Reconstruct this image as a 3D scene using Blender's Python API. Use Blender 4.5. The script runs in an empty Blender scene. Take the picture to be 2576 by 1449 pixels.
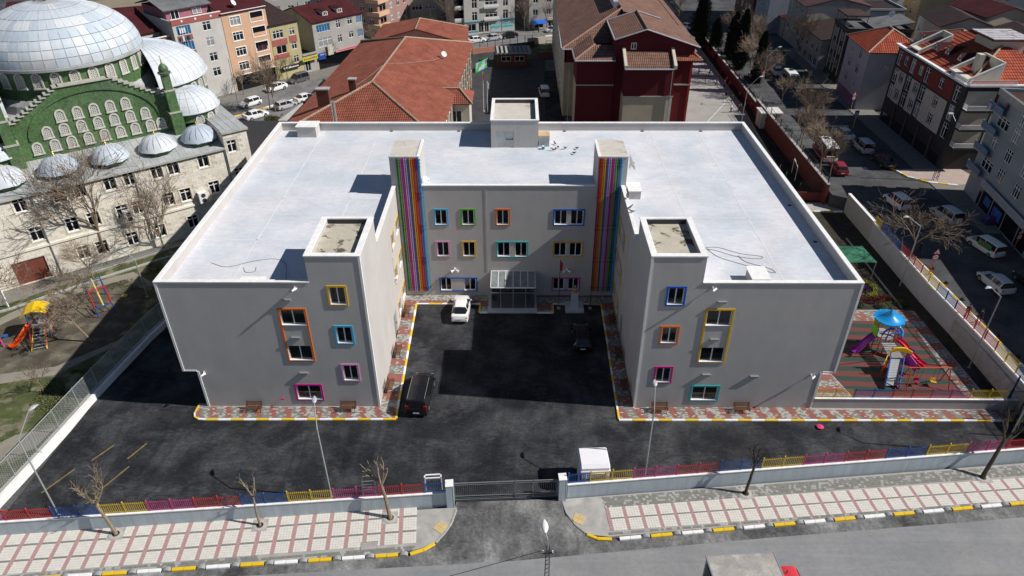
import bpy, math, random
from mathutils import Vector, Matrix
R = math.radians
PI = math.pi
rnd = random.Random(7)
scene = bpy.context.scene
col = scene.collection

# ---------------------------------------------------------------- camera, sky, sun, exposure
cam_data = bpy.data.cameras.new('camera')
cam = bpy.data.objects.new('camera', cam_data)
col.objects.link(cam)
_p, _y, _r = 0.5827, -0.0092, -0.0035
_fw = Vector((math.sin(_y) * math.cos(_p), math.cos(_y) * math.cos(_p), -math.sin(_p)))
_rt = Vector((math.cos(_y), -math.sin(_y), 0))
_up = _rt.cross(_fw)
_R = _rt * math.cos(_r) + _up * math.sin(_r)
_U = -_rt * math.sin(_r) + _up * math.cos(_r)
cam.matrix_world = Matrix(((_R.x, _U.x, -_fw.x, 0.978), (_R.y, _U.y, -_fw.y, -45.984), (_R.z, _U.z, -_fw.z, 42.823), (0, 0, 0, 1)))
cam_data.sensor_width = 36
cam_data.lens = 1783.971 / 2576 * 36
cam_data.clip_start = 0.5
cam_data.clip_end = 1500
scene.camera = cam

SUN_DIR = Vector((17.0, -1.75, 15.25)).normalized()      # towards the sun
world = bpy.data.worlds.new('World')
scene.world = world
world.use_nodes = True
nt = world.node_tree
bg = nt.nodes['Background']
sky = nt.nodes.new('ShaderNodeTexSky')
sky.sky_type = 'NISHITA'
sky.sun_disc = False
sky.sun_elevation = math.asin(SUN_DIR.z)
sky.sun_rotation = math.atan2(SUN_DIR.x, SUN_DIR.y)
sky.altitude = 50
sky.air_density = 1.0
sky.dust_density = 0.2
sky.ozone_density = 3.0
nt.links.new(sky.outputs['Color'], bg.inputs['Color'])
bg.inputs['Strength'].default_value = 0.05
sun_data = bpy.data.lights.new('sun', 'SUN')
sun_data.energy = 4.8
sun_data.angle = R(0.53)
sun_data.color = (1.0, 0.955, 0.9)
sun = bpy.data.objects.new('sun', sun_data)
sun.rotation_euler = SUN_DIR.to_track_quat('Z', 'Y').to_euler()
sun.location = SUN_DIR * 200
col.objects.link(sun)
scene.view_settings.view_transform = 'Standard'
scene.view_settings.look = 'None'
scene.view_settings.gamma = 1
scene.view_settings.use_curve_mapping = False
scene.view_settings.exposure = 0.15
scene.render.engine = 'CYCLES'
scene.cycles.max_bounces = 5
scene.cycles.diffuse_bounces = 3
scene.cycles.glossy_bounces = 3
scene.cycles.transmission_bounces = 3

# ---------------------------------------------------------------- materials
MATS = {}
def mat(name, c, rough=0.8, metal=0.0, var=0.12, scale=1.5, fine=0.0, bump=0.0, bscale=20.0, spec=0.3, c2=None, thr=None, randc=0.0):
    """principled material: base colour varied by two noises, optional second colour in patches, optional per-object variation"""
    if name in MATS: return MATS[name]
    m = bpy.data.materials.new(name); m.use_nodes = True
    n = m.node_tree.nodes; l = m.node_tree.links
    b = n['Principled BSDF']
    b.inputs['Roughness'].default_value = rough
    b.inputs['Metallic'].default_value = metal
    b.inputs['Specular IOR Level'].default_value = spec
    tc = n.new('ShaderNodeTexCoord')
    def noise(s, det=5, ro=0.55):
        t = n.new('ShaderNodeTexNoise'); t.inputs['Scale'].default_value = s; t.inputs['Detail'].default_value = det
        t.inputs['Roughness'].default_value = ro
        l.new(tc.outputs['Object'], t.inputs['Vector']); return t
    out = None
    base = n.new('ShaderNodeRGB'); base.outputs[0].default_value = (*c, 1); out = base.outputs[0]
    if c2 is not None:
        t = noise(scale * 0.6, 6, 0.6)
        r = n.new('ShaderNodeValToRGB'); a, bb = thr or (0.45, 0.62)
        r.color_ramp.elements[0].position = a; r.color_ramp.elements[1].position = bb
        l.new(t.outputs['Fac'], r.inputs['Fac'])
        mx = n.new('ShaderNodeMix'); mx.data_type = 'RGBA'
        l.new(r.outputs['Color'], mx.inputs['Factor']); l.new(out, mx.inputs['A']); mx.inputs['B'].default_value = (*c2, 1)
        out = mx.outputs['Result']
    def mult(fac_socket, lo, hi, out):
        mr = n.new('ShaderNodeMapRange'); mr.inputs['From Min'].default_value = 0.3; mr.inputs['From Max'].default_value = 0.7
        mr.inputs['To Min'].default_value = lo; mr.inputs['To Max'].default_value = hi
        l.new(fac_socket, mr.inputs['Value'])
        v = n.new('ShaderNodeVectorMath'); v.operation = 'SCALE'
        l.new(out, v.inputs[0]); l.new(mr.outputs['Result'], v.inputs['Scale'])
        return v.outputs['Vector']
    if var: out = mult(noise(scale).outputs['Fac'], 1 - var, 1 + var, out)
    if fine: out = mult(noise(scale * 14, 3).outputs['Fac'], 1 - fine, 1 + fine, out)
    if randc:
        oi = n.new('ShaderNodeObjectInfo')
        mr = n.new('ShaderNodeMapRange'); mr.inputs['To Min'].default_value = 1 - randc; mr.inputs['To Max'].default_value = 1 + randc
        l.new(oi.outputs['Random'], mr.inputs['Value'])
        v = n.new('ShaderNodeVectorMath'); v.operation = 'SCALE'
        l.new(out, v.inputs[0]); l.new(mr.outputs['Result'], v.inputs['Scale']); out = v.outputs['Vector']
    l.new(out, b.inputs['Base Color'])
    if bump:
        bn = n.new('ShaderNodeBump'); bn.inputs['Strength'].default_value = bump; bn.inputs['Distance'].default_value = 0.05
        l.new(noise(bscale, 4).outputs['Fac'], bn.inputs['Height']); l.new(bn.outputs['Normal'], b.inputs['Normal'])
    MATS[name] = m
    return m
def plain(name, c, rough=0.5, metal=0.0, spec=0.4):
    return mat(name, c, rough, metal, var=0.06, scale=2.0, spec=spec)

def asphalt_mat(name, c, dust, thr, marks=True):
    m = mat(name, c, 0.85, 0, var=0.25, scale=0.35, fine=0.28, bump=0.25, bscale=40, spec=0.2, c2=dust, thr=thr)
    n = m.node_tree.nodes; l = m.node_tree.links
    b = n['Principled BSDF']
    src = b.inputs['Base Color'].links[0].from_socket
    tc = n.new('ShaderNodeTexCoord')
    # faint scraped streaks of dust, with no direction of their own
    d = n.new('ShaderNodeTexNoise'); d.inputs['Scale'].default_value = 0.16; d.inputs['Detail'].default_value = 3; d.inputs['Distortion'].default_value = 2.2
    s = n.new('ShaderNodeTexNoise'); s.inputs['Scale'].default_value = 1.3; s.inputs['Detail'].default_value = 8; s.inputs['Roughness'].default_value = 0.75; s.inputs['Distortion'].default_value = 1.2
    mp = n.new('ShaderNodeMapping'); mp.inputs['Scale'].default_value = (1.0, 2.2, 1.0); mp.inputs['Rotation'].default_value = (0, 0, 0.5)
    l.new(tc.outputs['Object'], d.inputs['Vector']); l.new(tc.outputs['Object'], mp.inputs['Vector']); l.new(mp.outputs['Vector'], s.inputs['Vector'])
    mu = n.new('ShaderNodeMath'); mu.operation = 'MULTIPLY'; l.new(d.outputs['Fac'], mu.inputs[0]); l.new(s.outputs['Fac'], mu.inputs[1])
    mr = n.new('ShaderNodeMapRange'); mr.inputs['From Min'].default_value = 0.24; mr.inputs['From Max'].default_value = 0.42; mr.inputs['To Max'].default_value = 0.6
    l.new(mu.outputs[0], mr.inputs['Value'])
    mx = n.new('ShaderNodeMix'); mx.data_type = 'RGBA'; l.new(mr.outputs['Result'], mx.inputs['Factor']); l.new(src, mx.inputs['A']); mx.inputs['B'].default_value = (*dust, 1)
    # small pale specks
    vo = n.new('ShaderNodeTexVoronoi'); vo.inputs['Scale'].default_value = 1.6
    l.new(tc.outputs['Object'], vo.inputs['Vector'])
    lt = n.new('ShaderNodeMath'); lt.operation = 'LESS_THAN'; lt.inputs[1].default_value = 0.06; l.new(vo.outputs['Distance'], lt.inputs[0])
    mx2 = n.new('ShaderNodeMix'); mx2.data_type = 'RGBA'; 
    sc = n.new('ShaderNodeMath'); sc.operation = 'MULTIPLY'; sc.inputs[1].default_value = 0.5; l.new(lt.outputs[0], sc.inputs[0])
    l.new(sc.outputs[0], mx2.inputs['Factor']); l.new(mx.outputs['Result'], mx2.inputs['A']); mx2.inputs['B'].default_value = (dust[0] * 1.8, dust[1] * 1.8, dust[2] * 1.8, 1)
    l.new(mx2.outputs['Result'], b.inputs['Base Color'])
    return m

def tile_mat(name, c, c2, mortar, su, sv, axis=0):
    """roof pan tiles: colour varies from tile to tile"""
    m = bpy.data.materials.new(name); m.use_nodes = True
    n = m.node_tree.nodes; l = m.node_tree.links; b = n['Principled BSDF']
    b.inputs['Roughness'].default_value = 0.8; b.inputs['Specular IOR Level'].default_value = 0.2
    at = n.new('ShaderNodeUVMap')
    br = n.new('ShaderNodeTexBrick'); br.inputs['Scale'].default_value = 1.0
    br.inputs['Brick Width'].default_value = su; br.inputs['Row Height'].default_value = sv
    br.inputs['Mortar Size'].default_value = 0.012; br.offset = 0.0; br.inputs['Bias'].default_value = 0.0
    br.inputs['Color1'].default_value = (*c, 1); br.inputs['Color2'].default_value = (*c2, 1); br.inputs['Mortar'].default_value = (*mortar, 1)
    l.new(at.outputs['UV'], br.inputs['Vector'])
    tc = n.new('ShaderNodeTexCoord')
    t = n.new('ShaderNodeTexNoise'); t.inputs['Scale'].default_value = 0.5; t.inputs['Detail'].default_value = 6; t.inputs['Roughness'].default_value = 0.65
    l.new(tc.outputs['Object'], t.inputs['Vector'])
    mr = n.new('ShaderNodeMapRange'); mr.inputs['From Min'].default_value = 0.3; mr.inputs['From Max'].default_value = 0.7; mr.inputs['To Min'].default_value = 0.72; mr.inputs['To Max'].default_value = 1.25
    l.new(t.outputs['Fac'], mr.inputs['Value'])
    v = n.new('ShaderNodeVectorMath'); v.operation = 'SCALE'; l.new(br.outputs['Color'], v.inputs[0]); l.new(mr.outputs['Result'], v.inputs['Scale'])
    l.new(v.outputs['Vector'], b.inputs['Base Color'])
    w = n.new('ShaderNodeTexWave'); w.wave_type = 'BANDS'; w.bands_direction = 'X'; w.inputs['Scale'].default_value = 0.31416 / su; w.inputs['Distortion'].default_value = 0
    l.new(at.outputs['UV'], w.inputs['Vector'])
    bn = n.new('ShaderNodeBump'); bn.inputs['Strength'].default_value = 0.6; bn.inputs['Distance'].default_value = 0.08
    l.new(w.outputs['Fac'], bn.inputs['Height']); l.new(bn.outputs['Normal'], b.inputs['Normal'])
    MATS[name] = m
    return m

def glass_mat(name, dark, light, frac):
    """window glass; some panes show pale curtains behind"""
    m = bpy.data.materials.new(name); m.use_nodes = True
    n = m.node_tree.nodes; l = m.node_tree.links; b = n['Principled BSDF']
    b.inputs['Roughness'].default_value = 0.06; b.inputs['Specular IOR Level'].default_value = 0.6
    oi = n.new('ShaderNodeObjectInfo')
    tc = n.new('ShaderNodeTexCoord')
    w = n.new('ShaderNodeTexNoise'); w.inputs['Scale'].default_value = 2.5; l.new(tc.outputs['Object'], w.inputs['Vector'])
    ad = n.new('ShaderNodeMath'); ad.operation = 'MULTIPLY_ADD'; ad.inputs[1].default_value = 0.35
    l.new(w.outputs['Fac'], ad.inputs[0]); l.new(oi.outputs['Random'], ad.inputs[2])
    r = n.new('ShaderNodeValToRGB'); r.color_ramp.elements[0].position = 1.12 - frac; r.color_ramp.elements[1].position = 1.22 - frac
    r.color_ramp.elements[0].color = (*dark, 1); r.color_ramp.elements[1].color = (*light, 1)
    l.new(ad.outputs[0], r.inputs['Fac']); l.new(r.outputs['Color'], b.inputs['Base Color'])
    MATS[name] = m
    return m

M_glass = glass_mat('glass_dark', (0.006, 0.007, 0.01), (0.1, 0.1, 0.1), 0.0)
M_glass_home = glass_mat('glass_curtained', (0.012, 0.015, 0.02), (0.26, 0.26, 0.26), 0.36)
M_glass_home.node_tree.nodes['Principled BSDF'].inputs['Specular IOR Level'].default_value = 0.3
M_white = mat('white_plastic', (0.8, 0.8, 0.8), 0.45, var=0.04)
M_plaster = mat('grey_plaster', (0.50, 0.475, 0.455), 0.9, var=0.04, scale=0.5, fine=0.03, bump=0.1, bscale=2.5, spec=0.1)
M_coping = mat('white_coping', (0.82, 0.81, 0.79), 0.7, var=0.06, scale=1.2)
M_roofmem = mat('roof_membrane', (0.63, 0.63, 0.66), 0.75, var=0.06, scale=0.28, fine=0.05, c2=(0.53, 0.57, 0.62), thr=(0.42, 0.62), spec=0.2)
M_yard = asphalt_mat('fresh_asphalt', (0.015, 0.016, 0.0195), (0.075, 0.077, 0.08), (0.45, 0.88))
M_road = mat('worn_asphalt', (0.225, 0.23, 0.235), 0.9, 0, var=0.06, scale=0.25, fine=0.07, bump=0.1, bscale=40, spec=0.2, c2=(0.25, 0.25, 0.25), thr=(0.45, 0.6))
M_road_mid = asphalt_mat('town_asphalt', (0.15, 0.15, 0.153), (0.21, 0.21, 0.205), (0.45, 0.7))
M_road_dark = asphalt_mat('street_asphalt', (0.06, 0.061, 0.066), (0.11, 0.11, 0.108), (0.45, 0.7))
M_drive = asphalt_mat('dusty_asphalt', (0.05, 0.051, 0.054), (0.2, 0.2, 0.195), (0.34, 0.62))
M_yellow = mat('yellow_paint', (0.72, 0.47, 0.02), 0.6, var=0.08, scale=3)
M_whitepaint = mat('white_paint', (0.78, 0.78, 0.76), 0.6, var=0.08, scale=3)
M_red_paver = mat('red_paver', (0.28, 0.115, 0.09), 0.85, var=0.2, scale=4, fine=0.1)
M_grey_paver = mat('grey_paver', (0.21, 0.21, 0.19), 0.85, var=0.2, scale=4, fine=0.1)
M_pale_paver = mat('pale_paver', (0.42, 0.40, 0.37), 0.85, var=0.12, scale=4, fine=0.1)
M_white_paver = mat('cream_paver', (0.66, 0.64, 0.58), 0.8, var=0.06, scale=2, fine=0.08, c2=(0.55, 0.53, 0.46), thr=(0.5, 0.75))
M_rose_paver = mat('rose_paver', (0.42, 0.26, 0.25), 0.85, var=0.1, scale=3, fine=0.1)
M_conc = mat('concrete', (0.36, 0.35, 0.33), 0.9, var=0.12, scale=1.2, fine=0.1)
M_gravelc = mat('screed', (0.46, 0.42, 0.34), 0.95, var=0.1, scale=1.2, fine=0.12, c2=(0.10, 0.085, 0.065), thr=(0.55, 0.61))
M_beigec = mat('beige_screed', (0.55, 0.51, 0.45), 0.95, var=0.08, scale=1.2, fine=0.1, c2=(0.35, 0.31, 0.26), thr=(0.58, 0.72))
M_metal = mat('galvanised_metal', (0.42, 0.44, 0.45), 0.45, 0.6, var=0.08)
M_pole = mat('grey_green_pole', (0.38, 0.42, 0.40), 0.5, 0.3, var=0.06)
M_darkmetal = mat('dark_metal', (0.06, 0.06, 0.065), 0.5, 0.3, var=0.1)
M_black = mat('black_rubber', (0.02, 0.02, 0.02), 0.7, var=0.1)
M_wood = mat('bench_wood', (0.13, 0.055, 0.028), 0.65, var=0.2, scale=4, fine=0.15)
M_bark = mat('bare_bark', (0.22, 0.17, 0.12), 0.9, var=0.25, scale=3, fine=0.2)
M_twig = mat('bare_twigs', (0.24, 0.185, 0.135), 0.9, var=0.2, scale=1)
M_twig_dark = mat('dark_twigs', (0.12, 0.095, 0.075), 0.9, var=0.2, scale=1)
M_needle = mat('dark_needles', (0.020, 0.034, 0.022), 0.85, var=0.5, scale=1.2, spec=0.1)
M_leaf = mat('green_leaves', (0.05, 0.085, 0.03), 0.8, var=0.4, scale=2, spec=0.1)
M_blue_wall = mat('pale_blue_grey_paint', (0.44, 0.50, 0.54), 0.85, var=0.05, scale=0.6, fine=0.05)
C_RAIL = {'yellow': plain('yellow_enamel', (0.62, 0.42, 0.02)), 'blue': plain('blue_enamel', (0.015, 0.09, 0.33)), 'pink': plain('pink_enamel', (0.50, 0.05, 0.21)),
          'red': plain('red_enamel', (0.50, 0.035, 0.035)), 'orange': plain('orange_enamel', (0.62, 0.13, 0.02))}

def weather(m, sc, scale, dist, lo, hi, det=6, ro=.6, f0=.35, f1=.65):
    """wear: multiply the colour by a stretched, distorted noise"""
    n = m.node_tree.nodes; l = m.node_tree.links; b = n['Principled BSDF']; src = b.inputs['Base Color'].links[0].from_socket
    tc = n.new('ShaderNodeTexCoord'); mp = n.new('ShaderNodeMapping'); mp.inputs['Scale'].default_value = sc; mp.inputs['Rotation'].default_value = (0, 0, .35 if sc[2] == 1 else 0)
    t = n.new('ShaderNodeTexNoise'); t.inputs['Scale'].default_value = scale; t.inputs['Detail'].default_value = det; t.inputs['Roughness'].default_value = ro; t.inputs['Distortion'].default_value = dist
    l.new(tc.outputs['Object'], mp.inputs['Vector']); l.new(mp.outputs['Vector'], t.inputs['Vector'])
    mr = n.new('ShaderNodeMapRange'); mr.inputs['From Min'].default_value = f0; mr.inputs['From Max'].default_value = f1; mr.inputs['To Min'].default_value = lo; mr.inputs['To Max'].default_value = hi
    l.new(t.outputs['Fac'], mr.inputs['Value']); v = n.new('ShaderNodeVectorMath'); v.operation = 'SCALE'; l.new(src, v.inputs[0]); l.new(mr.outputs['Result'], v.inputs['Scale']); l.new(v.outputs['Vector'], b.inputs['Base Color'])
weather(M_yard, (1, .35, 1), .22, 3.5, .82, 1.42); weather(M_yard, (.5, 2.5, 1), 1.6, 1.5, .85, 1.25)
weather(M_roofmem, (.25, 1.2, 1), .9, 3.0, .95, 1.05); weather(M_roofmem, (1, 1, 1), .12, 2.0, .95, 1.05)
weather(M_road, (.15, 2.2, 1), .5, 1.0, .93, 1.07); weather(M_drive, (1, .4, 1), .5, 3, .8, 1.3)
weather(M_plaster, (1, 1, .25), .5, 1.0, .96, 1.035); weather(M_blue_wall, (2.5, 2.5, .2), 1.0, .3, .9, 1.06); weather(M_coping, (1.5, 1.5, .5), 1.5, .5, .9, 1.05)
weather(M_white_paver, (1, 1, 1), .35, 1.5, .88, 1.05); weather(M_conc, (1, 1, 1), .5, 1.5, .85, 1.12)

# ---------------------------------------------------------------- mesh helpers
class MB:
    def __init__(s): s.v = []; s.f = []; s.m = []; s.mats = []; s.uv = None
    def mi(s, m):
        if m not in s.mats: s.mats.append(m)
        return s.mats.index(m)
    def face(s, pts, m, uv=None):
        i = len(s.v); s.v.extend([tuple(p) for p in pts]); s.f.append(tuple(range(i, i + len(pts)))); s.m.append(s.mi(m))
        if uv is not None:
            if s.uv is None: s.uv = {}
            s.uv[len(s.f) - 1] = uv
    def box(s, x0, y0, z0, x1, y1, z1, m, T=None, skip=''):
        P = [(x0, y0, z0), (x1, y0, z0), (x1, y1, z0), (x0, y1, z0), (x0, y0, z1), (x1, y0, z1), (x1, y1, z1), (x0, y1, z1)]
        if T: P = [tuple(T(p)) for p in P]
        i = len(s.v); s.v.extend(P); k = s.mi(m)
        F = {'b': (0, 3, 2, 1), 't': (4, 5, 6, 7), 'f': (0, 1, 5, 4), 'r': (1, 2, 6, 5), 'k': (2, 3, 7, 6), 'l': (3, 0, 4, 7)}
        for q, f in F.items():
            if q in skip: continue
            s.f.append(tuple(i + a for a in f)); s.m.append(k)
    def prism(s, poly, z0, z1, m, mside=None, bottom=False):
        n = len(poly); i = len(s.v)
        s.v.extend([(p[0], p[1], z0) for p in poly]); s.v.extend([(p[0], p[1], z1 if len(p) < 3 else p[2]) for p in poly])
        s.f.append(tuple(i + n + a for a in range(n))); s.m.append(s.mi(m))
        if bottom: s.f.append(tuple(i + a for a in reversed(range(n)))); s.m.append(s.mi(m))
        k = s.mi(mside or m)
        for a in range(n):
            b = (a + 1) % n; s.f.append((i + a, i + b, i + n + b, i + n + a)); s.m.append(k)
    def tube(s, p, q, r0, m, n=6, r1=None, cap=True):
        p = Vector(p); q = Vector(q); d = q - p
        if d.length < 1e-6: return
        d.normalize(); a = d.orthogonal().normalized(); b = d.cross(a); r1 = r0 if r1 is None else r1
        i = len(s.v)
        for c, r in ((p, r0), (q, r1)):
            for k in range(n):
                t = 2 * PI * k / n; s.v.append(tuple(c + a * (r * math.cos(t)) + b * (r * math.sin(t))))
        mk = s.mi(m)
        for k in range(n):
            j = (k + 1) % n; s.f.append((i + k, i + j, i + n + j, i + n + k)); s.m.append(mk)
        if cap:
            s.f.append(tuple(i + k for k in reversed(range(n)))); s.m.append(mk); s.f.append(tuple(i + n + k for k in range(n))); s.m.append(mk)
    def path(s, pts, r, m, n=6):
        for a, b in zip(pts[:-1], pts[1:]): s.tube(a, b, r, m, n)
    def lathe(s, prof, m, n=24, c=(0, 0, 0), a0=0, a1=2 * PI, ax=None):
        full = abs(a1 - a0 - 2 * PI) < 1e-6; cols_ = n if full else n + 1
        i = len(s.v)
        for k in range(cols_):
            t = a0 + (a1 - a0) * k / n
            for (r, z) in prof:
                s.v.append((c[0] + r * math.cos(t), c[1] + r * math.sin(t), c[2] + z))
        L = len(prof); mk = s.mi(m)
        for k in range(n):
            j = (k + 1) % cols_
            for q in range(L - 1):
                s.f.append((i + k * L + q, i + j * L + q, i + j * L + q + 1, i + k * L + q + 1)); s.m.append(mk)
    def rings(s, rs, m, caps=True, mf=None):
        """loft closed rings; mf(k, j) gives the material of face j between ring k and k+1"""
        i = len(s.v); n = len(rs[0])
        for r in rs: s.v.extend([tuple(p) for p in r])
        for k in range(len(rs) - 1):
            for j in range(n):
                jj = (j + 1) % n
                s.f.append((i + k * n + j, i + k * n + jj, i + (k + 1) * n + jj, i + (k + 1) * n + j)); s.m.append(s.mi(mf(k, j) if mf else m))
        if caps:
            s.f.append(tuple(i + j for j in reversed(range(n)))); s.m.append(s.mi(m))
            s.f.append(tuple(i + (len(rs) - 1) * n + j for j in range(n))); s.m.append(s.mi(m))
    def mesh(s, name, smooth=False):
        me = bpy.data.meshes.new(name); me.from_pydata(s.v, [], s.f)
        for m in s.mats: me.materials.append(m)
        me.polygons.foreach_set('material_index', s.m)
        if s.uv:
            ul = me.uv_layers.new(name='UVMap').data
            for fi, uv in s.uv.items():
                for li, c in zip(me.polygons[fi].loop_indices, uv): ul[li].uv = c
        me.update()
        if smooth:
            me.shade_smooth()
            me.set_sharp_from_angle(angle=R(38))
        return me

def link(name, me, parent=None, loc=(0, 0, 0), rot=(0, 0, 0), scale=None, label=None, kind=None):
    o = bpy.data.objects.new(name, me); col.objects.link(o)
    o.location = loc; o.rotation_euler = rot
    if scale: o.scale = scale if hasattr(scale, '__len__') else (scale,) * 3
    if parent: o.parent = parent
    if label: o['label'] = label
    if kind: o['kind'] = kind
    return o
def put(name, mb, parent=None, loc=(0, 0, 0), rot=(0, 0, 0), label=None, kind=None, smooth=False):
    return link(name, mb.mesh(name, smooth), parent, loc, rot, None, label, kind)
def thing(name, label, cat, loc=(0, 0, 0), rz=0, group=None, rot=None):
    o = bpy.data.objects.new(name, None); col.objects.link(o); o.empty_display_size = 0.3
    o.location = loc; o.rotation_euler = rot or (0, 0, rz)
    o['label'] = label; o['category'] = cat
    if group: o['group'] = group
    return o
def solo(o, label, cat, group=None):
    o['label'] = label; o['category'] = cat
    if group: o['group'] = group
    return o
def structure(name, mb, **k): return put(name, mb, kind='structure', **k)
def dup(root, loc, rz, label, scale=None, group=None, swap=None, rot=None):
    """a copy of a thing with copies of its parts and sub-parts; swap maps part materials"""
    def cp(o, par):
        c = o.copy(); col.objects.link(c); c.parent = par
        if swap and c.type == 'MESH':
            for i, sl in enumerate(c.material_slots):
                if sl.material in swap: sl.link = 'OBJECT'; sl.material = swap[o.material_slots[i].material]
        return c
    r = cp(root, None); r.location = loc; r.rotation_euler = rot or (0, 0, rz); r['label'] = label
    if scale: r.scale = (scale,) * 3
    if group: r['group'] = group
    for ch in root.children:
        c = cp(ch, r)
        for g in ch.children: cp(g, c)
    return r

def holes(mb, T, w, h, ops, m, rev=0.18, mrev=None, z0=0.0):
    """wall face in (u, z) with rectangular openings and their reveals; T(u, d, z) -> point, d = depth inwards"""
    us = sorted(set([0, w] + [o[0] for o in ops] + [o[0] + o[2] for o in ops]))
    zs = sorted(set([z0, h] + [o[1] for o in ops] + [o[1] + o[3] for o in ops]))
    us = [u for u in us if 0 <= u <= w]; zs = [z for z in zs if z0 <= z <= h]
    for a, b in zip(us[:-1], us[1:]):
        run = None
        for c, d in zip(zs[:-1], zs[1:]):
            cu, cz = (a + b) / 2, (c + d) / 2
            if any(o[0] < cu < o[0] + o[2] and o[1] < cz < o[1] + o[3] for o in ops):
                if run is not None: mb.face([T(a, 0, run), T(b, 0, run), T(b, 0, c), T(a, 0, c)], m); run = None
            elif run is None: run = c
        if run is not None: mb.face([T(a, 0, run), T(b, 0, run), T(b, 0, h), T(a, 0, h)], m)
    k = mrev or m
    for (u, z, ww, hh) in [o[:4] for o in ops]:
        u2, z2 = u + ww, z + hh
        mb.face([T(u, 0, z), T(u2, 0, z), T(u2, rev, z), T(u, rev, z)], k)
        mb.face([T(u, 0, z2), T(u, rev, z2), T(u2, rev, z2), T(u2, 0, z2)], k)
        mb.face([T(u, 0, z), T(u, rev, z), T(u, rev, z2), T(u, 0, z2)], k)
        mb.face([T(u2, 0, z), T(u2, 0, z2), T(u2, rev, z2), T(u2, rev, z)], k)
        mb.face([T(u, rev, z), T(u2, rev, z), T(u2, rev, z2), T(u, rev, z2)], k)

WIN = {}
def win_mesh(w, h, cols_=2, transom=0.0, fr=0.07, m=None, gl=None):
    """frame mesh and pane mesh, lying in x (width) and z (height), facing -y"""
    key = (round(w, 2), round(h, 2), cols_, transom, fr, (m or M_white).name, (gl or M_glass).name)
    if key in WIN: return WIN[key]
    m = m or M_white; gl = gl or M_glass
    a = MB(); d0, d1 = -0.05, 0.03
    a.box(0, d0, 0, fr, d1, h, m); a.box(w - fr, d0, 0, w, d1, h, m)
    a.box(fr, d0, 0, w - fr, d1, fr, m); a.box(fr, d0, h - fr, w - fr, d1, h, m)
    for c in range(1, cols_):
        x = w * c / cols_; a.box(x - fr * .6, d0 + .005, fr, x + fr * .6, d1, h - fr, m)
    if transom:
        z = h * transom; a.box(fr, d0 + .008, z - fr * .5, w - fr, d1, z + fr * .5, m)
    g = MB(); g.box(fr * .8, -0.005, fr * .8, w - fr * .8, 0.012, h - fr * .8, gl)
    WIN[key] = (a.mesh('window'), g.mesh('pane'))
    return WIN[key]
def add_window(parent, loc, rz, w, h, name='window', **k):
    f, g = win_mesh(w, h, **k)
    o = link(name, f, parent, loc, (0, 0, rz)); link('pane', g, o)
    return o

def tiled(mb, pts, m, course=0.34, up=None, lift=0.045, thick=0.12, mside=None):
    """a planar sloping roof face built as overlapping horizontal tile courses, clipped to its outline, with UVs along the courses"""
    P = [Vector(p) for p in pts]
    nrm = (P[1] - P[0]).cross(P[2] - P[0]).normalized()
    if nrm.z < 0: nrm = -nrm
    hor = Vector((0, 0, 1)).cross(nrm)
    if hor.length < 1e-4: hor = Vector((1, 0, 0))
    hor.normalize(); slope = nrm.cross(hor).normalized()
    if slope.z < 0: slope = -slope
    o = P[0]
    Q = [((p - o).dot(hor), (p - o).dot(slope)) for p in P]
    lo = min(q[1] for q in Q); hi = max(q[1] for q in Q)
    def clip(poly, lim, keep_above):
        out = []
        for a, b in zip(poly, poly[1:] + poly[:1]):
            ia = a[1] >= lim if keep_above else a[1] <= lim; ib = b[1] >= lim if keep_above else b[1] <= lim
            if ia: out.append(a)
            if ia != ib:
                t = (lim - a[1]) / (b[1] - a[1]); out.append((a[0] + t * (b[0] - a[0]), lim))
        return out
    k = lo
    while k < hi - 1e-4:
        k2 = min(k + course, hi)
        pl = clip(clip(Q, k, True), k2, False)
        if len(pl) >= 3:
            W = [o + hor * q[0] + slope * q[1] + nrm * (lift * (1 - (q[1] - k) / course)) for q in pl]
            if (W[1] - W[0]).cross(W[2] - W[0]).dot(nrm) < 0: W.reverse(); pl = pl[::-1]
            mb.face(W, m, uv=[(q[0], q[1]) for q in pl])
            xs = [q[0] for q in pl if abs(q[1] - k) < 1e-3]
            if len(xs) >= 2:
                a, b = min(xs), max(xs)
                p0 = o + hor * a + slope * k; p1 = o + hor * b + slope * k
                mb.face([p0 - nrm * .01, p1 - nrm * .01, p1 + nrm * lift, p0 + nrm * lift], m, uv=[(a, k), (b, k), (b, k + .01), (a, k + .01)])
        k = k2
    # underside
    mb.face([p - nrm * thick for p in reversed(P)], mside or m, uv=[(0, 0)] * len(P))
    for a, b in zip(P, P[1:] + P[:1]):
        mb.face([a - nrm * thick, b - nrm * thick, b, a], mside or m, uv=[(0, 0)] * 4)

def ridge(mb, a, b, m, r=0.16, step=0.4):
    a = Vector(a); b = Vector(b); n = max(1, int((b - a).length / step)); d = (b - a) / n
    for i in range(n):
        mb.tube(a + d * i, a + d * (i + 1.08), r * 1.08, m, 6, r * 0.88)

def txt(s, size, m, parent, loc, rot, ext=0.01, name='lettering'):
    cu = bpy.data.curves.new(name, 'FONT'); cu.body = s; cu.size = size; cu.extrude = ext; cu.align_x = 'CENTER'; cu.align_y = 'CENTER'
    cu.materials.append(m)
    c = bpy.data.objects.new(name, cu); col.objects.link(c)
    me = bpy.data.meshes.new_from_object(c.evaluated_get(bpy.context.evaluated_depsgraph_get())); bpy.data.objects.remove(c)
    return link(name, me, parent, loc, rot)

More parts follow.
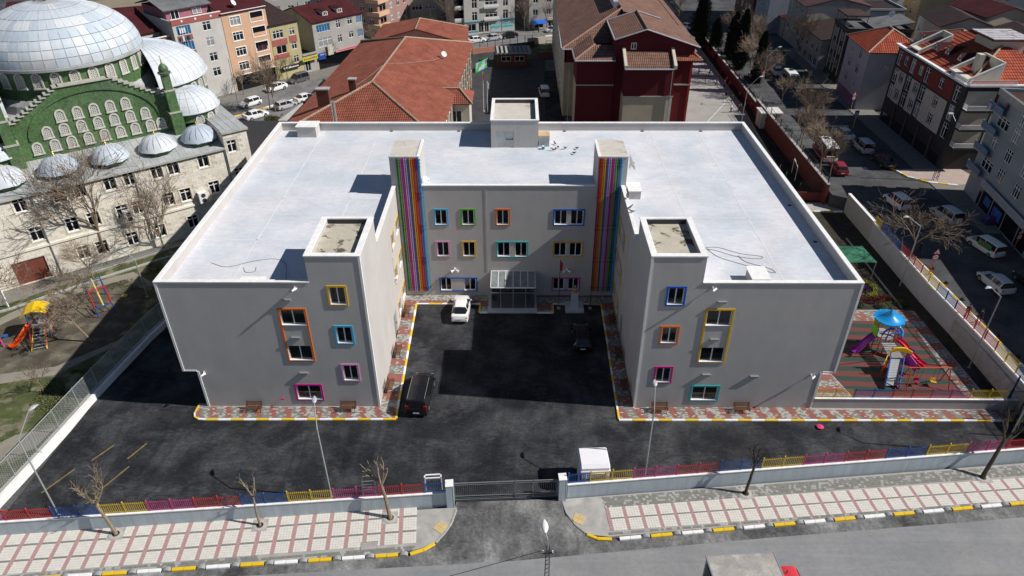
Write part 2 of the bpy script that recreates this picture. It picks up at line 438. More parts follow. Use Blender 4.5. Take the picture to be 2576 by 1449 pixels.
# ---------------------------------------------------------------- the ground and what is paved on it
M_conc2 = mat('grey_block', (0.30, 0.30, 0.31), 0.9, var=0.1)
def slab(name, poly, z, m, z0=-0.3, mside=None, **k):
    b = MB(); b.prism(poly, z0, z, m, mside); return structure(name, b, **k)
slab('ground', [(-420, -140), (420, -140), (420, 420), (-420, 420)], -0.16, M_road_dark, z0=-1.0)
slab('town_street', [(-130, 42), (42, 42), (42, 122), (70, 160), (70, 300), (-130, 300)], -.15, M_road_mid)
strt = slab('street', [(-60, -40), (70, -40), (70, -7.2), (39.3, -10.3), (6.7, -13.6), (-7.4, -15.0), (-29, -16.8), (-60, -19.4)], -0.12, M_road)
# dark new strip of asphalt along the kerb
slab('asphalt_strip', [(-60, -20.0), (-17, -16.5), (0.6, -15.3), (18.9, -13.3), (38.3, -11.4), (70, -8.3), (70, -7.2), (39.3, -10.3), (6.7, -13.6), (-7.4, -15.0), (-29, -16.8), (-60, -19.4)], -0.116, M_drive)
yard = slab('school_yard', [(-37.0, -11.9), (-4.0, -10.1), (4.4, -9.75), (48, -5.2), (48, 3), (45.2, 3), (44.2, 40.5), (-30.4, 40.5), (-31.2, 26.1), (-34.9, 12.2), (-36.3, 3.3)], 0.0, M_yard)
for pts in ([(9, -14.9), (9.8, -15.6), (9.5, -16.4), (10.2, -17.3)], [(8.2, -15.8), (10, -15.9), (12.5, -15.6)], [(26.2, -12.9), (27.3, -14.3), (28.1, -15.4)], [(28.1, -15.4), (24, -15.8), (20.5, -16.0)], [(31, -14.5), (33.5, -14.2), (37, -14.5)], [(-25, -19), (-20, -18.5), (-14, -18.7)], [(-14, -18.7), (-9, -18.2), (-3, -18.4)]):
    b = MB(); q9 = [Vector((x, y, -.12)) for x, y in pts]; q9 = [q9[int(i / 6)].lerp(q9[int(i / 6) + 1], i % 6 / 6) + Vector((rnd.uniform(-.1, .1), rnd.uniform(-.1, .1), 0)) for i in range(6 * (len(q9) - 1))]; b.path(q9, .012, M_conc2, 4); put('road_crack', b, strt)
slab('driveway', [(-3.6, -10.3, -0.002), (4.3, -9.95, -0.002), (4.5, -11.4, -0.02), (6.1, -13.3, -0.05), (7.6, -14.3, -0.1), (-7.6, -15.5, -0.1), (-4.8, -14.1, -0.05), (-3.9, -12.2, -0.02)], 0, M_drive)

def bricks_area(name, parent, poly, z, pick, ang=0.0, bw=0.22, bh=0.11, gap=0.012, th=0.03, mixed=None):
    """real paving blocks laid over an area: one joined mesh; pick(x, y) gives the material of the block"""
    b = MB(); ca, sa = math.cos(ang), math.sin(ang)
    L = [(p[0] * ca + p[1] * sa, -p[0] * sa + p[1] * ca) for p in poly]
    x0 = min(p[0] for p in L); x1 = max(p[0] for p in L); y0 = min(p[1] for p in L); y1 = max(p[1] for p in L)
    def inside(x, y):
        c = False
        for (ax, ay), (bx, by) in zip(L, L[1:] + L[:1]):
            if (ay > y) != (by > y) and x < (bx - ax) * (y - ay) / (by - ay) + ax: c = not c
        return c
    ny = int((y1 - y0) / bh); nx = int((x1 - x0) / bw) + 1
    for j in range(ny):
        for i in range(nx):
            x = x0 + (i - (0.5 if j % 2 else 0)) * bw; y = y0 + j * bh
            cx, cy = x + bw / 2, y + bh / 2
            if not inside(cx, cy): continue
            xa = max(x + gap / 2, x0); xb = min(x + bw - gap / 2, x1); ya = y + gap / 2; yb = y + bh - gap / 2
            if xb - xa < 0.03: continue
            zz = z + th + rnd.uniform(-0.003, 0.003)
            m = pick(cx * ca - cy * sa, cx * sa + cy * ca)
            T = lambda p: (p[0] * ca - p[1] * sa, p[0] * sa + p[1] * ca, p[2])
            b.box(xa, ya, z, xb, yb, zz, m, T, skip='bkl')
    return put(name, b, parent, kind='stuff')

# pavement round the school with its striped paving blocks and yellow and white kerb stones
def striped(period, x0, wob=0.05, vert=False, red=0.55):
    def f(x, y):
        t = y if vert else x
        q = ((t - x0 + .35 * (y if not vert else 0) + rnd.uniform(-wob, wob)) / period) % 1.0
        w = rnd.random()
        if q < red: return M_red_paver if w < .93 else M_pale_paver
        return M_grey_paver if w < .5 + .25 * math.sin(t * .21) else M_pale_paver
    return f
kerb_stone = {}
def kerb_mesh(L, m, w=0.17, h=0.16):
    k = (round(L, 2), m.name, w, h)
    if k not in kerb_stone:
        b = MB(); b.rings([[(0.008, -w / 2, 0), (0.008, w / 2, 0), (0.008, w / 2, h), (0.008, -w / 2 + .04, h), (0.008, -w / 2, h - .04)],
                           [(L - .008, -w / 2, 0), (L - .008, w / 2, 0), (L - .008, w / 2, h), (L - .008, -w / 2 + .04, h), (L - .008, -w / 2, h - .04)]], m)
        kerb_stone[k] = b.mesh('kerb_stone')
    return kerb_stone[k]
def kerb_line(parent, pts, piece, z, start=0, mats=None, w=0.17, h=0.16):
    mats = mats or (M_yellow, M_whitepaint); k = start
    for a, b in zip(pts[:-1], pts[1:]):
        a = Vector((*a, z)); b = Vector((*b, z)); L = (b - a).length; n = max(1, round(L / piece)); s = L / n
        ang = math.atan2(b.y - a.y, b.x - a.x); d = (b - a) / n
        for i in range(n):
            link('kerb_stone', kerb_mesh(s, mats[k % 2], w, h), parent, a + d * i, (0, 0, ang)); k += 1
    return k
def pavement(name, poly, z, m=None):
    return slab(name, poly, z, m or M_conc)
pl = pavement('pavement', [(-26.9, -1.0), (-26.3, -1.55), (-25.6, -1.62), (-9.45, -1.5), (-9.7, 15.7), (-3.0, 15.7), (-3.0, 14.3), (-2.1, 14.3), (-2.1, 17.6), (-11.5, 17.6), (-11.5, 0.3), (-26.9, 0.3)], 0.10)
bricks_area('paving_blocks', pl, [(-26.8, -1.2), (-26.2, -1.46), (-9.5, -1.42), (-9.5, 0.0), (-26.8, 0.0)], 0.10, striped(1.3, -25.9, red=.42), bw=0.24, bh=0.125)
bricks_area('paving_blocks', pl, [(-11.0, 0.0), (-9.6, 0.0), (-9.8, 15.75), (-2.95, 15.75), (-2.95, 14.35), (-2.1, 14.35), (-2.1, 17.4), (-11.0, 17.4)], 0.10, striped(2.4, 0.8, vert=True, red=0.5), bw=0.24, bh=0.125)
k = kerb_line(pl, [(-26.95, 0.3), (-26.95, -0.9), (-26.75, -1.35), (-26.35, -1.6), (-25.7, -1.68)], 1.2, -0.02)
k = kerb_line(pl, [(-25.7, -1.68), (-9.4, -1.55)], 1.09, -0.02, 0)
k = kerb_line(pl, [(-9.4, -1.47), (-9.72, 15.8)], 1.15, -0.02, 0)
k = kerb_line(pl, [(-9.72, 15.8), (-2.98, 15.8), (-2.98, 14.25), (-2.1, 14.25)], 1.25, -0.02, 1)
pr = pavement('pavement', [(9.72, -1.5), (48, -1.45), (48, -0.3), (26.3, 0.3), (11.0, 0.3), (11.0, 17.6), (3.0, 17.6), (3.0, 14.3), (4.7, 14.3), (4.7, 15.7), (9.85, 15.7)], 0.10)
bricks_area('paving_blocks', pr, [(9.8, -1.4), (48, -1.36), (48, -0.32), (26.6, -0.3), (26.6, 0.0), (9.8, 0.0)], 0.10, striped(1.47, 10.9, red=0.5), bw=0.24, bh=0.125)
bricks_area('paving_blocks', pr, [(9.85, 0.0), (11.13, 0.0), (11.13, 17.4), (3.05, 17.4), (3.05, 14.4), (4.6, 14.4), (4.6, 15.8), (9.9, 15.8)], 0.10, striped(2.4, 0.2, vert=True, red=0.5), bw=0.24, bh=0.125)
k = kerb_line(pr, [(9.66, -1.57), (48, -1.5)], 1.125, -0.02, 1)
k = kerb_line(pr, [(9.68, -1.5), (9.85, 15.8)], 1.15, -0.02, 0)
k = kerb_line(pr, [(9.85, 15.8), (4.7, 15.8), (4.7, 14.25), (3.0, 14.25)], 1.25, -0.02, 0)

# public footpath along the street: cream panels between rose strips
A6 = math.atan2(0.10, 1.0)
ux, uy = math.cos(A6), math.sin(A6)
fl = slab('footpath', [(-60, -18.9), (-29.1, -16.55), (-7.4, -14.75), (-5.9, -14.4), (-4.75, -13.85), (-3.75, -12.15), (-3.5, -10.8), (-36.3, -13.5), (-60, -15.6)], 0.0, M_conc)
fr_ = slab('footpath', [(4.35, -10.0), (4.6, -11.3), (5.5, -12.7), (6.1, -13.15), (7.6, -13.35), (39, -10.05), (70, -7.0), (70, -3.4), (41.5, -6.2)], 0.0, M_conc)
PAN = {}
def panel_mesh(w, h, m, nx, ny):
    key = (round(w, 3), round(h, 3), m.name)
    if key not in PAN:
        b = MB(); sx, sy = w / nx, h / ny
        for i in range(nx):
            for j in range(ny):
                b.box(i * sx + .005, j * sy + .005, 0, (i + 1) * sx - .005, (j + 1) * sy - .005, 0.022 + rnd.uniform(0, .004), m, skip='b')
        PAN[key] = b.mesh('paving_panel')
    return PAN[key]
def footpath_grid(parent, ox, oy, ang, n, pitch, strip, rows, strip_m, dark=True):
    """rows = list of (v0, v1) in metres from the kerb side; local v grows towards the wall"""
    c, s = math.cos(ang), math.sin(ang)
    P = lambda u, v: (ox + u * c - v * s, oy + u * s + v * c, 0.0)
    v0 = rows[0][0]; v1 = rows[-1][1]
    for i in range(n):
        u = i * pitch
        link('paving_strip', panel_mesh(strip, v1 - v0, strip_m, 2, int((v1 - v0) / .19)), parent, P(u, v0), (0, 0, ang))
        for a, b in rows:
            link('paving_panel', panel_mesh(pitch - strip, b - a, M_white_paver, 5, 5), parent, P(u + strip, a), (0, 0, ang))
    for (a, b), (c2, d2) in zip(rows[:-1], rows[1:]):
        for i in range(n):
            k2 = 'paving_border'
            link(k2, panel_mesh(pitch - strip - .01, c2 - b - 0.01, M_grey_paver, 5, 1), parent, P(i * pitch + strip + .005, b + .005), (0, 0, ang))
footpath_grid(fl, -37.9, -17.25, math.atan2(3.05, 31.6), 25, 1.275, 0.30, [(0.25, 1.22), (1.38, 2.52), (2.68, 3.62)], M_rose_paver)
footpath_grid(fr_, 7.75, -13.0, math.atan2(2.5, 26.9), 32, 1.24, 0.26, [(0.15, 1.16), (1.28, 2.22)], M_rose_paver)
cl = bricks_area('small_setts', fl, [(-38, -17.35), (-29.1, -16.45), (-7.4, -14.68), (-6.3, -14.5), (-6.1, -14.2), (-38, -16.95)], 0.0, lambda x, y: M_grey_paver if rnd.random() < .8 else M_conc, A6, 0.2, 0.2)
bricks_area('small_setts', fr_, [(7.6, -13.2), (39, -9.95), (47, -9.1), (47, -8.9), (39, -9.7), (7.7, -12.9)], 0.0, lambda x, y: M_grey_paver if rnd.random() < .75 else M_conc, A6, 0.2, 0.2)
bricks_area('small_setts', fr_, [(7.6, -10.75), (47, -6.85), (47, -5.75), (41.5, -6.35), (7.4, -9.75)], 0.0, lambda x, y: M_grey_paver if rnd.random() < .75 else M_conc, A6, 0.2, 0.2)
for (x, y, a) in ((-4.55, -12.6, 0.9), (5.5, -11.8, -0.45)):
    b = MB()
    for i in range(2):
        for j in range(2): b.box(i * .42 - .42, j * .42 - .42, .0, i * .42 - .01, j * .42 - .01, .03, M_tact := mat('tactile_tile', (0.55, 0.42, 0.20), 0.8, var=0.08))
    put('tactile_tiles', b, fl if x < 0 else fr_, (x, y, 0), (0, 0, a))
# street kerb: alternating yellow and white stones with grey half-round blocks in the gaps
def street_kerb(parent, pts, start):
    b = MB(); b.rings([[(0.31 * math.cos(t) + .36, -0.1, 0.22 * math.sin(t)) for t in [i * PI / 8 for i in range(9)]], [(0.31 * math.cos(t) + .36, .2, 0.22 * math.sin(t)) for t in [i * PI / 8 for i in range(9)]]], M_conc2)
    hb = b.mesh('half_round_block')
    k = start
    for a, c in zip(pts[:-1], pts[1:]):
        a = Vector((*a, -0.12)); c = Vector((*c, -0.12)); L = (c - a).length; n = max(1, round(L / 2.3)); d = (c - a) / n; ang = math.atan2(d.y, d.x); u = d.normalized()
        for i in range(n):
            m = (M_whitepaint, M_yellow)[k % 2]; k += 1
            q = a + d * i
            for t in (0, 0.79): link('kerb_stone', kerb_mesh(0.78, m, .24, .17), parent, q + u * t, (0, 0, ang))
            link('half_round_block', hb, parent, q + u * 1.58, (0, 0, ang))
street_kerb(fl, [(-40.0, -17.55), (-29.6, -16.72), (-6.6, -14.85)], 1)
street_kerb(fr_, [(8.3, -13.5), (47, -9.3)], 0)
bl = MB()
for pts in ([(-6.5, -14.84), (-5.6, -14.5), (-4.85, -13.98)], [(6.0, -13.15), (6.7, -13.5), (7.75, -13.55)]):
    kerb_line(fl if pts[0][0] < 0 else fr_, pts, 0.8, -0.1, 0, (M_yellow, M_yellow), .22, .15)
for pts in ([(-4.8, -13.9), (-4.2, -13.0), (-3.8, -12.2), (-3.55, -11.0)], [(4.4, -10.3), (4.65, -11.3), (5.2, -12.3), (5.9, -13.0)]):
    kerb_line(fl if pts[0][0] < 0 else fr_, pts, 0.7, -0.1, 0, (M_conc, M_conc), .16, .13)

# ---------------------------------------------------------------- the grey school
M_seam = mat('membrane_lap', (.67, .66, .67), .75, var=.1, scale=.5)
for (x0, y0, x1, y1) in ((-33.2, -6.3, -32.2, -4.6), (-30.4, -6.1, -29.6, -4.4), (-35.4, -9.6, -34.1, -7.2), (-31.0, -9.2, -29.9, -6.9)):
    b = MB(); d = Vector((y1 - y0, x0 - x1, 0)).normalized() * .07; b.prism([(x0 - d.x, y0 - d.y), (x0 + d.x, y0 + d.y), (x1 + d.x, y1 + d.y), (x1 - d.x, y1 - d.y)], .001, .006, mat('worn_yellow_line', (.20, .14, .055), .9, var=.4, scale=3, fine=.3)); put('parking_line', b, yard)
school = thing('school_building', 'grey three-storey U-shaped school with pale flat roof and rainbow slat towers round a courtyard', 'school building')
XL, XLi, XR, XRi = -27.25, -26.05, 27.64, 26.54
XA, XB = -11.0, 11.13
TXL, TXR = -15.2, 15.3
ZP, ZT, ZS, ZR = 12.98, 15.33, 4.05, 12.1
YB, YC, TY = 34.85, 17.43, 6.25
# openings: (u, z, w, h)
fl_ops = [(-13.75, 10.95, 1.25, 1.62), (-13.72, 7.1, 1.25, 1.62), (-13.7, 3.12, 1.22, 1.62), (-18.0, 0.95, 2.1, 1.55), (-17.98, 8.92, 1.98, 1.5), (-17.98, 5.3, 1.98, 1.5)]
fr_ops = [(12.72, 11.0, 1.25, 1.55), (12.66, 7.2, 1.25, 1.55), (12.64, 3.0, 1.25, 1.55), (15.95, 0.98, 2.2, 1.5), (16.05, 8.95, 1.98, 1.48), (16.05, 5.22, 1.98, 1.48)]
bk_ops = []
def bw(x0, z0, w, h): bk_ops.append((x0, z0, w, h))
for x0, z0 in ((-7.33, 8.72), (-4.6, 8.72), (-1.12, 8.72), (-7.32, 5.02), (-4.63, 5.02)): bw(x0, z0, 1.22, 1.65)
bw(4.68, 8.72, 1.28, 1.62); bw(6.3, 8.72, 1.28, 1.62)
bw(-1.1, 4.98, 1.3, 1.65); bw(0.72, 4.98, 1.25, 1.65)
bw(4.72, 5.05, 1.28, 1.55); bw(6.32, 5.05, 1.28, 1.55)
bw(-7.2, 0.75, 1.15, 1.5); bw(-4.7, 0.75, 1.25, 1.5)
bw(4.75, 0.85, 1.2, 1.4); bw(6.35, 0.85, 1.15, 1.4)
DOOR = (-1.72, 0.12, 4.2, 2.9)
wb = MB()
Tf = lambda u, d, z: (u, d, z)
def rect(mb, x0, x1, z0, z1, y, m): mb.face([(x0, y, z0), (x1, y, z0), (x1, y, z1), (x0, y, z1)], m)
W = M_plaster
# front faces (left: below the step, above it, stair tower head)
def shift(ops, du): return [(o[0] - du, o[1], o[2], o[3]) for o in ops]
holes(wb, lambda u, d, z: (XLi + u, d, z), XA - XLi, ZP, shift(fl_ops, XLi), W)
rect(wb, XL, XLi, ZS, ZP, 0, W)
rect(wb, TXL, XA, ZP, ZT, 0, W)
holes(wb, lambda u, d, z: (XB + u, d, z), XRi - XB, ZP, shift(fr_ops, XB), W)
rect(wb, XRi, XR, ZS, ZP, 0, W)
rect(wb, XB, TXR, ZP, ZT, 0, W)
# outer sides, back, underside of the overhang
for xs, xi, sg in ((XL, XLi, -1), (XR, XRi, 1)):
    f = [(xs, 0, ZS), (xs, YB, ZS), (xs, YB, ZP), (xs, 0, ZP)]; g = [(xi, 0, 0), (xi, YB, 0), (xi, YB, ZS), (xi, 0, ZS)]; h = [(xs, 0, ZS), (xi, 0, ZS), (xi, YB, ZS), (xs, YB, ZS)]
    for q in (f, g, h): wb.face(q, W)
rect(wb, XLi, XRi, 0, ZS, YB, W); rect(wb, XL, XR, ZS, ZP, YB, W)
# courtyard sides with their window strips
sl_ops = [(y, z, 1.4, 1.55) for z in (8.5, 4.75, 0.75) for y in (12.6, 15.4)]
holes(wb, lambda u, d, z: (XA - d, u, z), YC, ZP, sl_ops + [(9.6, 0.1, 1.5, 2.6)], W)
holes(wb, lambda u, d, z: (XB + d, u, z), YC, ZP, sl_ops + [(9.6, 0.1, 1.5, 2.6)], W)
holes(wb, lambda u, d, z: (XA + u, YC + d, z), XB - XA, ZP, [(o[0] - XA, o[1], o[2], o[3]) for o in bk_ops + [DOOR]], W)
for x0, x1 in ((TXL, XA), (XB, TXR)):
    wb.face([(x0, 0, ZP), (x0, TY, ZP), (x0, TY, ZT), (x0, 0, ZT)], W); wb.face([(x1, 0, ZP), (x1, TY, ZP), (x1, TY, ZT), (x1, 0, ZT)], W)
    wb.face([(x0, TY, ZR), (x1, TY, ZR), (x1, TY, ZT), (x0, TY, ZT)], W); 
# parapet inner faces
t = 0.27
for a, b in (((XL + t, t), (TXL, t)), ((TXR, t), (XR - t, t)), ((XL + t, YB - t), (XR - t, YB - t)), ((XL + t, t), (XL + t, YB - t)), ((XR - t, t), (XR - t, YB - t)),
             ((XA - t, TY), (XA - t, YC)), ((XB + t, TY), (XB + t, YC)), ((-8.45, YC + t), (8.6, YC + t))):
    wb.face([(*a, ZR), (*b, ZR), (*b, ZP), (*a, ZP)], W)
for x in (TXL, TXR): wb.face([(x, 0, ZR), (x, TY, ZR), (x, TY, ZP), (x, 0, ZP)], W)
put('wall', wb, school)
# expansion joint on the back wall
jb = MB(); jb.box(-2.27, YC - 0.03, 3.2, -2.19, YC - .002, ZP - .3, M_plaster); jb.box(-2.17, YC - 0.03, 3.2, -2.12, YC - .002, ZP - .3, M_plaster); put('joint_cover', jb, school)
rb = MB()
zr = ZR
rb.prism([(XL + .1, .1), (TXL + .1, .1), (TXL + .1, TY - .1), (XA - .1, TY - .1), (XA - .1, YC + .1), (XB + .1, YC + .1), (XB + .1, TY - .1), (TXR - .1, TY - .1), (TXR - .1, .1), (XR - .1, .1), (XR - .1, YB - .1), (XL + .1, YB - .1)], zr - 0.3, zr, M_roofmem)
put('roof', rb, school)
for (x0, y0, x1, y1) in ((-27, 8.2, -11.4, 8.32), (-27, 16.4, -11.4, 16.5), (-22, .3, -21.88, 34.5), (-15.4, 7, -15.3, 34.5), (16.5, 7, 16.6, 34.5), (22.2, .3, 22.3, 34.5), (11.5, 12.4, 27.3, 12.5), (11.5, 20.5, 27.3, 20.6), (-11, 25.5, 11, 25.6)):
    b = MB(); b.box(x0, y0, ZR, x1, y1, ZR + .008, M_seam); put('membrane_seam', b, school)
cb = MB()
def cop(x0, y0, x1, y1, z): cb.box(x0, y0, z, x1, y1, z + 0.09, M_coping)
e = 0.06
cop(XL - e, -e, TXL, t + .05, ZP); cop(TXR, -e, XR + e, t + .05, ZP)
cop(XL - e, t + .05, XL + t + .05, YB - t - .05, ZP); cop(XR - t - .05, t + .05, XR + e, YB - t - .05, ZP)
cop(XL - e, YB - t - .05, XR + e, YB + e, ZP)
cop(XA - t - .05, TY, XA + e, YC + .0, ZP); cop(XB - e, TY, XB + t + .05, YC + .0, ZP)
cop(-8.42, YC - e, 8.62, YC + t + .05, ZP)
put('coping', cb, school)
# white corner trims on the front
tw = 0.13
def trim(x0, y0, z0, x1, y1, z1): b = MB(); b.box(x0, y0, z0, x1, y1, z1, M_coping); put('corner_trim', b, school)
for (x, z0, z1) in ((XL, ZS, ZP), (XLi, 0.1, ZS), (XB, 0.1, ZT)): trim(x - .05, -0.045, z0, x + tw, .12, z1 - .002)
for (x, z0, z1) in ((XR - tw, ZS, ZP), (XRi - tw, 0.1, ZS), (XA - tw, 0.1, ZT)): trim(x, -0.045, z0, x + tw + .05, .16, z1 - .002)
trim(XL + tw, -0.04, ZS, XLi - .05, .1, ZS + tw); trim(XRi + .05, -0.04, ZS, XR - tw, .1, ZS + tw)
# stair towers at the front: recessed roofs inside a wide white rim
for x0, x1 in ((TXL, XA), (XB, TXR)):
    h = MB(); zt = ZT
    r = 0.42
    h.box(x0 - e, -e, zt, x1 + e, r, zt + .1, M_coping); h.box(x0 - e, TY - .25, zt, x1 + e, TY + e, zt + .1, M_coping)
    h.box(x0 - e, r, zt, x0 + r, TY - .25, zt + .1, M_coping); h.box(x1 - r, r, zt, x1 + e, TY - .25, zt + .1, M_coping)
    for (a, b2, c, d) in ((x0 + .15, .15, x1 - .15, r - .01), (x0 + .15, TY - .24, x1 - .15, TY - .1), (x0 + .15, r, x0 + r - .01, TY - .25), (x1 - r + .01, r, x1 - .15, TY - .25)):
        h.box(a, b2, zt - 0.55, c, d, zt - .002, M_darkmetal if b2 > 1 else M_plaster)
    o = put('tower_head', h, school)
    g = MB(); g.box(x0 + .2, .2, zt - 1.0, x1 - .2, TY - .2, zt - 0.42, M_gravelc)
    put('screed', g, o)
# rainbow slat towers
ZW = 16.0
names = ['dark_green', 'green', 'orchid', 'magenta', 'pale_pink', 'lavender', 'violet', 'gold', 'tangerine', 'vermilion', 'crimson', 'royal_blue', 'sky_blue']
cols13 = [(0.01, 0.13, 0.06), (0.10, 0.40, 0.02), (0.50, 0.13, 0.42), (0.45, 0.03, 0.22), (0.60, 0.30, 0.48), (0.36, 0.36, 0.70), (0.12, 0.06, 0.32), (0.62, 0.42, 0.01), (0.70, 0.20, 0.01), (0.60, 0.03, 0.015), (0.33, 0.006, 0.02), (0.03, 0.11, 0.45), (0.05, 0.42, 0.72)]
M13 = [mat('slat_' + n_, c, 0.5, var=0.04) for n_, c in zip(names, cols13)]
for (x0, x1, ordr, fx0, fx1) in ((-11.35, -8.5, range(13), -10.72, -8.36), (8.72, 11.55, [10, 9, 8, 7, 6, 5, 4, 3, 2, 1, 0, 11, 12], 8.78, 11.08)):
    w = MB()
    w.box(x0, YC - .03, ZR, x1, 21.6, ZW, W); 
    w.box(max(x0, XA + .01), YC - .03, 0.1, min(x1, XB - .01), YC + .02, ZR, W)
    put('tower_wall', w, school)
    c = MB(); c.box(x0 - .05, YC - .1, ZW, x1 + .05, YC + .02, ZW + .12, M_coping)
    if x0 < 0: c.box(x1 - .2, YC + .02, ZW, x1 + .05, 21.65, ZW + .12, M_coping)
    else: c.box(x0 - .05, YC + .02, ZW, x0 + .2, 21.65, ZW + .12, M_coping)
    put('coping', c, school)
    g = MB(); g.box(x0 + (.02 if x0 < 0 else .2), YC + .03, ZW, x1 - (.2 if x0 < 0 else .02), 21.6, ZW + .05, M_beigec); put('screed', g, school)
    for z in (15.7, 15.35, 15.0, 12.2, 11.7, 8.6, 8.1, 4.8, 4.3, 1.1): rl = MB(); rl.box(fx0, YC - .09, z, fx1, YC - .03, z + .08, M_darkmetal); put('slat_rail', rl, school)
    n = 13; p = (fx1 - fx0) / n
    sb = {}
    for i, q in enumerate(ordr):
        b = MB(); b.box(0, YC - .2, 0.72, p * .6, YC - .092, ZW - .12, M13[q])
        put('slat', b, school, (fx0 + i * p + .03, 0, 0))
# stair block on the roof
sb = MB(); bx0, bx1, by0, by1, bz = -2.0, 3.28, 29.3, 36.6, 15.25
holes(sb, lambda u, d, z: (bx0 + u, by0 + d, z), bx1 - bx0, bz, [(0.55, ZR + .02, 2.0, 1.95)], W, z0=ZR)
sb.face([(bx0, by0, ZR), (bx0, by1, ZR), (bx0, by1, bz), (bx0, by0, bz)], W); sb.face([(bx1, by0, ZR), (bx1, by1, ZR), (bx1, by1, bz), (bx1, by0, bz)], W)
sb.face([(bx0, by1, 0), (bx1, by1, 0), (bx1, by1, bz), (bx0, by1, bz)], W)
o = put('stair_block', sb, school)
c = MB(); c.box(bx0 - e, by0 - e, bz, bx1 + e, by0 + .2, bz + .1, M_coping); c.box(bx0 - e, by1 - .3, bz, bx1 + e, by1 + e, bz + .1, M_coping)
c.box(bx0 - e, by0 + .2, bz, bx0 + .3, by1 - .3, bz + .1, M_coping); c.box(bx1 - .3, by0 + .2, bz, bx1 + e, by1 - .3, bz + .1, M_coping)
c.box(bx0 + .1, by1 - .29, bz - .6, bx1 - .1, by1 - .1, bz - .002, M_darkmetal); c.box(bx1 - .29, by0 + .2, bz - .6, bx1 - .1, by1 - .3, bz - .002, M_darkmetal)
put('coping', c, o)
g = MB(); g.box(bx0 + .1, by0 + .1, bz - 1, bx1 - .1, by1 - .1, bz - .4, M_beigec); put('screed', g, o)
d = MB(); d.box(-1.45, by0 + .08, ZR + .02, -.47, by0 + .14, ZR + 1.95, M_metal); d.box(-.45, by0 + .08, ZR + .02, .53, by0 + .14, ZR + 1.95, M_metal)
dd = put('door', d, school)
d = MB(); d.path([(-.3, by0, ZR + 1.15), (-.3, by0, ZR + .95), (.4, by0, ZR + .95), (.4, by0, ZR + 1.15)], .03, M_black, 5); put('handle', d, dd)
# small white vent boxes on the roof
def vent_box(x0, y0, x1, y1, z1, lid=0.0, mside=W):
    b = MB(); b.box(x0, y0, ZR, x1, y1, z1, mside); b.box(x0 - .1, y0 - .1, z1, x1 + .1, y1 + .1, z1 + .07, M_coping); put('vent_box', b, school)
vent_box(-24.6, 32.4, -22.4, 34.2, 13.35); vent_box(11.75, 16.3, 12.9, 18.2, 12.95); vent_box(-12.85, 6.5, -11.4, 7.5, 13.35); vent_box(11.5, 6.5, 12.9, 7.5, 13.3)
vent_box(19.3, .5, 20.6, 2.3, 13.0); vent_box(-21.0, .45, -19.2, 1.7, 12.35)
# weathering plates at the drains
for i, (x, y) in enumerate(((-14, 34.3), (-6, 34.3), (6.5, 34.3), (15.7, 34.3), (22.6, 34.3), (26.9, 15), (26.9, 8))):
    b = MB(); b.box(-.16, -.1, 0, .16, .12, .06, M_darkmetal); put('roof_drain', b, school, (x, y, ZR))

# windows with their coloured surrounds
CW = dict(yellow=mat('surround_yellow', (0.72, 0.42, 0.01), .5, var=.03), sky=mat('surround_sky_blue', (0.05, 0.42, 0.72), .5, var=.03), pink=mat('surround_pink', (0.66, 0.30, 0.52), .5, var=.03),
          magenta=mat('surround_magenta', (0.55, 0.015, 0.24), .5, var=.03), orange=mat('surround_orange', (0.74, 0.16, 0.01), .5, var=.03), blue=mat('surround_blue', (0.012, 0.12, 0.5), .5, var=.03),
          teal=mat('surround_teal', (0.02, 0.42, 0.42), .5, var=.03), green=mat('surround_green', (0.10, 0.42, 0.02), .5, var=.03), amber=mat('surround_amber', (0.66, 0.36, 0.01), .5, var=.03))
def surround(parent_win, x0, z0, w, h, colr, T, t=0.14, dep=0.055):
    b = MB(); m = CW[colr]
    def bx(a, c, d, f):
        P = [T(u_, d_, z_) for z_ in (c, f) for u_, d_ in ((a, -dep), (d, -dep), (d, 0.0), (a, 0.0))]
        i = len(b.v); b.v.extend(P)
        for q in ((0, 3, 2, 1), (4, 5, 6, 7), (0, 1, 5, 4), (1, 2, 6, 5), (2, 3, 7, 6), (3, 0, 4, 7)): b.f.append(tuple(i + j for j in q)); b.m.append(b.mi(m))
    bx(x0 - t, z0 - t, x0, z0 + h + t); bx(x0 + w, z0 - t, x0 + w + t, z0 + h + t); bx(x0, z0 - t, x0 + w, z0); bx(x0, z0 + h, x0 + w, z0 + h + t)
    return put('window_surround', b, school)
def sash(sur, T, rz, u, z, w, h, cols_=2):
    f, g = win_mesh(w, h, cols_=cols_, fr=0.075)
    o = link('sash', f, sur, T(u, 0.13, z), (0, 0, rz)); link('pane', g, sur, T(u, 0.13, z), (0, 0, rz))
    s = MB(); s.box(0, -0.2, 0, w, .0, .035, M_white); put('sill', s, sur, T(u, .13, z), (0, 0, rz))
Tfront = lambda u, d, z: (u, d, z)
Tback = lambda u, d, z: (u, YC + d, z)
front_sets = [(['yellow'], [fl_ops[0]]), (['sky'], [fl_ops[1]]), (['pink'], [fl_ops[2]]), (['magenta'], [fl_ops[3]]), (['orange'], [fl_ops[4], fl_ops[5]]),
              (['blue'], [fr_ops[0]]), (['orange'], [fr_ops[1]]), (['magenta'], [fr_ops[2]]), (['teal'], [fr_ops[3]]), (['yellow'], [fr_ops[4], fr_ops[5]])]
back_sets = [('sky', [0]), ('green', [1]), ('orange', [2]), ('pink', [3]), ('yellow', [4]), ('blue', [5, 6]), ('teal', [7, 8]), ('amber', [9, 10]), ('blue', [11, 12]), ('magenta', [13, 14])]
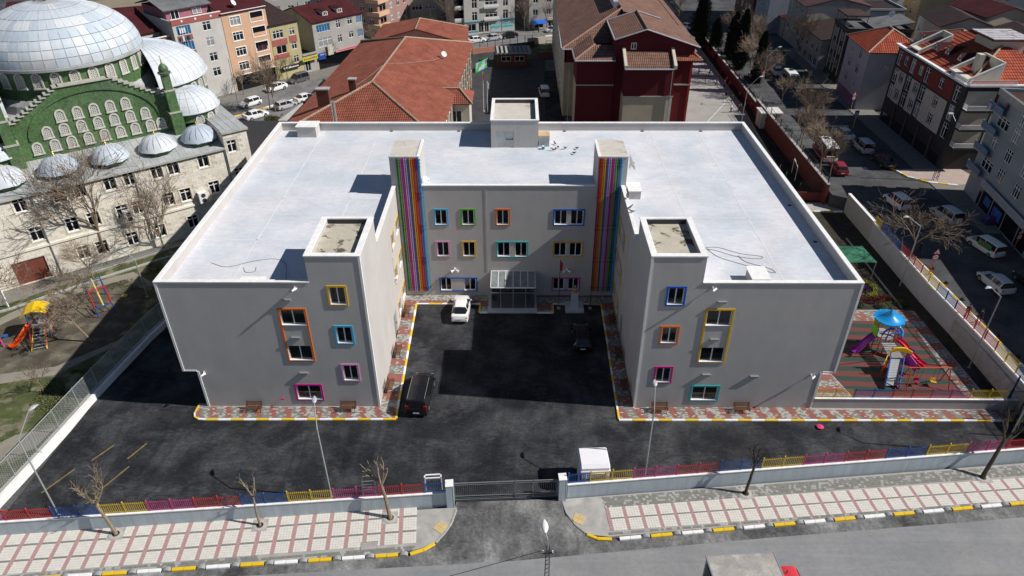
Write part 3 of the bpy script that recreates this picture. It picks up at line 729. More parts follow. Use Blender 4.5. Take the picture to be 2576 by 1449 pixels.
for c_, ops in front_sets:
    x0 = min(o[0] for o in ops); z0 = min(o[1] for o in ops); x1 = max(o[0] + o[2] for o in ops); z1 = max(o[1] + o[3] for o in ops)
    s = surround(None, x0, z0, x1 - x0, z1 - z0, c_[0], Tfront, t=0.15)
    for o in ops: sash(s, Tfront, 0, *o)
for c_, ix in back_sets:
    ops = [bk_ops[i] for i in ix]
    x0 = min(o[0] for o in ops); z0 = min(o[1] for o in ops); x1 = max(o[0] + o[2] for o in ops); z1 = max(o[1] + o[3] for o in ops)
    s = surround(None, x0, z0, x1 - x0, z1 - z0, c_, Tback, t=0.13)
    for o in ops: sash(s, Tback, 0, *o)
for (X, sg, c_) in ((XA, -1, 'yellow'), (XB, 1, 'amber')):
    for z in (8.5, 4.75, 0.75):
        if sg < 0: T = lambda u, d, zz: (XA - d, u, zz); rz = PI / 2
        else: T = lambda u, d, zz: (XB + d, -u, zz); rz = -PI / 2
        us = (12.6, 15.4)
        if sg > 0: us = (-14.0, -16.8)
        s = surround(None, min(us), z, 4.2, 1.55, c_, T, t=.13)
        for u in us: sash(s, T, rz, u, z, 1.4, 1.55)
# side doors in the courtyard
for X, rz in ((XA, PI / 2), (XB, -PI / 2)):
    b = MB(); b.box(.06, -.05, 0, 1.44, 0, 2.5, M_metal); b.box(0, -.08, 0, .06, .02, 2.56, M_white); b.box(1.44, -.08, 0, 1.5, .02, 2.56, M_white); b.box(.06, -.08, 2.5, 1.44, .02, 2.56, M_white)
    dd = put('door', b, school, (X + (-.14 if X < 0 else .14), 9.6 if X < 0 else 11.1, .12), (0, 0, rz))
    b = MB(); b.box(1.25, -.12, 1.0, 1.3, -.05, 1.2, M_darkmetal); put('handle', b, dd)
# entrance: glass doors under a glazed canopy, marble step
M_canopy = mat('grimy_canopy_glass', (0.20, 0.22, 0.22), .15, var=.3, scale=1.5, fine=.3, spec=.6)
M_marble = mat('marble', (0.50, 0.52, 0.55), .35, var=.12, scale=1.2, fine=.1)
b = MB(); b.box(-2.1, 14.2, 0, 3.0, YC - .01, .17, M_marble); put('entrance_step', b, school)
b = MB(); x0, x1 = -1.72, 2.48; y = YC + .1
for x in (x0, -.75, .35, 1.5, x1 - .07): b.box(x, y - .06, .17, x + .07, y + .02, 3.0, M_metal)
for z in (.17, 2.2, 2.93): b.box(x0, y - .055, z, x1, y + .015, z + .08, M_metal)
ed = put('entrance_door', b, school)
b = MB(); b.box(x0, y + .02, .2, x1, y + .04, 2.95, M_glass); put('pane', b, ed)
b = MB()
for x in (.25, .5): b.tube((x, y - .1, .9), (x, y - .1, 1.5), .02, M_metal, 5)
put('handle', b, ed)
M_vest = bpy.data.materials.new('vestibule_glass'); M_vest.use_nodes = True; _b = M_vest.node_tree.nodes['Principled BSDF']
_b.inputs['Base Color'].default_value = (.05, .06, .07, 1); _b.inputs['Roughness'].default_value = .05; _b.inputs['Alpha'].default_value = .45; _b.inputs['Specular IOR Level'].default_value = .7
cx0, cx1, yv = -1.78, 2.82, 14.85
b = MB(); n = 6
for i in range(n + 1):
    x = cx0 + (cx1 - cx0) * i / n; b.rings([[(x - .03, yv, 2.72), (x + .03, yv, 2.72), (x + .03, yv, 2.8), (x - .03, yv, 2.8)], [(x - .03, YC, 3.12), (x + .03, YC, 3.12), (x + .03, YC, 3.2), (x - .03, YC, 3.2)]], M_white)
b.box(cx0, yv - .05, 2.7, cx1, yv + .03, 2.82, M_white); b.box(cx0, YC - .08, 3.1, cx1, YC, 3.22, M_white)
cn = put('canopy', b, school)
for i in range(n):
    xa = cx0 + (cx1 - cx0) * i / n + .035; xb = cx0 + (cx1 - cx0) * (i + 1) / n - .035
    b = MB(); b.rings([[(xa, yv, 2.79), (xb, yv, 2.79), (xb, yv, 2.8), (xa, yv, 2.8)], [(xa, YC - .02, 3.19), (xb, YC - .02, 3.19), (xb, YC - .02, 3.2), (xa, YC - .02, 3.2)]], M_canopy); put('canopy_pane', b, cn)
b = MB()
for x in (cx0, -.8, .5, 1.8, cx1 - .07): b.box(x, yv - .03, .17, x + .07, yv + .04, 2.7, M_metal)
for z in (.17, 2.1): b.box(cx0, yv - .035, z, cx1, yv + .035, z + .07, M_metal)
for x in (cx0, cx1 - .07):
    for y in (15.7, 16.6): b.box(x, y, .17, x + .07, y + .07, 2.9, M_metal)
vs = put('glass_porch', b, school)
b = MB(); b.box(cx0 + .04, yv, .2, cx1 - .04, yv + .012, 2.7, M_vest); put('pane', b, vs)
for x in (cx0 + .02, cx1 - .04): b = MB(); b.face([(x, yv + .02, .2), (x, YC - .02, .2), (x, YC - .02, 3.05), (x, yv + .02, 2.7)], M_vest); put('pane', b, vs)
# wall lamps, cameras and loudspeakers
def wall_lamp(x, z, T):
    b = MB()
    for i in range(4): b.box(-.36, -.16, i * .05, .36, -.0, i * .05 + .03, M_metal)
    put('wall_lamp', b, school, T(x, 0, z))
M_metal2 = M_metal
for x, z in ((-17.2, 11.28), (-17.1, 7.55), (-17.05, 3.8), (17.05, 11.15), (17.0, 7.45), (16.9, 3.72), (20.95, 3.55)): wall_lamp(x, z, Tfront)
def camera(x, z, y=0):
    b = MB(); b.tube((0, 0, 0), (0, -.34, .05), .035, M_white, 5); b.tube((-.1, -.5, -.02), (.22, -.22, .05), .085, M_white, 8); b.box(-.06, -.05, -.06, .06, 0, .1, M_white)
    put('security_camera', b, school, (x, y, z))
for x, z in ((-16.35, 12.55), (-25.5, 3.95), (25.7, 3.8), (16.1, 12.6)): camera(x, z)
b = MB(); b.tube((0, 0, 0), (0, -.2, .02), .03, M_red_ := C_RAIL['red'], 5)
for dx in (-.09, .09): b.tube((dx, -.22, 0), (dx, -.3, 0), .075, C_RAIL['red'], 8)
put('alarm_bell', b, school, (-19.3, 0, 1.15))
for x in (-5.6, 6.15):
    b = MB(); b.box(-.09, -.16, .0, .09, 0, .22, M_white)
    for s in (-1, 1):
        b.tube((s * .06, -.15, .05), (s * .38, -.3, -.08), .05, M_white, 8, .16)
    put('loudspeaker', b, school, (x, YC, 3.35))
# downpipe-like cable and small conduit on the side wall
b = MB(); b.path([(XA + .04, 12.1, 5.7), (XA + .04, 12.1, 8.1)], .03, M_white, 5); b.box(XA, 12.0, 5.4, XA + .28, 12.2, 5.7, M_white); put('conduit', b, school)

# things lying on the roof
def cable(pts, lab, z=ZR + .02):
    b = MB(); P = [Vector((x, y, z)) for x, y in pts]
    out = []
    for i in range(len(P) - 1):
        p0 = P[max(i - 1, 0)]; p1 = P[i]; p2 = P[i + 1]; p3 = P[min(i + 2, len(P) - 1)]
        for k in range(5):
            t = k / 5; out.append(0.5 * ((2 * p1) + (-p0 + p2) * t + (2 * p0 - 5 * p1 + 4 * p2 - p3) * t * t + (-p0 + 3 * p1 - 3 * p2 + p3) * t ** 3))
    out.append(P[-1]); b.path(out, .016, M_darkmetal, 4)
    solo(put('cable', b), lab, 'cable')
cable([(-24.6, 4.4), (-23, 3.7), (-21.2, 4.6), (-19.4, 5.0), (-18.3, 4.2), (-17.8, 2.6), (-17.6, 1.6)], 'long dark cable curling over the left wing roof towards the front tower shadow')
cable([(-21.6, 3.6), (-21.2, 2.9), (-20.5, 3.0), (-20.6, 3.7)], 'short loose loop of cable beside the long roof cable on the left wing')
cable([(17.2, 6.8), (17.9, 5.4), (19.6, 4.2), (21.0, 3.3), (21.9, 2.9), (21.6, 3.6), (20.0, 4.6), (19.6, 5.6)], 'long thin cable lying over the right wing roof behind its vent box')
cable([(16.9, 6.9), (18.2, 7.0), (19.8, 6.0), (21.5, 5.5), (21.1, 5.1), (19.4, 5.5), (18.0, 6.4), (17.0, 6.8)], 'flat narrow coil of cable beside the right front tower on the roof')
def dish(name, label, loc, rz, r=.45, tilt=35, parent=None):
    t_ = thing(name, label, 'satellite dish', loc, rz)
    b = MB(); prof = [(r * k / 5, 0.28 * r * (k / 5) ** 2) for k in range(6)]; b.lathe(prof, M_coping, 16)
    put('reflector', b, t_, (0, 0, .5), (R(90 - tilt), 0, 0), smooth=True)
    b = MB(); b.tube((0, .0, 0), (0, .05, .5), .03, M_darkmetal, 5); b.tube((0, 0, .3), (0, -.35, .55), .02, M_darkmetal, 5); b.tube((.2, 0, .0), (0, .03, .3), .015, M_darkmetal, 4); b.tube((-.2, 0, .0), (0, .03, .3), .015, M_darkmetal, 4); put('bracket', b, t_)
    b = MB(); b.tube((0, -.4, .52), (0, -.3, .6), .04, M_darkmetal, 6); put('receiver', b, t_)
    return t_
dish('satellite_dish', 'small grey satellite dish beside the left rainbow tower', (-8.1, 18.2, ZR + .6), R(70))
dish('satellite_dish', 'large white satellite dish on the side of the right rainbow tower', (12.0, 18.7, ZR + 2.2), R(95), .85, 20)
# shed, bucket and birds by the stair block
t_ = thing('tin_shed', 'small corrugated metal hutch with a chipboard lid beside the roof stair block', 'hutch', (3.35, 29.6, ZR))
b = MB()
for i in range(9): b.box(.02 + i * .13, 0, 0, .12 + i * .13, .02, 1.1, M_metal)
b.box(0, .02, 0, 1.2, 1.6, 1.1, M_metal); put('side_panel', b, t_)
b = MB(); b.box(-.1, .3, 1.1, 1.25, 1.75, 1.16, mat('chipboard', (0.5, 0.36, 0.2), .8)); put('lid', b, t_)
b = MB(); b.lathe([(0, 0), (.17, 0), (.22, .38), (.2, .38), (.16, .05)], mat('aqua_plastic', (0.05, 0.35, 0.42), .4), 14, (0, 0, 0)); b.lathe([(.0, .34), (.2, .36)], M_white, 14)
solo(put('bucket', b, None, (3.85, 28.9, ZR)), 'turquoise bucket full of white stuff by the metal hutch', 'bucket')
def bird_mesh():
    b = MB(); m = mat('pigeon_grey', (0.12, 0.12, 0.13), .7)
    b.rings([[(r * math.cos(a), y, .1 + z + r * math.sin(a)) for a in [k * PI / 3 for k in range(6)]] for (y, r, z) in ((-.2, .015, .0), (-.08, .045, .0), (.03, .06, .02), (.1, .035, .08), (.14, .035, .11), (.18, .012, .11))], m)
    b.tube((.02, 0, .06), (.03, .02, 0), .006, m, 4); b.tube((-.02, 0, .06), (-.03, .02, 0), .006, m, 4)
    return b.mesh('pigeon', True)
BM = bird_mesh()
rb_ = random.Random(3)
for i, (x, y, z, lab) in enumerate(((4.9, 28.4, ZR, 'pigeon'), (5.5, 29.1, ZR, ''), (6.3, 28.9, ZR, ''), (7.6, 28.8, ZR, ''), (7.2, 27.4, ZR, ''), (5.2, 30.2, ZR, ''), (10.95 + .35, 14.6, ZP + .09, 'par'), (11.3, 12.4, ZP + .09, 'par'), (11.3, 11.6, ZP + .09, 'par'))):
    o = link('pigeon', BM, None, (x, y, z), (0, 0, rb_.uniform(0, 6.2)), 1.7)
    solo(o, 'grey pigeon on the white coping of the right inner parapet' if lab == 'par' else 'grey pigeon on the pale roof near the stair block', 'pigeon', 'pigeons on the parapet' if lab == 'par' else 'pigeons on the roof')

# ---------------------------------------------------------------- railed walls, gate
def railed_wall(name, label, A, B, z0, wall_h, thick, colors, bay, rail_h=1.0, nb=11, mwall=None, coping=True, bars_sep=True, cat='wall', zfoot=-0.2):
    A = Vector((*A, 0)); B = Vector((*B, 0)); L = (B - A).length; ang = math.atan2(B.y - A.y, B.x - A.x)
    th = thing(name, label, cat, (A.x, A.y, z0), ang)
    b = MB(); b.box(0, -thick / 2, zfoot, L, thick / 2, wall_h, mwall or M_blue_wall); put('wall', b, th)
    if coping: b = MB(); b.box(-.02, -thick / 2 - .04, wall_h, L + .02, thick / 2 + .04, wall_h + .07, M_coping); put('coping', b, th)
    n = max(1, round(L / bay)); s = L / n; zt = wall_h + .07
    cache = {}
    for i in range(n):
        c = colors[i % len(colors)]
        if c is None: continue
        m = C_RAIL[c]
        if c not in cache:
            p = MB(); p.box(.02, -.03, 0, .09, .03, rail_h + .06, m); p.lathe([(.055, rail_h + .06), (.055, rail_h + .12), (0, rail_h + .15)], m, 6, (.055, 0, 0))
            p.box(.09, -.018, .1, s + .02, .018, .14, m); p.box(.09, -.018, rail_h - .14, s + .02, .018, rail_h - .1, m)
            q = MB(); q.box(-.014, -.014, .03, .014, .014, rail_h, m)
            cache[c] = (p.mesh('railing_panel'), q.mesh('bar'))
        p, q = cache[c]
        o = link('railing_panel', p, th, (i * s, 0, zt))
        for k in range(nb): link('bar', q, o, (.09 + (s - .07) * (k + .5) / nb, 0, 0))
    return th
yw = ['pink', 'pink', 'red', 'red', 'blue', 'blue', 'yellow', 'yellow']
cl_ = ['pink', 'pink', 'red', 'red', 'blue', 'blue', 'yellow', 'yellow', 'pink', 'pink', 'red', 'red', 'blue', 'blue', 'yellow', 'yellow', 'pink', 'pink', 'red', 'red', 'blue']
railed_wall('street_wall', 'pale blue street wall with pink, red, blue and yellow railings left of the gate', (-38.6, -13.55), (-4.25, -10.5), 0, 1.35, .26, ['blue', 'pink', 'red', 'red', 'blue', 'blue', 'yellow', 'yellow', 'pink', 'pink', 'red', 'red', 'blue', 'blue', 'yellow', 'yellow', 'pink', 'pink', 'red', 'red', 'blue'], 1.64)
railed_wall('street_wall', 'pale blue street wall with coloured railings running right from the gate past the white cabin', (4.75, -9.75), (47.6, -5.25), 0, 1.4, .26, ['blue', 'yellow', 'yellow', 'pink', 'pink', 'red', 'red', 'blue', 'blue', 'yellow', 'yellow', 'pink', 'pink', 'red', 'red', 'blue', 'blue', 'yellow', 'yellow', 'pink', 'pink', 'red', 'red', 'blue', 'blue', 'yellow'], 1.66)
railed_wall('playground_wall', 'low grey wall with yellow, blue, red and pink railings between playground and school road', (26.6, 0.1), (48, -0.05), 0, 1.15, .3, ['yellow', 'yellow', 'blue', 'blue', 'red', 'red', 'pink', 'pink', 'yellow', 'yellow', 'blue', 'blue', 'blue'], 1.64, .95, 12, W)
for i, (x, y, lab) in enumerate(((-4.0, -10.5, 'pale blue gate pillar with white edge at the left end of the gate'), (4.35, -9.85, 'pale blue gate pillar with white edge beside the blue railing right of the gate'))):
    t_ = thing('gate_pillar', lab, 'pillar', (x, y, 0), 0.09)
    b = MB(); b.box(-.28, -.32, -.1, .28, .32, 2.25, M_blue_wall); put('shaft', b, t_)
    b = MB(); b.box(-.3, -.34, 2.25, .3, .34, 2.32, M_coping); b.box(.25, -.335, -.05, .29, -.3, 2.25, M_coping); put('cap', b, t_)
g = thing('sliding_gate', 'grey metal sliding gate with fine bars across the school entrance', 'gate', (-3.75, -10.2, 0), math.atan2(.42, 7.9))
M_gate = mat('gate_metal', (.26, .27, .27), .5, .4, var=.1)
b = MB()
GL = 7.75
for x in (0, 4.55, 5.9, GL - .07): b.box(x, -.04, .15, x + .07, .04, 1.95, M_gate)
for z in (.12, .5, 1.72, 1.9): b.box(0, -.035, z, GL, .035, z + .05, M_gate)
put('frame', b, g)
b = MB(); b.box(-.008, -.008, .17, .008, .008, 1.9, M_gate); bm = b.mesh('bar')
for i in range(50): link('bar', bm, g, (.12 + i * .153, 0, 0))
b = MB(); b.box(-.2, -.1, -.03, GL + .2, .1, .05, M_darkmetal); b.box(0, -.02, .3, GL, .02, .33, M_gate); put('track', b, g)
g = thing('gate_guide', 'white metal guide frame standing inside the wall left of the gate', 'gate frame', (-5.9, -9.9, 0), .08)
b = MB()
for x in (0, 1.2): b.box(x, -.05, 0, x + .08, .05, 2.5, M_white)
b.box(0, -.05, 2.42, 1.28, .05, 2.5, M_white); b.box(0, -.35, 2.42, 1.28, -.27, 2.5, M_white); b.box(0, -.35, 2.42, .08, .05, 2.5, M_white); b.box(1.2, -.35, 2.42, 1.28, .05, 2.5, M_white)
for i in range(4): b.box(.1, -.04, 1.2 + i * .18, 1.2, .0, 1.24 + i * .18, M_darkmetal)
put('frame', b, g)
g = thing('metal_frame', 'low grey metal stand behind the pink railing by the pollarded tree', 'stand', (-10.75, -9.7, 0), .1)
b = MB()
for x in (0, .95): b.box(x, 0, 0, x + .05, .05, 1.5, M_metal); b.box(x, .5, 0, x + .05, .55, 1.5, M_metal)
b.box(0, 0, 1.45, 1.0, .05, 1.5, M_metal); b.box(0, .5, 1.45, 1.0, .55, 1.5, M_metal)
for i in range(3): b.box(0, .02, .5 + i * .3, 1.0, .05, .53 + i * .3, M_metal)
put('frame', b, g)
# inside-yard wall and wire fence on the left
LW = [(-38.3, -13.4), (-37.25, -6.0), (-36.35, 2.0), (-35.25, 9.5), (-33.2, 18.5), (-31.4, 27.0)]
lw = thing('boundary_wall', 'low white boundary wall carrying a tall galvanised mesh fence beside the park', 'wall', (0, 0, 0))
M_meshwire = M_metal
for a, b_ in zip(LW[:-1], LW[1:]):
    a = Vector((*a, 0)); b_ = Vector((*b_, 0)); d = b_ - a; L = d.length; d.normalize(); nn = Vector((-d.y, d.x, 0)); ang = math.atan2(d.y, d.x)
    w = MB(); w.box(0, -.13, -.2, L + .05, .13, .62, M_coping); w.box(0, .13, -.2, L + .05, .55, .56, M_conc); put('wall_section', w, lw, a, (0, 0, ang))
    n = max(1, round(L / 2.4)); s = L / n
    for i in range(n):
        p = MB(); p.box(0, -.03, 0, .06, .03, 2.1, M_pole); p.tube((.03, .0, 2.0), (s + .03, 0, 2.0), .03, M_pole, 5, cap=False); p.tube((.03, 0, .12), (s + .03, 0, .12), .02, M_pole, 5, cap=False)
        o = put('fence_panel', p, lw, a + d * (i * s) + nn * .3 + Vector((0, 0, .56)), (0, 0, ang))
        q = MB(); 
        st = .22
        for k in range(-int(1.9 / st), int(s / st) + 1):
            x = k * st
            x0, z0 = x, 0.12; x1, z1 = x + 1.85, 1.97
            if x0 < 0: z0 -= x0; x0 = 0
            if x1 > s: z1 -= (x1 - s); x1 = s
            if z1 > z0: q.tube((x0, 0, z0), (x1, 0, z1), .009, M_metal, 3, cap=False); q.tube((s - x0, 0, z0), (s - x1, 0, z1), .009, M_metal, 3, cap=False)
        put('wire_mesh', q, o, kind='stuff')

# ---------------------------------------------------------------- retaining wall and the higher street on the right
ZU = 1.8
M_retain = mat('retaining_wall_paint', (0.40, 0.40, 0.41), .9, var=.08, scale=.5, fine=.05)
hs = slab('upper_street', [(46.0, -12), (70, -12), (260, -12), (260, 260), (43.4, 260), (43.4, 79), (42.5, 74), (42.2, 38.6), (45.0, 36.8), (46.0, 15)], ZU, M_road_dark)
uf = slab('upper_footpath', [(44.05, -6), (46.55, -6), (46.25, 4), (45.8, 15), (44.6, 36.8), (43.6, 37.2)], ZU + .12, M_conc, z0=-.1)
rw = [(44.45, -6.0), (44.3, 4.9), (43.75, 16.3), (43.65, 29.4), (43.6, 37.0)]
seg_cols = [['red', 'blue', 'yellow', 'yellow', 'blue', 'yellow', 'yellow'], ['red', 'red', 'red', 'red', 'blue', 'blue', 'yellow'], ['yellow', 'red', 'red', 'red', 'blue', 'blue', 'blue'], [None]]
names_ = ['tall white retaining wall section with yellow and blue railing nearest the school road', 'tall white retaining wall section with red railing where two people walk above', 'tall white retaining wall section with red and yellow railing by the 20 sign', 'plain beige end section of the retaining wall at the garden corner']
for i, (a, b_) in enumerate(zip(rw[:-1], rw[1:])):
    railed_wall('retaining_wall', names_[i], a, b_, 0, (2.45, 2.5, 2.55, 2.7)[i], .28, seg_cols[i], 1.64, .95, 12, M_retain if i < 3 else mat('beige_retaining', (.36, .34, .30), .9, var=.08))
kerb_line(hs, [(46.62, -6), (46.33, 4), (45.88, 15), (44.72, 36.5)], 1.2, ZU, 0, w=.18, h=.15)
hb2 = MB(); hb2.lathe([(.24, 0), (.22, .1), (.14, .2), (0, .25)], M_black, 10); hb2 = hb2.mesh('bollard_dome')
for i, y in enumerate((2, 5, 8.2, 11.2, 14.2, 17.3, 20.2)):
    o = link('bollard_dome', hb2, None, (46.75 - (y) * .02, y, ZU)); solo(o, 'black rubber dome on the upper kerb, %s from the people on the footpath' % ('two before', 'one before', 'the one beside', 'one beyond', 'two beyond', 'three beyond', 'farthest')[i], 'bollard', 'black domes along the upper kerb')
# garden beside the school on the right: soil, beds, hedge lines, green shade roof, pool mosaic
M_soil = mat('garden_soil', (0.035, 0.028, 0.022), .95, var=.35, scale=1.2, fine=.3, c2=(.03, .04, .015), thr=(.5, .6))
slab('garden_soil', [(41.3, 14.2), (43.3, 6.5), (44.2, 0.3), (45.2, .3), (44.3, 16), (43.8, 37), (41.6, 36.5), (41.2, 28)], 0.06, M_soil)
slab('garden_soil', [(35.5, 15.0), (41.3, 15.0), (41.1, 37), (36.5, 37)], 0.05, M_soil)
M_rub = bpy.data.materials.new('striped_rubber'); M_rub.use_nodes = True
n = M_rub.node_tree.nodes; l = M_rub.node_tree.links; bs = n['Principled BSDF']; bs.inputs['Roughness'].default_value = .9
tc = n.new('ShaderNodeTexCoord'); wv = n.new('ShaderNodeTexWave'); wv.bands_direction = 'Y'; wv.inputs['Scale'].default_value = .225; wv.inputs['Distortion'].default_value = 1.6; wv.inputs['Detail'].default_value = 3; wv.inputs['Detail Scale'].default_value = 1.2
mp = n.new('ShaderNodeMapping'); mp.inputs['Rotation'].default_value = (0, 0, .05); l.new(tc.outputs['Object'], mp.inputs['Vector']); l.new(mp.outputs['Vector'], wv.inputs['Vector'])
rp = n.new('ShaderNodeValToRGB'); rp.color_ramp.elements[0].position = .47; rp.color_ramp.elements[1].position = .53; rp.color_ramp.elements[0].color = (.022, .046, .036, 1); rp.color_ramp.elements[1].color = (.13, .034, .03, 1)
l.new(wv.outputs['Fac'], rp.inputs['Fac']); l.new(rp.outputs['Color'], bs.inputs['Base Color'])
slab('play_surface', [(26.8, .3), (40.7, .3), (40.75, 1.5), (41.0, 12.9), (33.9, 13.0), (29.0, 5.0)], 0.03, M_rub)
pp = slab('playground_path', [(26.6, .3), (31.0, .3), (30.0, 4.6), (27.6, 5.2), (26.6, 4)], 0.045, M_conc)
bricks_area('paving_blocks', pp, [(26.8, .35), (30.8, .35), (29.9, 4.5), (27.0, 4.5)], .045, striped(1.6, .4, vert=True), bw=.24, bh=.125)
pp = slab('playground_path', [(27.0, 13.0), (41.0, 12.95), (40.75, 6.0), (40.55, .3), (42.6, .3), (42.5, 6.2), (42.3, 14.9), (27.0, 14.9)], 0.04, M_conc)
bricks_area('paving_blocks', pp, [(30.5, 13.05), (42.3, 13.0), (42.25, 14.8), (30.5, 14.8)], .04, striped(2.5, .6, red=.5), bw=.24, bh=.125)
bricks_area('paving_blocks', pp, [(41.0, 12.9), (40.8, 6.0), (40.6, .4), (42.4, .4), (42.4, 12.9)], .04, striped(2.5, .6, vert=True, red=.45), bw=.24, bh=.125)
# shrubs in the bed: tufts of leaves
def leaf_clump(m1, m2, n, r, h, seed, size=.09):
    q = random.Random(seed); b = MB()
    for i in range(n):
        a = q.uniform(0, 2 * PI); rr = r * math.sqrt(q.random()); z = h * q.random() * (1 - .5 * (rr / r) ** 2)
        p = Vector((rr * math.cos(a), rr * math.sin(a), z + .02)); d = Vector((q.uniform(-1, 1), q.uniform(-1, 1), q.uniform(-.2, 1))).normalized(); e2 = d.orthogonal().normalized()
        e2 = Matrix.Rotation(q.uniform(0, 6), 3, d) @ e2; s = size * q.uniform(.6, 1.4)
        b.face([p - e2 * s * .4, p + d * s, p + e2 * s * .4, p - d * s * .5], m1 if q.random() < .6 else m2)
    return b
def plantmat(n_, c): return mat(n_, c, .8, var=.35, scale=4, spec=.1)
PM = dict(purple=plantmat('purple_leaf', (.05, .02, .07)), yellow=plantmat('yellow_leaf', (.22, .22, .02)), red=plantmat('red_leaf', (.13, .03, .025)), green=M_leaf, dry=plantmat('dry_leaf', (.09, .07, .035)))
def plant(name, label, cat, loc, n_, r, h, a, b_, seed, group=None, size=.09):
    o = put(name, leaf_clump(PM[a], PM[b_], n_, r, h, seed, size), None, loc); solo(o, label, cat, group)
    return o
plant('flower_bed', 'round bed of dark purple leaves ringed with yellow beside the green shade roof', 'flower bed', (38.3, 18.9, .06), 1500, 1.3, .35, 'purple', 'purple', 1)
b = MB(); q = random.Random(5)
for i in range(1500):
    a = q.uniform(0, 2 * PI); rr = q.uniform(1.35, 1.9); p = Vector((38.3 + rr * math.cos(a), 18.9 + rr * math.sin(a), .06 + q.random() * .35)); d = Vector((q.uniform(-1, 1), q.uniform(-1, 1), 1)).normalized(); e2 = d.orthogonal().normalized() * .05
    b.face([p - e2, p + d * .13, p + e2, p - d * .05], PM['yellow'] if q.random() < .7 else PM['green'])
solo(put('yellow_border', b), 'ring of yellow green leaves round the purple flower bed', 'plants')
for i, (x, y, k1, k2, r, s_) in enumerate(((37.6, 16.6, 'red', 'red', .6, 'dark red shrub left in the row behind the playground path'), (38.6, 16.4, 'red', 'purple', .6, 'reddish purple shrub second in the row behind the playground'), (39.5, 16.6, 'red', 'red', .55, 'dark red shrub third in the row below the purple bed'), (40.4, 16.9, 'red', 'dry', .5, 'reddish shrub at the right end of the row by the retaining wall'),
                                           (36.9, 15.6, 'green', 'dry', .5, 'thin green bush nearest the school wall behind the playground path'), (39.0, 15.3, 'green', 'dry', .45, 'thin green bush behind the blue playground roof'), (41.4, 15.9, 'green', 'dry', .6, 'straggly green bush near the foot of the retaining wall'), (38.2, 27.5, 'green', 'yellow', .6, 'green and yellow shrub beyond the blue mosaic pool'))):
    plant('shrub', s_, 'shrub', (x, y, .05), 420, r, .5, k1, k2, 20 + i)
t_ = thing('green_shade', 'flat green pyramid shade roof over the garden seat beside the school', 'shade roof', (38.9, 22.6, 0))
b = MB(); z = 2.3; m = mat('green_canvas', (0.035, 0.16, 0.09), .8, var=.1)
P = [(-2.6, -1.9), (1.5, -1.9), (1.3, 1.7), (-2.6, 1.7)]
for a, c in zip(P, P[1:] + P[:1]): b.face([(a[0], a[1], z), (c[0], c[1], z), (-.6, -.1, z + .55)], m)
put('canvas', b, t_); b = MB()
for p in P: b.tube((p[0] * .95, p[1] * .95, 0), (p[0] * .95, p[1] * .95, z), .05, M_metal, 6)
put('post', b, t_)
slab('mosaic_pool', [(37.6, 24.9), (40.9, 24.9), (40.9, 26.8), (37.6, 26.8)], .12, mat('blue_mosaic', (.02, .07, .14), .4, var=.6, scale=5, fine=.5))
slab('garden_edging', [(41.15, 15.2), (41.3, 15.2), (41.25, 30), (41.1, 30)], .14, M_conc)
kerb_line(structure('school_path', (lambda b: (b.prism([(36, 37.2), (43.5, 37.2), (43.5, 39.8), (36, 39.8)], -.2, .05, M_conc), b)[1])(MB())), [(36, 37.2), (43.4, 37.1)], 1.3, 0, 0)

# ---------------------------------------------------------------- playgrounds
def bar(b, p, q, m, r=.05, n=6): b.tube(p, q, r, m, n)
M_slide_p = mat('purple_plastic', (0.22, 0.02, 0.25), .35, var=.04); M_slide_r = mat('crimson_plastic', (0.6, 0.01, 0.06), .35, var=.04); M_bluepl = mat('sky_plastic', (0.015, 0.27, 0.62), .35, var=.05)
M_yelpl = mat('yellow_plastic', (0.75, 0.48, 0.01), .4, var=.04); M_greenpl = mat('lime_plastic', (0.15, 0.42, 0.03), .4, var=.04); M_orpl = mat('orange_red_post', (0.55, 0.07, 0.02), .45, var=.05); M_dpl = mat('deep_blue_plastic', (0.01, 0.1, 0.42), .4, var=.04)
M_redpl = mat('red_plastic', (0.55, 0.02, 0.015), .4, var=.04); M_deck = mat('grey_deck', (0.30, 0.31, 0.32), .6, var=.15, scale=3, fine=.2)
pg = thing('play_tower', 'play tower with sky blue cone roof, ramp, purple and crimson slides on striped rubber', 'play tower', (36.0, 6.9, 0.03))
def octo(cx, cy, r, z, n=6, a0=0): return [(cx + r * math.cos(a0 + k * 2 * PI / n), cy + r * math.sin(a0 + k * 2 * PI / n), z) for k in range(n)]
# roof platform hexagon centre (0, 1.6)
hx = octo(0.1, 1.7, 1.0, 0, 6, .3)
for i, p in enumerate(hx): 
    b = MB(); bar(b, (p[0], p[1], 0), (p[0], p[1], 3.55), M_orpl, .055); put('post', b, pg)
b = MB(); b.prism([(p[0] * 1.02, p[1]) for p in hx], 1.55, 1.63, M_deck, bottom=True); put('platform', b, pg)
b = MB(); prof = [(1.3, 3.42), (1.36, 3.54), (1.12, 3.56), (.98, 3.66), (.5, 3.84), (.3, 4.1), (0, 4.6)]; b.lathe(prof, M_bluepl, 28, (.1, 1.7, 0))
b.lathe([(1.3, 3.42), (1.0, 3.46), (0, 3.6)], M_bluepl, 28, (.1, 1.7, 0))
for k in range(14):
    a = k * 2 * PI / 14; b.box(-.12, -.05, 0, .12, .06, .14, M_bluepl, T=lambda p, a=a: (.1 + 1.34 * math.cos(a) + p[0] * -math.sin(a) + p[1] * math.cos(a), 1.7 + 1.34 * math.sin(a) + p[0] * math.cos(a) + p[1] * math.sin(a), 3.42 + p[2]))
put('cone_roof', b, pg, smooth=True)
b = MB(); b.box(-.6, 2.3, 2.5, .9, 2.5, 3.35, M_redpl); put('panel', b, pg, label='red upper panel under the roof'); b = MB(); b.box(-.95, 1.1, 1.65, -.85, 2.2, 2.6, M_greenpl); put('panel', b, pg, label='lime green side panel')
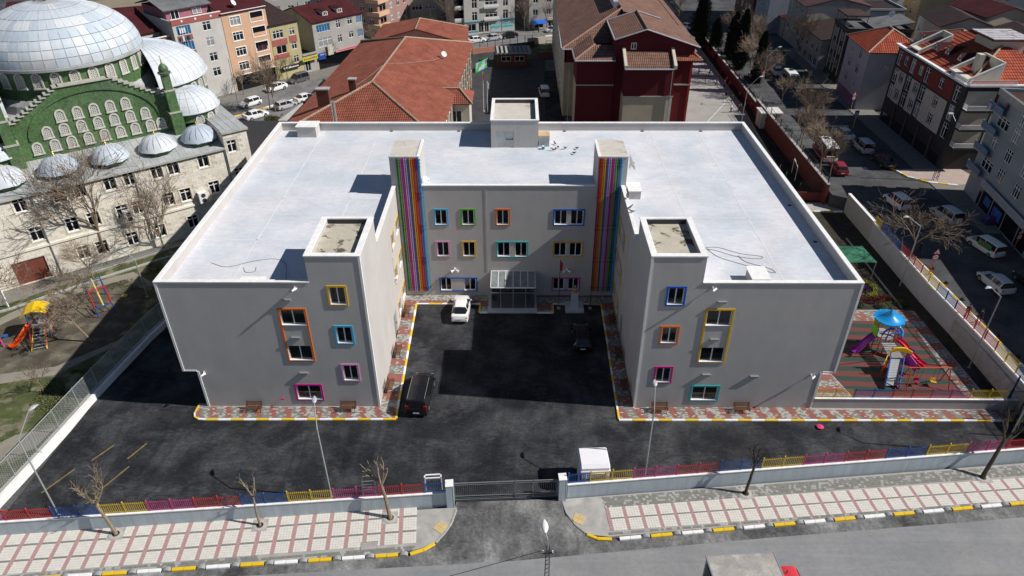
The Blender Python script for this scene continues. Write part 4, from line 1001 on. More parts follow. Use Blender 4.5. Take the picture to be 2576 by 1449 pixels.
b = MB(); b.box(-.9, 2.2, 2.3, -.1, 2.35, 3.1, M_yelpl); put('panel', b, pg, label='yellow back panel')
# second platform towards camera and the ramp
P2 = [(-.75, -1.6), (.75, -1.6), (-.75, .55), (.75, .55)]
for p in P2:
    b = MB(); bar(b, (p[0], p[1], 0), (p[0], p[1], 2.6), M_orpl); put('post', b, pg)
def slat_ramp(p0, p1, w, z0, z1, n_, m):
    for i in range(n_):
        t = i / n_; y = p0 + (p1 - p0) * t; zz = z0 + (z1 - z0) * t
        b = MB(); dy = (p1 - p0) / n_; dz = (z1 - z0) / n_
        b.box(-w / 2, 0, -.02, w / 2, abs(dy) * .8, .03, m); put('tread', b, pg, (0.0, y, zz))
slat_ramp(-1.7, .5, 1.25, 1.2, 1.5, 9, M_deck)
n_ = 11
for i in range(n_):
    t0 = i / n_
    b = MB(); b.box(-.55, 0, -.02, .55, .24, .03, M_deck); put('tread', b, pg, (-.1 - 1.35 * t0, -1.75 - 2.6 * t0, 1.18 - 1.1 * t0), (R(23), 0, 0))
for sx in (-1, 1):
    b = MB(); b.rings([[(sx * .62 + dx, -1.6, 1.2 + z) for dx, z in ((-.04, -.1), (.04, -.1), (.04, .35), (-.04, .35))], [(sx * .62 - 1.4 + dx, -4.45, .1 + z) for dx, z in ((-.04, -.1), (.04, -.1), (.04, .35), (-.04, .35))]], M_dpl); put('ramp_side', b, pg)
b = MB()
pts = [(-.75 + .75 * (1 - math.cos(k * PI / 10)), .55, 2.35 + .75 * math.sin(k * PI / 10)) for k in range(11)]; b.path(pts, .09, M_dpl, 6); pts = [(p[0], -.1, p[2]) for p in pts]; b.path(pts, .06, M_dpl, 6); put('arch', b, pg)
b = MB(); b.rings([[(-.95, -1.75, 2.0), (-.95, -1.6, 2.0), (-.95, -1.6, 2.25), (-.95, -1.75, 2.25)], [(-.4, -1.75, 2.25), (-.4, -1.6, 2.25), (-.4, -1.6, 2.6), (-.4, -1.75, 2.6)], [(.3, -1.75, 2.15), (.3, -1.6, 2.15), (.3, -1.6, 2.6), (.3, -1.75, 2.6)], [(1.15, -1.75, 1.85), (1.15, -1.6, 1.85), (1.15, -1.6, 2.1), (1.15, -1.75, 2.1)]], M_yelpl); put('yellow_figure_panel', b, pg)
for sx, m, lab in ((-1, M_yelpl, 'yellow'), (1, mat('pink_plastic', (.55, .06, .35), .4), 'pink')):
    b = MB(); b.rings([[(sx * .85, -1.5, .9), (sx * .92, -1.5, .9), (sx * .92, -1.5, 1.9), (sx * .85, -1.5, 1.9)], [(sx * 1.5, -2.4, .35), (sx * 1.57, -2.4, .35), (sx * 1.57, -2.4, 1.2), (sx * 1.5, -2.4, 1.2)]], m); put('climbing_panel', b, pg, label=lab + ' perforated climbing panel')
for p in ((-1.5, -2.45), (1.5, -2.45)):
    b = MB(); bar(b, (p[0], p[1], 0), (p[0], p[1], 1.7), M_orpl); put('post', b, pg)
def slide(name, A, B, w, m, lab, curl=0):
    A = Vector(A); B = Vector(B); d = B - A; h = Vector((d.x, d.y, 0)).normalized(); s = Vector((-h.y, h.x, 0)); rs = []
    for k in range(9):
        t = k / 8; c = A.lerp(B, t); c.z = A.z + (B.z - A.z) * (3 * t * t - 2 * t ** 3) ; c += s * curl * math.sin(t * PI)
        rs.append([c + s * (-w / 2 - .03) + Vector((0, 0, .25)), c + s * (-w / 2) , c + s * (w / 2), c + s * (w / 2 + .03) + Vector((0, 0, .25)), c + s * (w / 2) + Vector((0, 0, .2)), c + s * (w / 2 - .06) + Vector((0, 0, .05)), c + s * (-w / 2 + .06) + Vector((0, 0, .05)), c + s * (-w / 2) + Vector((0, 0, .2))])
    b = MB(); b.rings(rs, m); return put(name, b, pg, label=lab, smooth=True)
slide('slide', (-.9, 1.4, 1.6), (-3.0, .5, .35), .62, M_slide_p, 'broad purple slide to the left')
slide('slide', (.95, .9, 1.55), (2.9, -1.5, .25), .5, M_slide_r, 'crimson slide down to the right')
b = MB()
for k in range(5): 
    a = k * 2 * PI / 5; pts = [(1.55 + .16 * math.cos(a) + .14 * math.cos(t_k), -.9, 1.55 + .16 * math.sin(a) + .14 * math.sin(t_k)) for t_k in [j * PI / 4 for j in range(9)]]; b.path(pts, .025, M_dpl, 4)
b.tube((1.55, -.9, 0), (1.55, -.9, 1.4), .045, M_dpl, 6); put('flower_ornament', b, pg)
b = MB(); b.path([(.95, 1.7, 2.7), (1.3, 1.5, 2.5), (1.5, 1.2, 2.2), (1.35, .9, 1.9)], .13, M_bluepl, 7); put('blue_coil', b, pg)

sw = thing('swing', 'orange red swing frame with two seats near the playground railing', 'swing', (37.7, 3.0, 0.03))
b = MB()
for x in (-1.75, 1.75):
    for y in (-.75, .75): bar(b, (x * 1.08, y, 0), (x, y * .12, 2.1), M_orpl, .05)
    bar(b, (x, -.4, 1.15), (x, .4, 1.15), M_orpl, .03)
bar(b, (-1.9, 0, 2.1), (1.9, 0, 2.1), M_orpl, .055); put('frame', b, sw)
for x, m, lab in ((-.75, M_redpl, 'red seat with blue bar'), (.75, M_yelpl, 'yellow seat with pink bar')):
    b = MB(); b.box(x - .22, -.2, .45, x + .22, .2, .5, m); b.box(x - .22, .15, .5, x + .22, .2, .75, m); b.box(x - .25, -.24, .72, x + .25, -.18, .78, M_dpl if x < 0 else C_RAIL['pink']); s_ = put('seat', b, sw, label=lab)
    b = MB()
    for dx in (-.2, .2): bar(b, (x + dx, 0, .5), (x + dx, 0, 2.1), M_darkmetal, .012, 4)
    put('chain', b, s_)

# park on the left
M_park = mat('park_earth', (0.085, 0.072, 0.055), .95, var=.3, scale=.8, fine=.3, bump=.3, bscale=12, c2=(.16, .15, .11), thr=(.5, .66))
M_lawn = mat('thin_lawn', (0.07, 0.085, 0.03), .95, var=.3, scale=.9, fine=.35, bump=.5, bscale=25, c2=(.19, .175, .115), thr=(.5, .6))
M_path = mat('sand_path', (0.25, 0.23, 0.19), .95, var=.1, scale=.8, fine=.15)
M_pgrey = mat('park_pavers', (0.19, 0.18, 0.16), .9, var=.15, scale=1.5, fine=.2)
slab('park_ground', [(-110, -16), (-38.6, -13.6), (-36.6, 3.3), (-35.2, 12.2), (-31.5, 27), (-31.2, 42), (-110, 42)], 0.0, M_lawn)
slab('mosque_court', [(-62, 9.6), (-53.5, 15.6), (-46, 22.6), (-41.5, 26.4), (-33, 34), (-31.2, 42), (-80, 42), (-90, 14)], 0.02, M_pgrey)
slab('play_mulch', [(-52.5, 4.6), (-48.5, 4.0), (-42.4, 5.5), (-38.9, 9.5), (-38.4, 14), (-40, 18.6), (-43, 20.6), (-47.5, 17.5), (-51, 13.2), (-54, 8)], 0.015, M_park)
slab('park_path', [(-54, 8), (-51, 13.2), (-47.5, 17.5), (-43, 20.6), (-40, 18.6), (-39.0, 19.5), (-42.8, 22.2), (-48.4, 18.6), (-52.1, 14.0), (-55.0, 8.5)], .01, M_path)
slab('park_path', [(-60, -2), (-48.8, 2.2), (-42, 4.2), (-38.1, 8.9), (-37.9, 10.0), (-42.6, 5.4), (-48.5, 3.9), (-60, 2.6)], .012, M_path)
slab('park_path', [(-52, -16), (-46, -9), (-41, -3.5), (-38.2, -2.6), (-38.6, -5), (-41, -7.2), (-44, -12), (-47, -16)], .012, M_path)
t_ = thing('low_kerb', 'pale stone kerb between the mosque court and the park', 'kerb', (0, 0, 0))
kerb_line(t_, [(-57, 11.6), (-52.6, 14.5), (-46, 20.6), (-41, 24.6), (-36.5, 28.0)], .9, 0, 0, (M_conc, M_conc), .25, .2)
# grass tufts
q = random.Random(11); b = MB()
areas = [(-53, -12, -41.5, 0), (-42, -1.5, -38, 5), (-60, 5, -53, 12), (-48, 18.5, -38, 24)]
mg = [mat('grass_blade', (.07, .10, .025), .9, var=.4, scale=1), mat('grass_blade_dry', (.17, .16, .07), .9, var=.3, scale=1)]
for (x0, y0, x1, y1) in areas:
    for i in range(2600):
        x = q.uniform(x0, x1); y = q.uniform(y0, y1)
        if math.sin(x * .9 + 1.3 * math.sin(y * .7)) + math.sin(y * 1.1 + x * .3) < .1: continue
        h = q.uniform(.08, .22); a = q.uniform(0, 6.3); dx, dy = .05 * math.cos(a), .05 * math.sin(a); lx, ly = q.uniform(-.1, .1), q.uniform(-.1, .1)
        b.face([(x - dx, y - dy, 0), (x + dx, y + dy, 0), (x + lx, y + ly, h)], mg[0] if q.random() < .6 else mg[1])
put('grass', b, kind='stuff')
# left play tower with yellow roof
pg = thing('play_tower', 'old play tower with bent yellow roof, ladder and orange slide in the park', 'play tower', (-46.4, 10.6, 0), R(20))
for i, (x, y) in enumerate(((-.7, -.7), (.7, -.7), (-.7, .7), (.7, .7))):
    b = MB(); bar(b, (x, y, 0), (x, y, 2.9), C_RAIL['blue'] if y < 0 else M_redpl, .05); put('post', b, pg)
b = MB(); b.box(-.75, -.75, 1.35, .75, .75, 1.42, M_deck); put('platform', b, pg)
b = MB(); rs = [[(x, -1.0, z) , (x, 1.0, z), (x, 1.0, z + .05), (x, -1.0, z + .05)] for x, z in ((-1.15, 2.75), (-.7, 3.1), (0, 3.28), (.7, 3.1), (1.15, 2.75))]; b.rings(rs, M_yelpl); put('yellow_roof', b, pg, smooth=False)
for x in (-.55, .55):
    b = MB(); bar(b, (x * .9, -.75, 1.4), (x * 1.2, -3.0, .05), C_RAIL['yellow'], .06); bar(b, (x * .9 + .18 * (1 if x > 0 else -1) , -.75, 2.0), (x * 1.2 + .1, -3.0, .5), M_redpl, .04); put('ramp_rail', b, pg)
for i in range(7):
    b = MB(); b.box(-.55, -.05, -.02, .55, .05, .03, M_deck); put('rung', b, pg, (0, -.95 - i * .3, 1.3 - i * .185))
slide('slide', (-.8, -.2, 1.4), (-2.6, -1.9, .25), .55, mat('orange_slide', (.62, .07, .01), .4), 'orange wavy slide', .25)
b = MB(); b.lathe([(.42, -.03), (.42, .03), (.3, .03), (.3, -.03), (.42, -.03)], M_redpl, 14); put('ring_panel', b, pg, (.85, .2, 1.9), (0, R(90), 0))
cf = thing('climbing_tower', 'blue and red climbing frame with a cream pole in the middle of the park', 'climbing frame', (-42.9, 15.3, 0), R(-52))
b = MB()
for x, m in ((-2.2, C_RAIL['blue']), (0, M_redpl), (2.0, C_RAIL['blue'])):
    for y in (-.8, .8): bar(b, (x, y, 0), (x, y, 2.3 if x < 1 else 1.3), m, .055)
    bar(b, (x, -.85, 2.2 if x < 1 else 1.2), (x, .85, 2.2 if x < 1 else 1.2), m, .06)
put('frame', b, cf)
b = MB(); bar(b, (-2.4, 0, 2.25), (2.0, 0, 1.15), mat('cream_pole', (.6, .45, .2), .5), .09, 7); put('centre_pole', b, cf)
b = MB()
for y in (-.8, .8):
    bar(b, (-2.2, y, 2.2), (0, y, 2.2), C_RAIL['blue'] , .045); bar(b, (0, y, 2.2), (2.0, y, 1.25), M_redpl, .045); bar(b, (0, y, 1.0), (2.0, y, .5), M_redpl, .035)
put('side_rail', b, cf)
b = MB(); b.lathe([(.0, 0), (.28, .02), (.3, .08), (0, .1)], C_RAIL['yellow'], 12); b.tube((0, 0, -.6), (0, 0, 0), .04, M_metal, 6)
t_ = thing('spring_seat', 'yellow disc seat on a post beside the climbing frame', 'play seat', (-40.9, 16.4, .0)); put('disc', b, t_, (0, 0, .6))
t_ = thing('exercise_bar', 'pink and blue exercise post at the left edge of the park', 'play post', (-49.2, 8.4, 0), R(30))
b = MB(); bar(b, (0, 0, 0), (-.3, .8, 2.4), C_RAIL['pink'], .08); put('post', b, t_); b = MB(); bar(b, (-.6, .2, .9), (.6, .3, 1.0), C_RAIL['blue'], .06); b.lathe([(0, 0), (.25, 0), (.25, .1), (0, .1)], C_RAIL['blue'], 10, (.4, .3, .95)); put('cross_bar', b, t_)

# ---------------------------------------------------------------- benches, lamps, flagpoles, statue, cabin
def make_bench(loc, rz, label):
    t_ = thing('park_bench', label, 'bench', loc, rz, 'benches round the grey school')
    b = MB(); b.box(-.72, -.04, 0, .72, .04, .035, M_wood); sl = b.mesh('slat')
    for k in range(4): link('slat', sl, t_, (0, -.30 + k * .11, .44))
    for k in range(3): link('slat', sl, t_, (0, .16 + .04 * k, .56 + k * .12), (R(75), 0, 0))
    for x in (-.6, .6):
        b = MB(); b.path([(x, -.34, 0), (x, -.28, .25), (x, -.34, .43), (x, .12, .43), (x, .26, .9)], .025, M_black, 5); b.path([(x, .1, .43), (x, .16, .2), (x, .3, 0)], .025, M_black, 5); b.path([(x, -.34, .43), (x, -.36, .62), (x, .15, .62)], .02, M_black, 5); put('leg', b, t_)
    return t_
bn = make_bench((-21.8, -.55, .13), 0, 'brown slatted bench left of the magenta window below the left wing front')
for loc, rz, lab in (((-13.65, -.5, .13), 0, 'brown slatted bench at the right end of the left wing front'), ((13.25, -.52, .13), 0, 'brown slatted bench left of the teal window below the right wing front'),
                     ((20.3, -.52, .13), 0, 'brown slatted bench right of the teal window below the right wing front'), ((-10.5, 13.9, .13), R(90), 'courtyard bench against the pale wall nearest the rainbow tower'),
                     ((-10.5, 7.3, .13), R(90), 'middle courtyard bench against the pale wall by the side door'), ((-10.5, 2.3, .13), R(90), 'courtyard bench against the pale wall beside the black van'),
                     ((10.65, 12.5, .13), R(-90), 'shaded courtyard bench against the dark wall far from the street'), ((10.65, 6.9, .13), R(-90), 'shaded courtyard bench midway along the dark wall'), ((10.65, 2.4, .13), R(-90), 'shaded courtyard bench against the dark wall nearest the street')):
    dup(bn, loc, rz, lab)
def lamp(loc, h, arm, rz, label, m=None, head=.36, r=.07):
    m = m or M_pole
    t_ = thing('street_lamp', label, 'street lamp', loc, rz)
    b = MB(); b.tube((0, 0, 0), (0, 0, h * .83), r, m, 8, r * .7); b.box(-.12, -.12, 0, .12, .12, .03, m); put('pole', b, t_, smooth=True)
    b = MB(); e_ = Vector((0, arm, h)); b.tube((0, 0, h * .83), e_, r * .6, m, 7, r * .5); put('arm', b, t_)
    b = MB(); d = Vector((0, arm, h * .17)).normalized(); L = 2 * head
    rs = []
    for k in range(8):
        t = k / 7; w = head * .45 * math.sin(PI * (.08 + .9 * t) ** .8) + .02; c = e_ + Vector((0, L * t, .1 * math.sin(t * PI) * .6 + t * .05))
        rs.append([c + Vector((w * math.cos(a), 0, w * .5 * math.sin(a))) for a in [j * PI / 4 for j in range(8)]])
    b.rings(rs, mat('lamp_shell', (.42, .44, .45), .4)); put('lamp_head', b, t_, smooth=True)
    return t_
lamp((-13.1, -9.9, 0), 8.6, 1.1, R(12), 'tall grey lamp post behind the yellow railing, its head before the magenta window')
lamp((10.9, -7.9, 0), 8.55, 1.0, R(-4), 'tall grey lamp post behind the pink railing right of the white cabin')
lamp((-32.9, -11.7, 0), 9.4, 1.3, R(-30), 'tall grey lamp post rising at the bottom left over the wire fence')
lamp((40.1, -5.2, 0), 11.5, 1.2, R(-30), 'tall grey lamp post leaving the frame at the bottom right')
lamp((42.9, 19.4, 0), 9.0, 2.2, R(110), 'tall lamp post at the foot of the retaining wall by the green shade roof')
lamp((43.2, 5.6, 0), 9.6, 2.2, R(115), 'tall lamp post at the foot of the retaining wall beside the playground', m=M_metal)
lamp((37.4, 65.5, 0), 9.0, 1.6, R(-80), 'tall lamp post standing in the schoolyard behind the right back corner of the flat roof', m=M_metal)
lamp((43.9, 78.0, ZU), 8.5, 1.6, R(-80), 'curved lamp post beside the upper street near the kiosk', m=M_metal)
lamp((-36.4, 32.5, 0), 6.5, 1.2, R(60), 'slim lamp post beside the mosque corner', m=M_metal, head=.25)
lamp((-39.0, 17.2, 0), 5.5, .9, R(70), 'short lamp post in the park among the bare branches', m=M_pole, head=.25)
lamp((-49.5, 78.8, 0), 10, 1.6, R(35), 'thin lamp post in front of the peach apartment block', m=M_metal, head=.3)
# lamp and lattice pole at the very front, cut by the frame
t_ = thing('street_lamp', 'lattice street pole with white oval lamp head at the bottom edge of the picture', 'street lamp', (2.75, -20.2, -.12))
b = MB()
for dx, dy in ((-.13, -.1), (.13, -.1), (.13, .1), (-.13, .1)): b.tube((dx * 1.5, dy * 1.5, 0), (dx * .7, dy * .7, 8.2), .028, M_darkmetal, 4)
for k in range(20):
    z = .3 + k * .4; b.tube((-.17 + k * .003, -.12, z), (.17 - k * .003, -.12, z + .02), .016, M_darkmetal, 4); b.tube((-.17 + k * .003, .12, z), (.17 - k * .003, .12, z + .3), .014, M_darkmetal, 4)
put('pole', b, t_)
b = MB(); b.path([(0, 0, 8.2), (-.05, .1, 8.75), (-.15, .35, 9.0)], .04, M_metal, 6); b.box(-.32, -.05, 7.6, .32, .05, 7.66, M_darkmetal)
for x in (-.28, .28): b.tube((x, 0, 7.66), (x, 0, 7.84), .04, M_white, 6)
put('arm', b, t_)
b = MB(); rs = []
for k in range(9):
    t = k / 8; w = .19 * math.sin(PI * (.06 + .9 * t)) + .015; c = Vector((-.15 - .05 * t, .33 + .85 * t, 9.0 + .1 * t))
    rs.append([c + Vector((w * math.cos(a), 0, w * .55 * math.sin(a))) for a in [j * PI / 5 for j in range(10)]])
b.rings(rs, mat('lamp_white', (.78, .78, .76), .4)); put('lamp_head', b, t_, smooth=True)
b = MB(); pts = [Vector((2.45, -20.1, 7.6)).lerp(Vector((-30, -27, 7.4)), k / 16) - Vector((0, 0, 1.6 * math.sin(PI * k / 16))) for k in range(17)]; b.path(pts, .018, M_black, 4)
solo(put('overhead_wire', b), 'sagging black wire running left from the lattice pole above the street', 'wire')
M_birdm = BM
for i, (t, lab) in enumerate(((.045, 'x'), (.075, 'x'))):
    p = Vector((2.45, -20.1, 7.6)).lerp(Vector((-30, -27, 7.4)), t) - Vector((0, 0, 1.6 * math.sin(PI * t) - .0))
    solo(link('pigeon', BM, None, p, (0, 0, 1 + i * 2), .8), 'small bird perched on the wire near the lattice pole', 'bird', 'birds on the overhead wire')
def flag(b, p, m, w=.35, h=.9):
    p = Vector(p); rs = []
    for k in range(6):
        t = k / 5; rs.append([p + Vector((w * t * .6, .05 * math.sin(t * 9), -h * .3 * t)), p + Vector((w * t * .6, .05 * math.sin(t * 9) + .012, -h * .3 * t)), p + Vector((w * t * .5, .07 * math.sin(t * 8 + 1) + .012, -h - h * .1 * t)), p + Vector((w * t * .5, .07 * math.sin(t * 8 + 1), -h - h * .1 * t))])
    b.rings(rs, m)
for (x, y, h, lab, fl2) in ((5.3, 15.1, 6.0, 'dark flagpole with furled red flag before the entrance, left of the bust', 1), (8.6, 15.1, 6.2, 'bare dark flagpole in the shaded courtyard right of the bust', 0), (-5.0, 75.5, 7.0, 'white flagpole with red flag beside the orange roofed school', 1), (-4.3, 75.0, 5.6, 'shorter white flagpole with a pale flag beside the orange roofed school', 2)):
    t_ = thing('flagpole', lab, 'flagpole', (x, y, 0))
    b = MB(); b.tube((0, 0, 0), (0, 0, h), .045, M_darkmetal if y < 50 else M_white, 7, .03); b.lathe([(.2, 0), (.2, .12), (.08, .2), (0, .2)], M_conc, 10); put('pole', b, t_)
    if fl2: b = MB(); flag(b, (.03, 0, h - .1), M_redpl if fl2 == 1 else M_white, .4, 1.2); put('flag', b, t_)
t_ = thing('bust_monument', 'small golden bust on a tapering pale plinth in the shaded courtyard', 'monument', (6.95, 15.2, 0))
b = MB(); b.box(-.95, -.95, 0, .95, .95, .22, M_marble); put('base', b, t_)
b = MB(); b.rings([[(sx * .42, sy * .36, .22) for sx, sy in ((-1, -1), (1, -1), (1, 1), (-1, 1))], [(sx * .3, sy * .26, 2.0) for sx, sy in ((-1, -1), (1, -1), (1, 1), (-1, 1))]], M_marble); put('plinth', b, t_)
b = MB(); m = mat('gold_paint', (.5, .36, .1), .35, .7)
rs = []
for (z, rx, ry, ox) in ((2.0, .1, .08, 0), (2.06, .2, .12, 0), (2.2, .27, .15, 0), (2.36, .25, .14, 0), (2.44, .09, .08, 0), (2.5, .075, .075, 0), (2.56, .1, .11, -.01), (2.66, .115, .13, -.01), (2.76, .105, .12, 0), (2.83, .06, .07, 0), (2.85, .01, .01, 0)):
    rs.append([(rx * math.cos(a), ox + ry * math.sin(a), z) for a in [j * PI / 6 for j in range(12)]])
b.rings(rs, m); b.box(-.02, -.16, 2.62, .02, -.1, 2.7, m); put('bust', b, t_, smooth=True)
for (x, lab) in ((-1.45, 'left'), (2.05, 'right')):
    t_ = thing('flower_pot', 'dark pot with a yellow plant at the %s side of the entrance doors' % lab, 'plant pot', (x, 16.3, .17))
    b = MB(); b.lathe([(0, 0), (.17, 0), (.24, .42), (.2, .42), (.18, .36), (0, .36)], M_black, 12); put('pot', b, t_); b = leaf_clump(PM['yellow'], PM['green'], 160, .22, .3, 4, .1); put('foliage', b, t_, (0, 0, .38))
# guard cabin
M_cab = mat('white_cabin_shell', (.78, .77, .80), .5, var=.04, scale=1)
t_ = thing('guard_cabin', 'small white moulded guard cabin behind the wall right of the gate', 'cabin', (6.85, -8.25, 0), .05); t_.scale = (.86, .92, 1.1)
b = MB()
def rr(x, y0, y1, z0, z1, c): return [(x, y0 + c, z0), (x, y1 - c, z0), (x, y1, z0 + c), (x, y1, z1 - c), (x, y1 - c * 1.4, z1), (x, y0 + c * 1.4, z1), (x, y0, z1 - c), (x, y0, z0 + c)]
b.rings([rr(-1.22, -1.1, 1.1, .1, 2.45, .15), rr(-1.3, -1.15, 1.15, .05, 2.55, .2), rr(1.1, -1.15, 1.15, .05, 2.55, .2), rr(1.18, -1.1, 1.1, .1, 2.45, .15)], M_cab); put('shell', b, t_)
b = MB(); b.rings([rr(-1.36, -1.2, 1.2, 1.98, 2.12, .03), rr(1.22, -1.2, 1.2, 1.98, 2.12, .03)], M_cab); put('eaves_band', b, t_)
b = MB(); b.box(-.85, -1.2, .75, .85, -1.16, 1.85, M_glass_lt := mat('cabin_window', (.36, .36, .42), .2)); put('window', b, t_)
b = MB(); 
for (x0, z0, x1, z1) in ((-.92, .68, .92, .75), (-.92, 1.85, .92, 1.92), (-.92, .75, -.85, 1.85), (.85, .75, .92, 1.85)): b.box(x0, -1.22, z0, x1, -1.15, z1, M_white)
put('window_frame', b, t_)
b = MB(); b.box(-1.34, -.7, .1, -1.29, .3, 1.9, mat('cabin_door', (.6, .58, .64), .5)); put('door', b, t_)
solo(put('pink_balloon', (lambda b: (b.lathe([(.0, 0), (.25, .04), (.3, .15), (0, .22)], mat('pink_vinyl', (.7, .06, .2), .3), 10), b)[1])(MB()), None, (26.5, -2.35, 0)), 'small crumpled pink thing lying on the dark asphalt near the kerb', 'litter')
t_ = thing('manhole_cover', 'grey concrete inspection cover set in the left footpath near the kerb', 'cover', (-9.5, -14.2, 0), A6)
b = MB(); b.box(-.55, -.3, 0, .55, .3, .035, M_conc); put('lid', b, t_); b = MB(); b.box(-.6, -.35, 0, .6, .35, .028, M_grey_paver); put('frame', b, t_)

# ---------------------------------------------------------------- trees
def grow(q, p, d, L, r, lvl, maxl, out, kids=(3, 5), spread=.6, gn=.1, curve=.25, shrink=.68):
    segs = 4 if lvl < maxl else 3
    pts = [p]; rr = [r]
    for k in range(segs):
        d = (d + Vector((q.gauss(0, curve * .35), q.gauss(0, curve * .35), q.gauss(0, curve * .2) + gn * .3))).normalized()
        p = p + d * (L / segs); pts.append(p); rr.append(r * (1 - .55 * (k + 1) / segs) if lvl < maxl else r * (1 - .8 * (k + 1) / segs))
    for k in range(segs): out.append((pts[k], pts[k + 1], rr[k], rr[k + 1], lvl))
    if lvl >= maxl: return
    for c in range(q.randint(*kids)):
        t = q.uniform(.35, 1.0); k = min(int(t * segs), segs - 1); b = pts[k].lerp(pts[k + 1], t * segs - k)
        a = d.orthogonal().normalized(); a = Matrix.Rotation(q.uniform(0, 2 * PI), 3, d) @ a
        nd = (d + a * q.uniform(spread * .6, spread * 1.4)).normalized()
        grow(q, b, nd, L * shrink * q.uniform(.75, 1.15), max(rr[k] * .55, .008), lvl + 1, maxl, out, kids, spread, gn, curve, shrink)
def tree_meshes(seed, h, trunk, r, levels=4, kids=(4, 6), spread=.7, lean=(0, 0), gn=.12, bark=None, twig=None, shrink=.66, limbs=5):
    q = random.Random(seed); out = []
    d = Vector((lean[0], lean[1], 1)).normalized(); p = Vector((0, 0, -.05)); tr = []
    for k in range(5):
        d2 = (d + Vector((q.gauss(0, .05), q.gauss(0, .05), 0))).normalized(); p2 = p + d2 * (trunk / 5); tr.append((p, p2, r * (1 - .08 * k), r * (1 - .08 * (k + 1)))); p = p2
    for i in range(limbs):
        a = 2 * PI * i / limbs + q.uniform(-.4, .4); nd = (d + Vector((math.cos(a), math.sin(a), 0)) * q.uniform(spread * .5, spread * 1.1)).normalized()
        grow(q, p - d * q.uniform(0, trunk * .15), nd, (h - trunk) * q.uniform(.5, .7), r * .5, 1, levels, out, kids, spread, gn, .3, shrink)
    T = MB(); bark = bark or M_bark; twig = twig or M_twig
    for a, b, ra, rb2 in tr: T.tube(a, b, ra, bark, 7, rb2, cap=False)
    for a, b, ra, rb2, lv in out:
        if lv == 1: T.tube(a, b, ra, bark, 5, rb2, cap=False)
    Cn = MB()
    for a, b, ra, rb2, lv in out:
        if lv > 1: Cn.tube(a, b, max(ra * 1.15, .024 if lv < levels else .017), twig, 3, max(rb2, .012), cap=False)
    return T.mesh('trunk', True), Cn.mesh('crown')
TREES = {}
def tree(key, loc, rz, label, scale=1.0, group=None, **kw):
    if key not in TREES: TREES[key] = tree_meshes(**kw)
    T, Cn = TREES[key]
    t_ = thing('bare_tree', label, 'tree', loc, rz, group); t_.scale = (scale,) * 3
    link('trunk', T, t_); link('crown', Cn, t_)
    return t_
big = dict(seed=5, h=12, trunk=4.2, r=.2, levels=4, kids=(5, 6), spread=.6, limbs=7)
wide = dict(seed=9, h=9, trunk=2.2, r=.17, levels=4, kids=(4, 6), spread=.95, gn=.05)
small = dict(seed=14, h=6.5, trunk=2.2, r=.11, levels=3, kids=(5, 7), spread=.7)
thin = dict(seed=21, h=9, trunk=3.6, r=.12, levels=3, kids=(6, 8), spread=.45)
dense = dict(seed=31, h=8, trunk=2.0, r=.15, levels=4, kids=(5, 6), spread=.65, gn=.1)
lean_ = dict(seed=44, h=6.0, trunk=2.6, r=.13, levels=4, kids=(4, 6), spread=.95, lean=(-.5, .15), gn=.02)
tree('big', (-46.9, 24.9, 0), .3, 'tallest bare tree, its trunk before the downpipe of the pale mosque wall', 1.1, **big)
tree('big2', (-41.6, 27.6, 0), 2.2, 'bare multi-stemmed tree beside the shaded corner of the school', .8, **dict(big, seed=6, trunk=2.0, limbs=6))
tree('wide', (-53.2, 13.2, 0), 1.1, 'bare spreading tree at the left edge in front of the mosque door', .95, **wide)
tree('lean', (-40.9, 9.2, 0), .2, 'bare leaning tree between the yellow roofed play tower and the shadow', 1.05, **lean_)
tree('lean', (-46.2, 15.6, 0), 2.5, 'bare crooked tree behind the yellow roofed play tower', .9)
tree('small', (-41.6, 1.8, 0), 1.0, 'thin bare sapling on the lawn beside the mesh fence', .55, **small)
tree('dense', (-46.5, 20.6, 0), 2.0, 'low twiggy bare tree beyond the climbing frame', .62, **dense)
tree('dense', (-43.2, 29.8, 0), .5, 'low twiggy bare tree at the foot of the mosque wall', .6)
tree('wide', (-56.8, 3.5, 0), 3.0, 'bare tree at the far left whose branch shadows cross the lawn', 1.0)
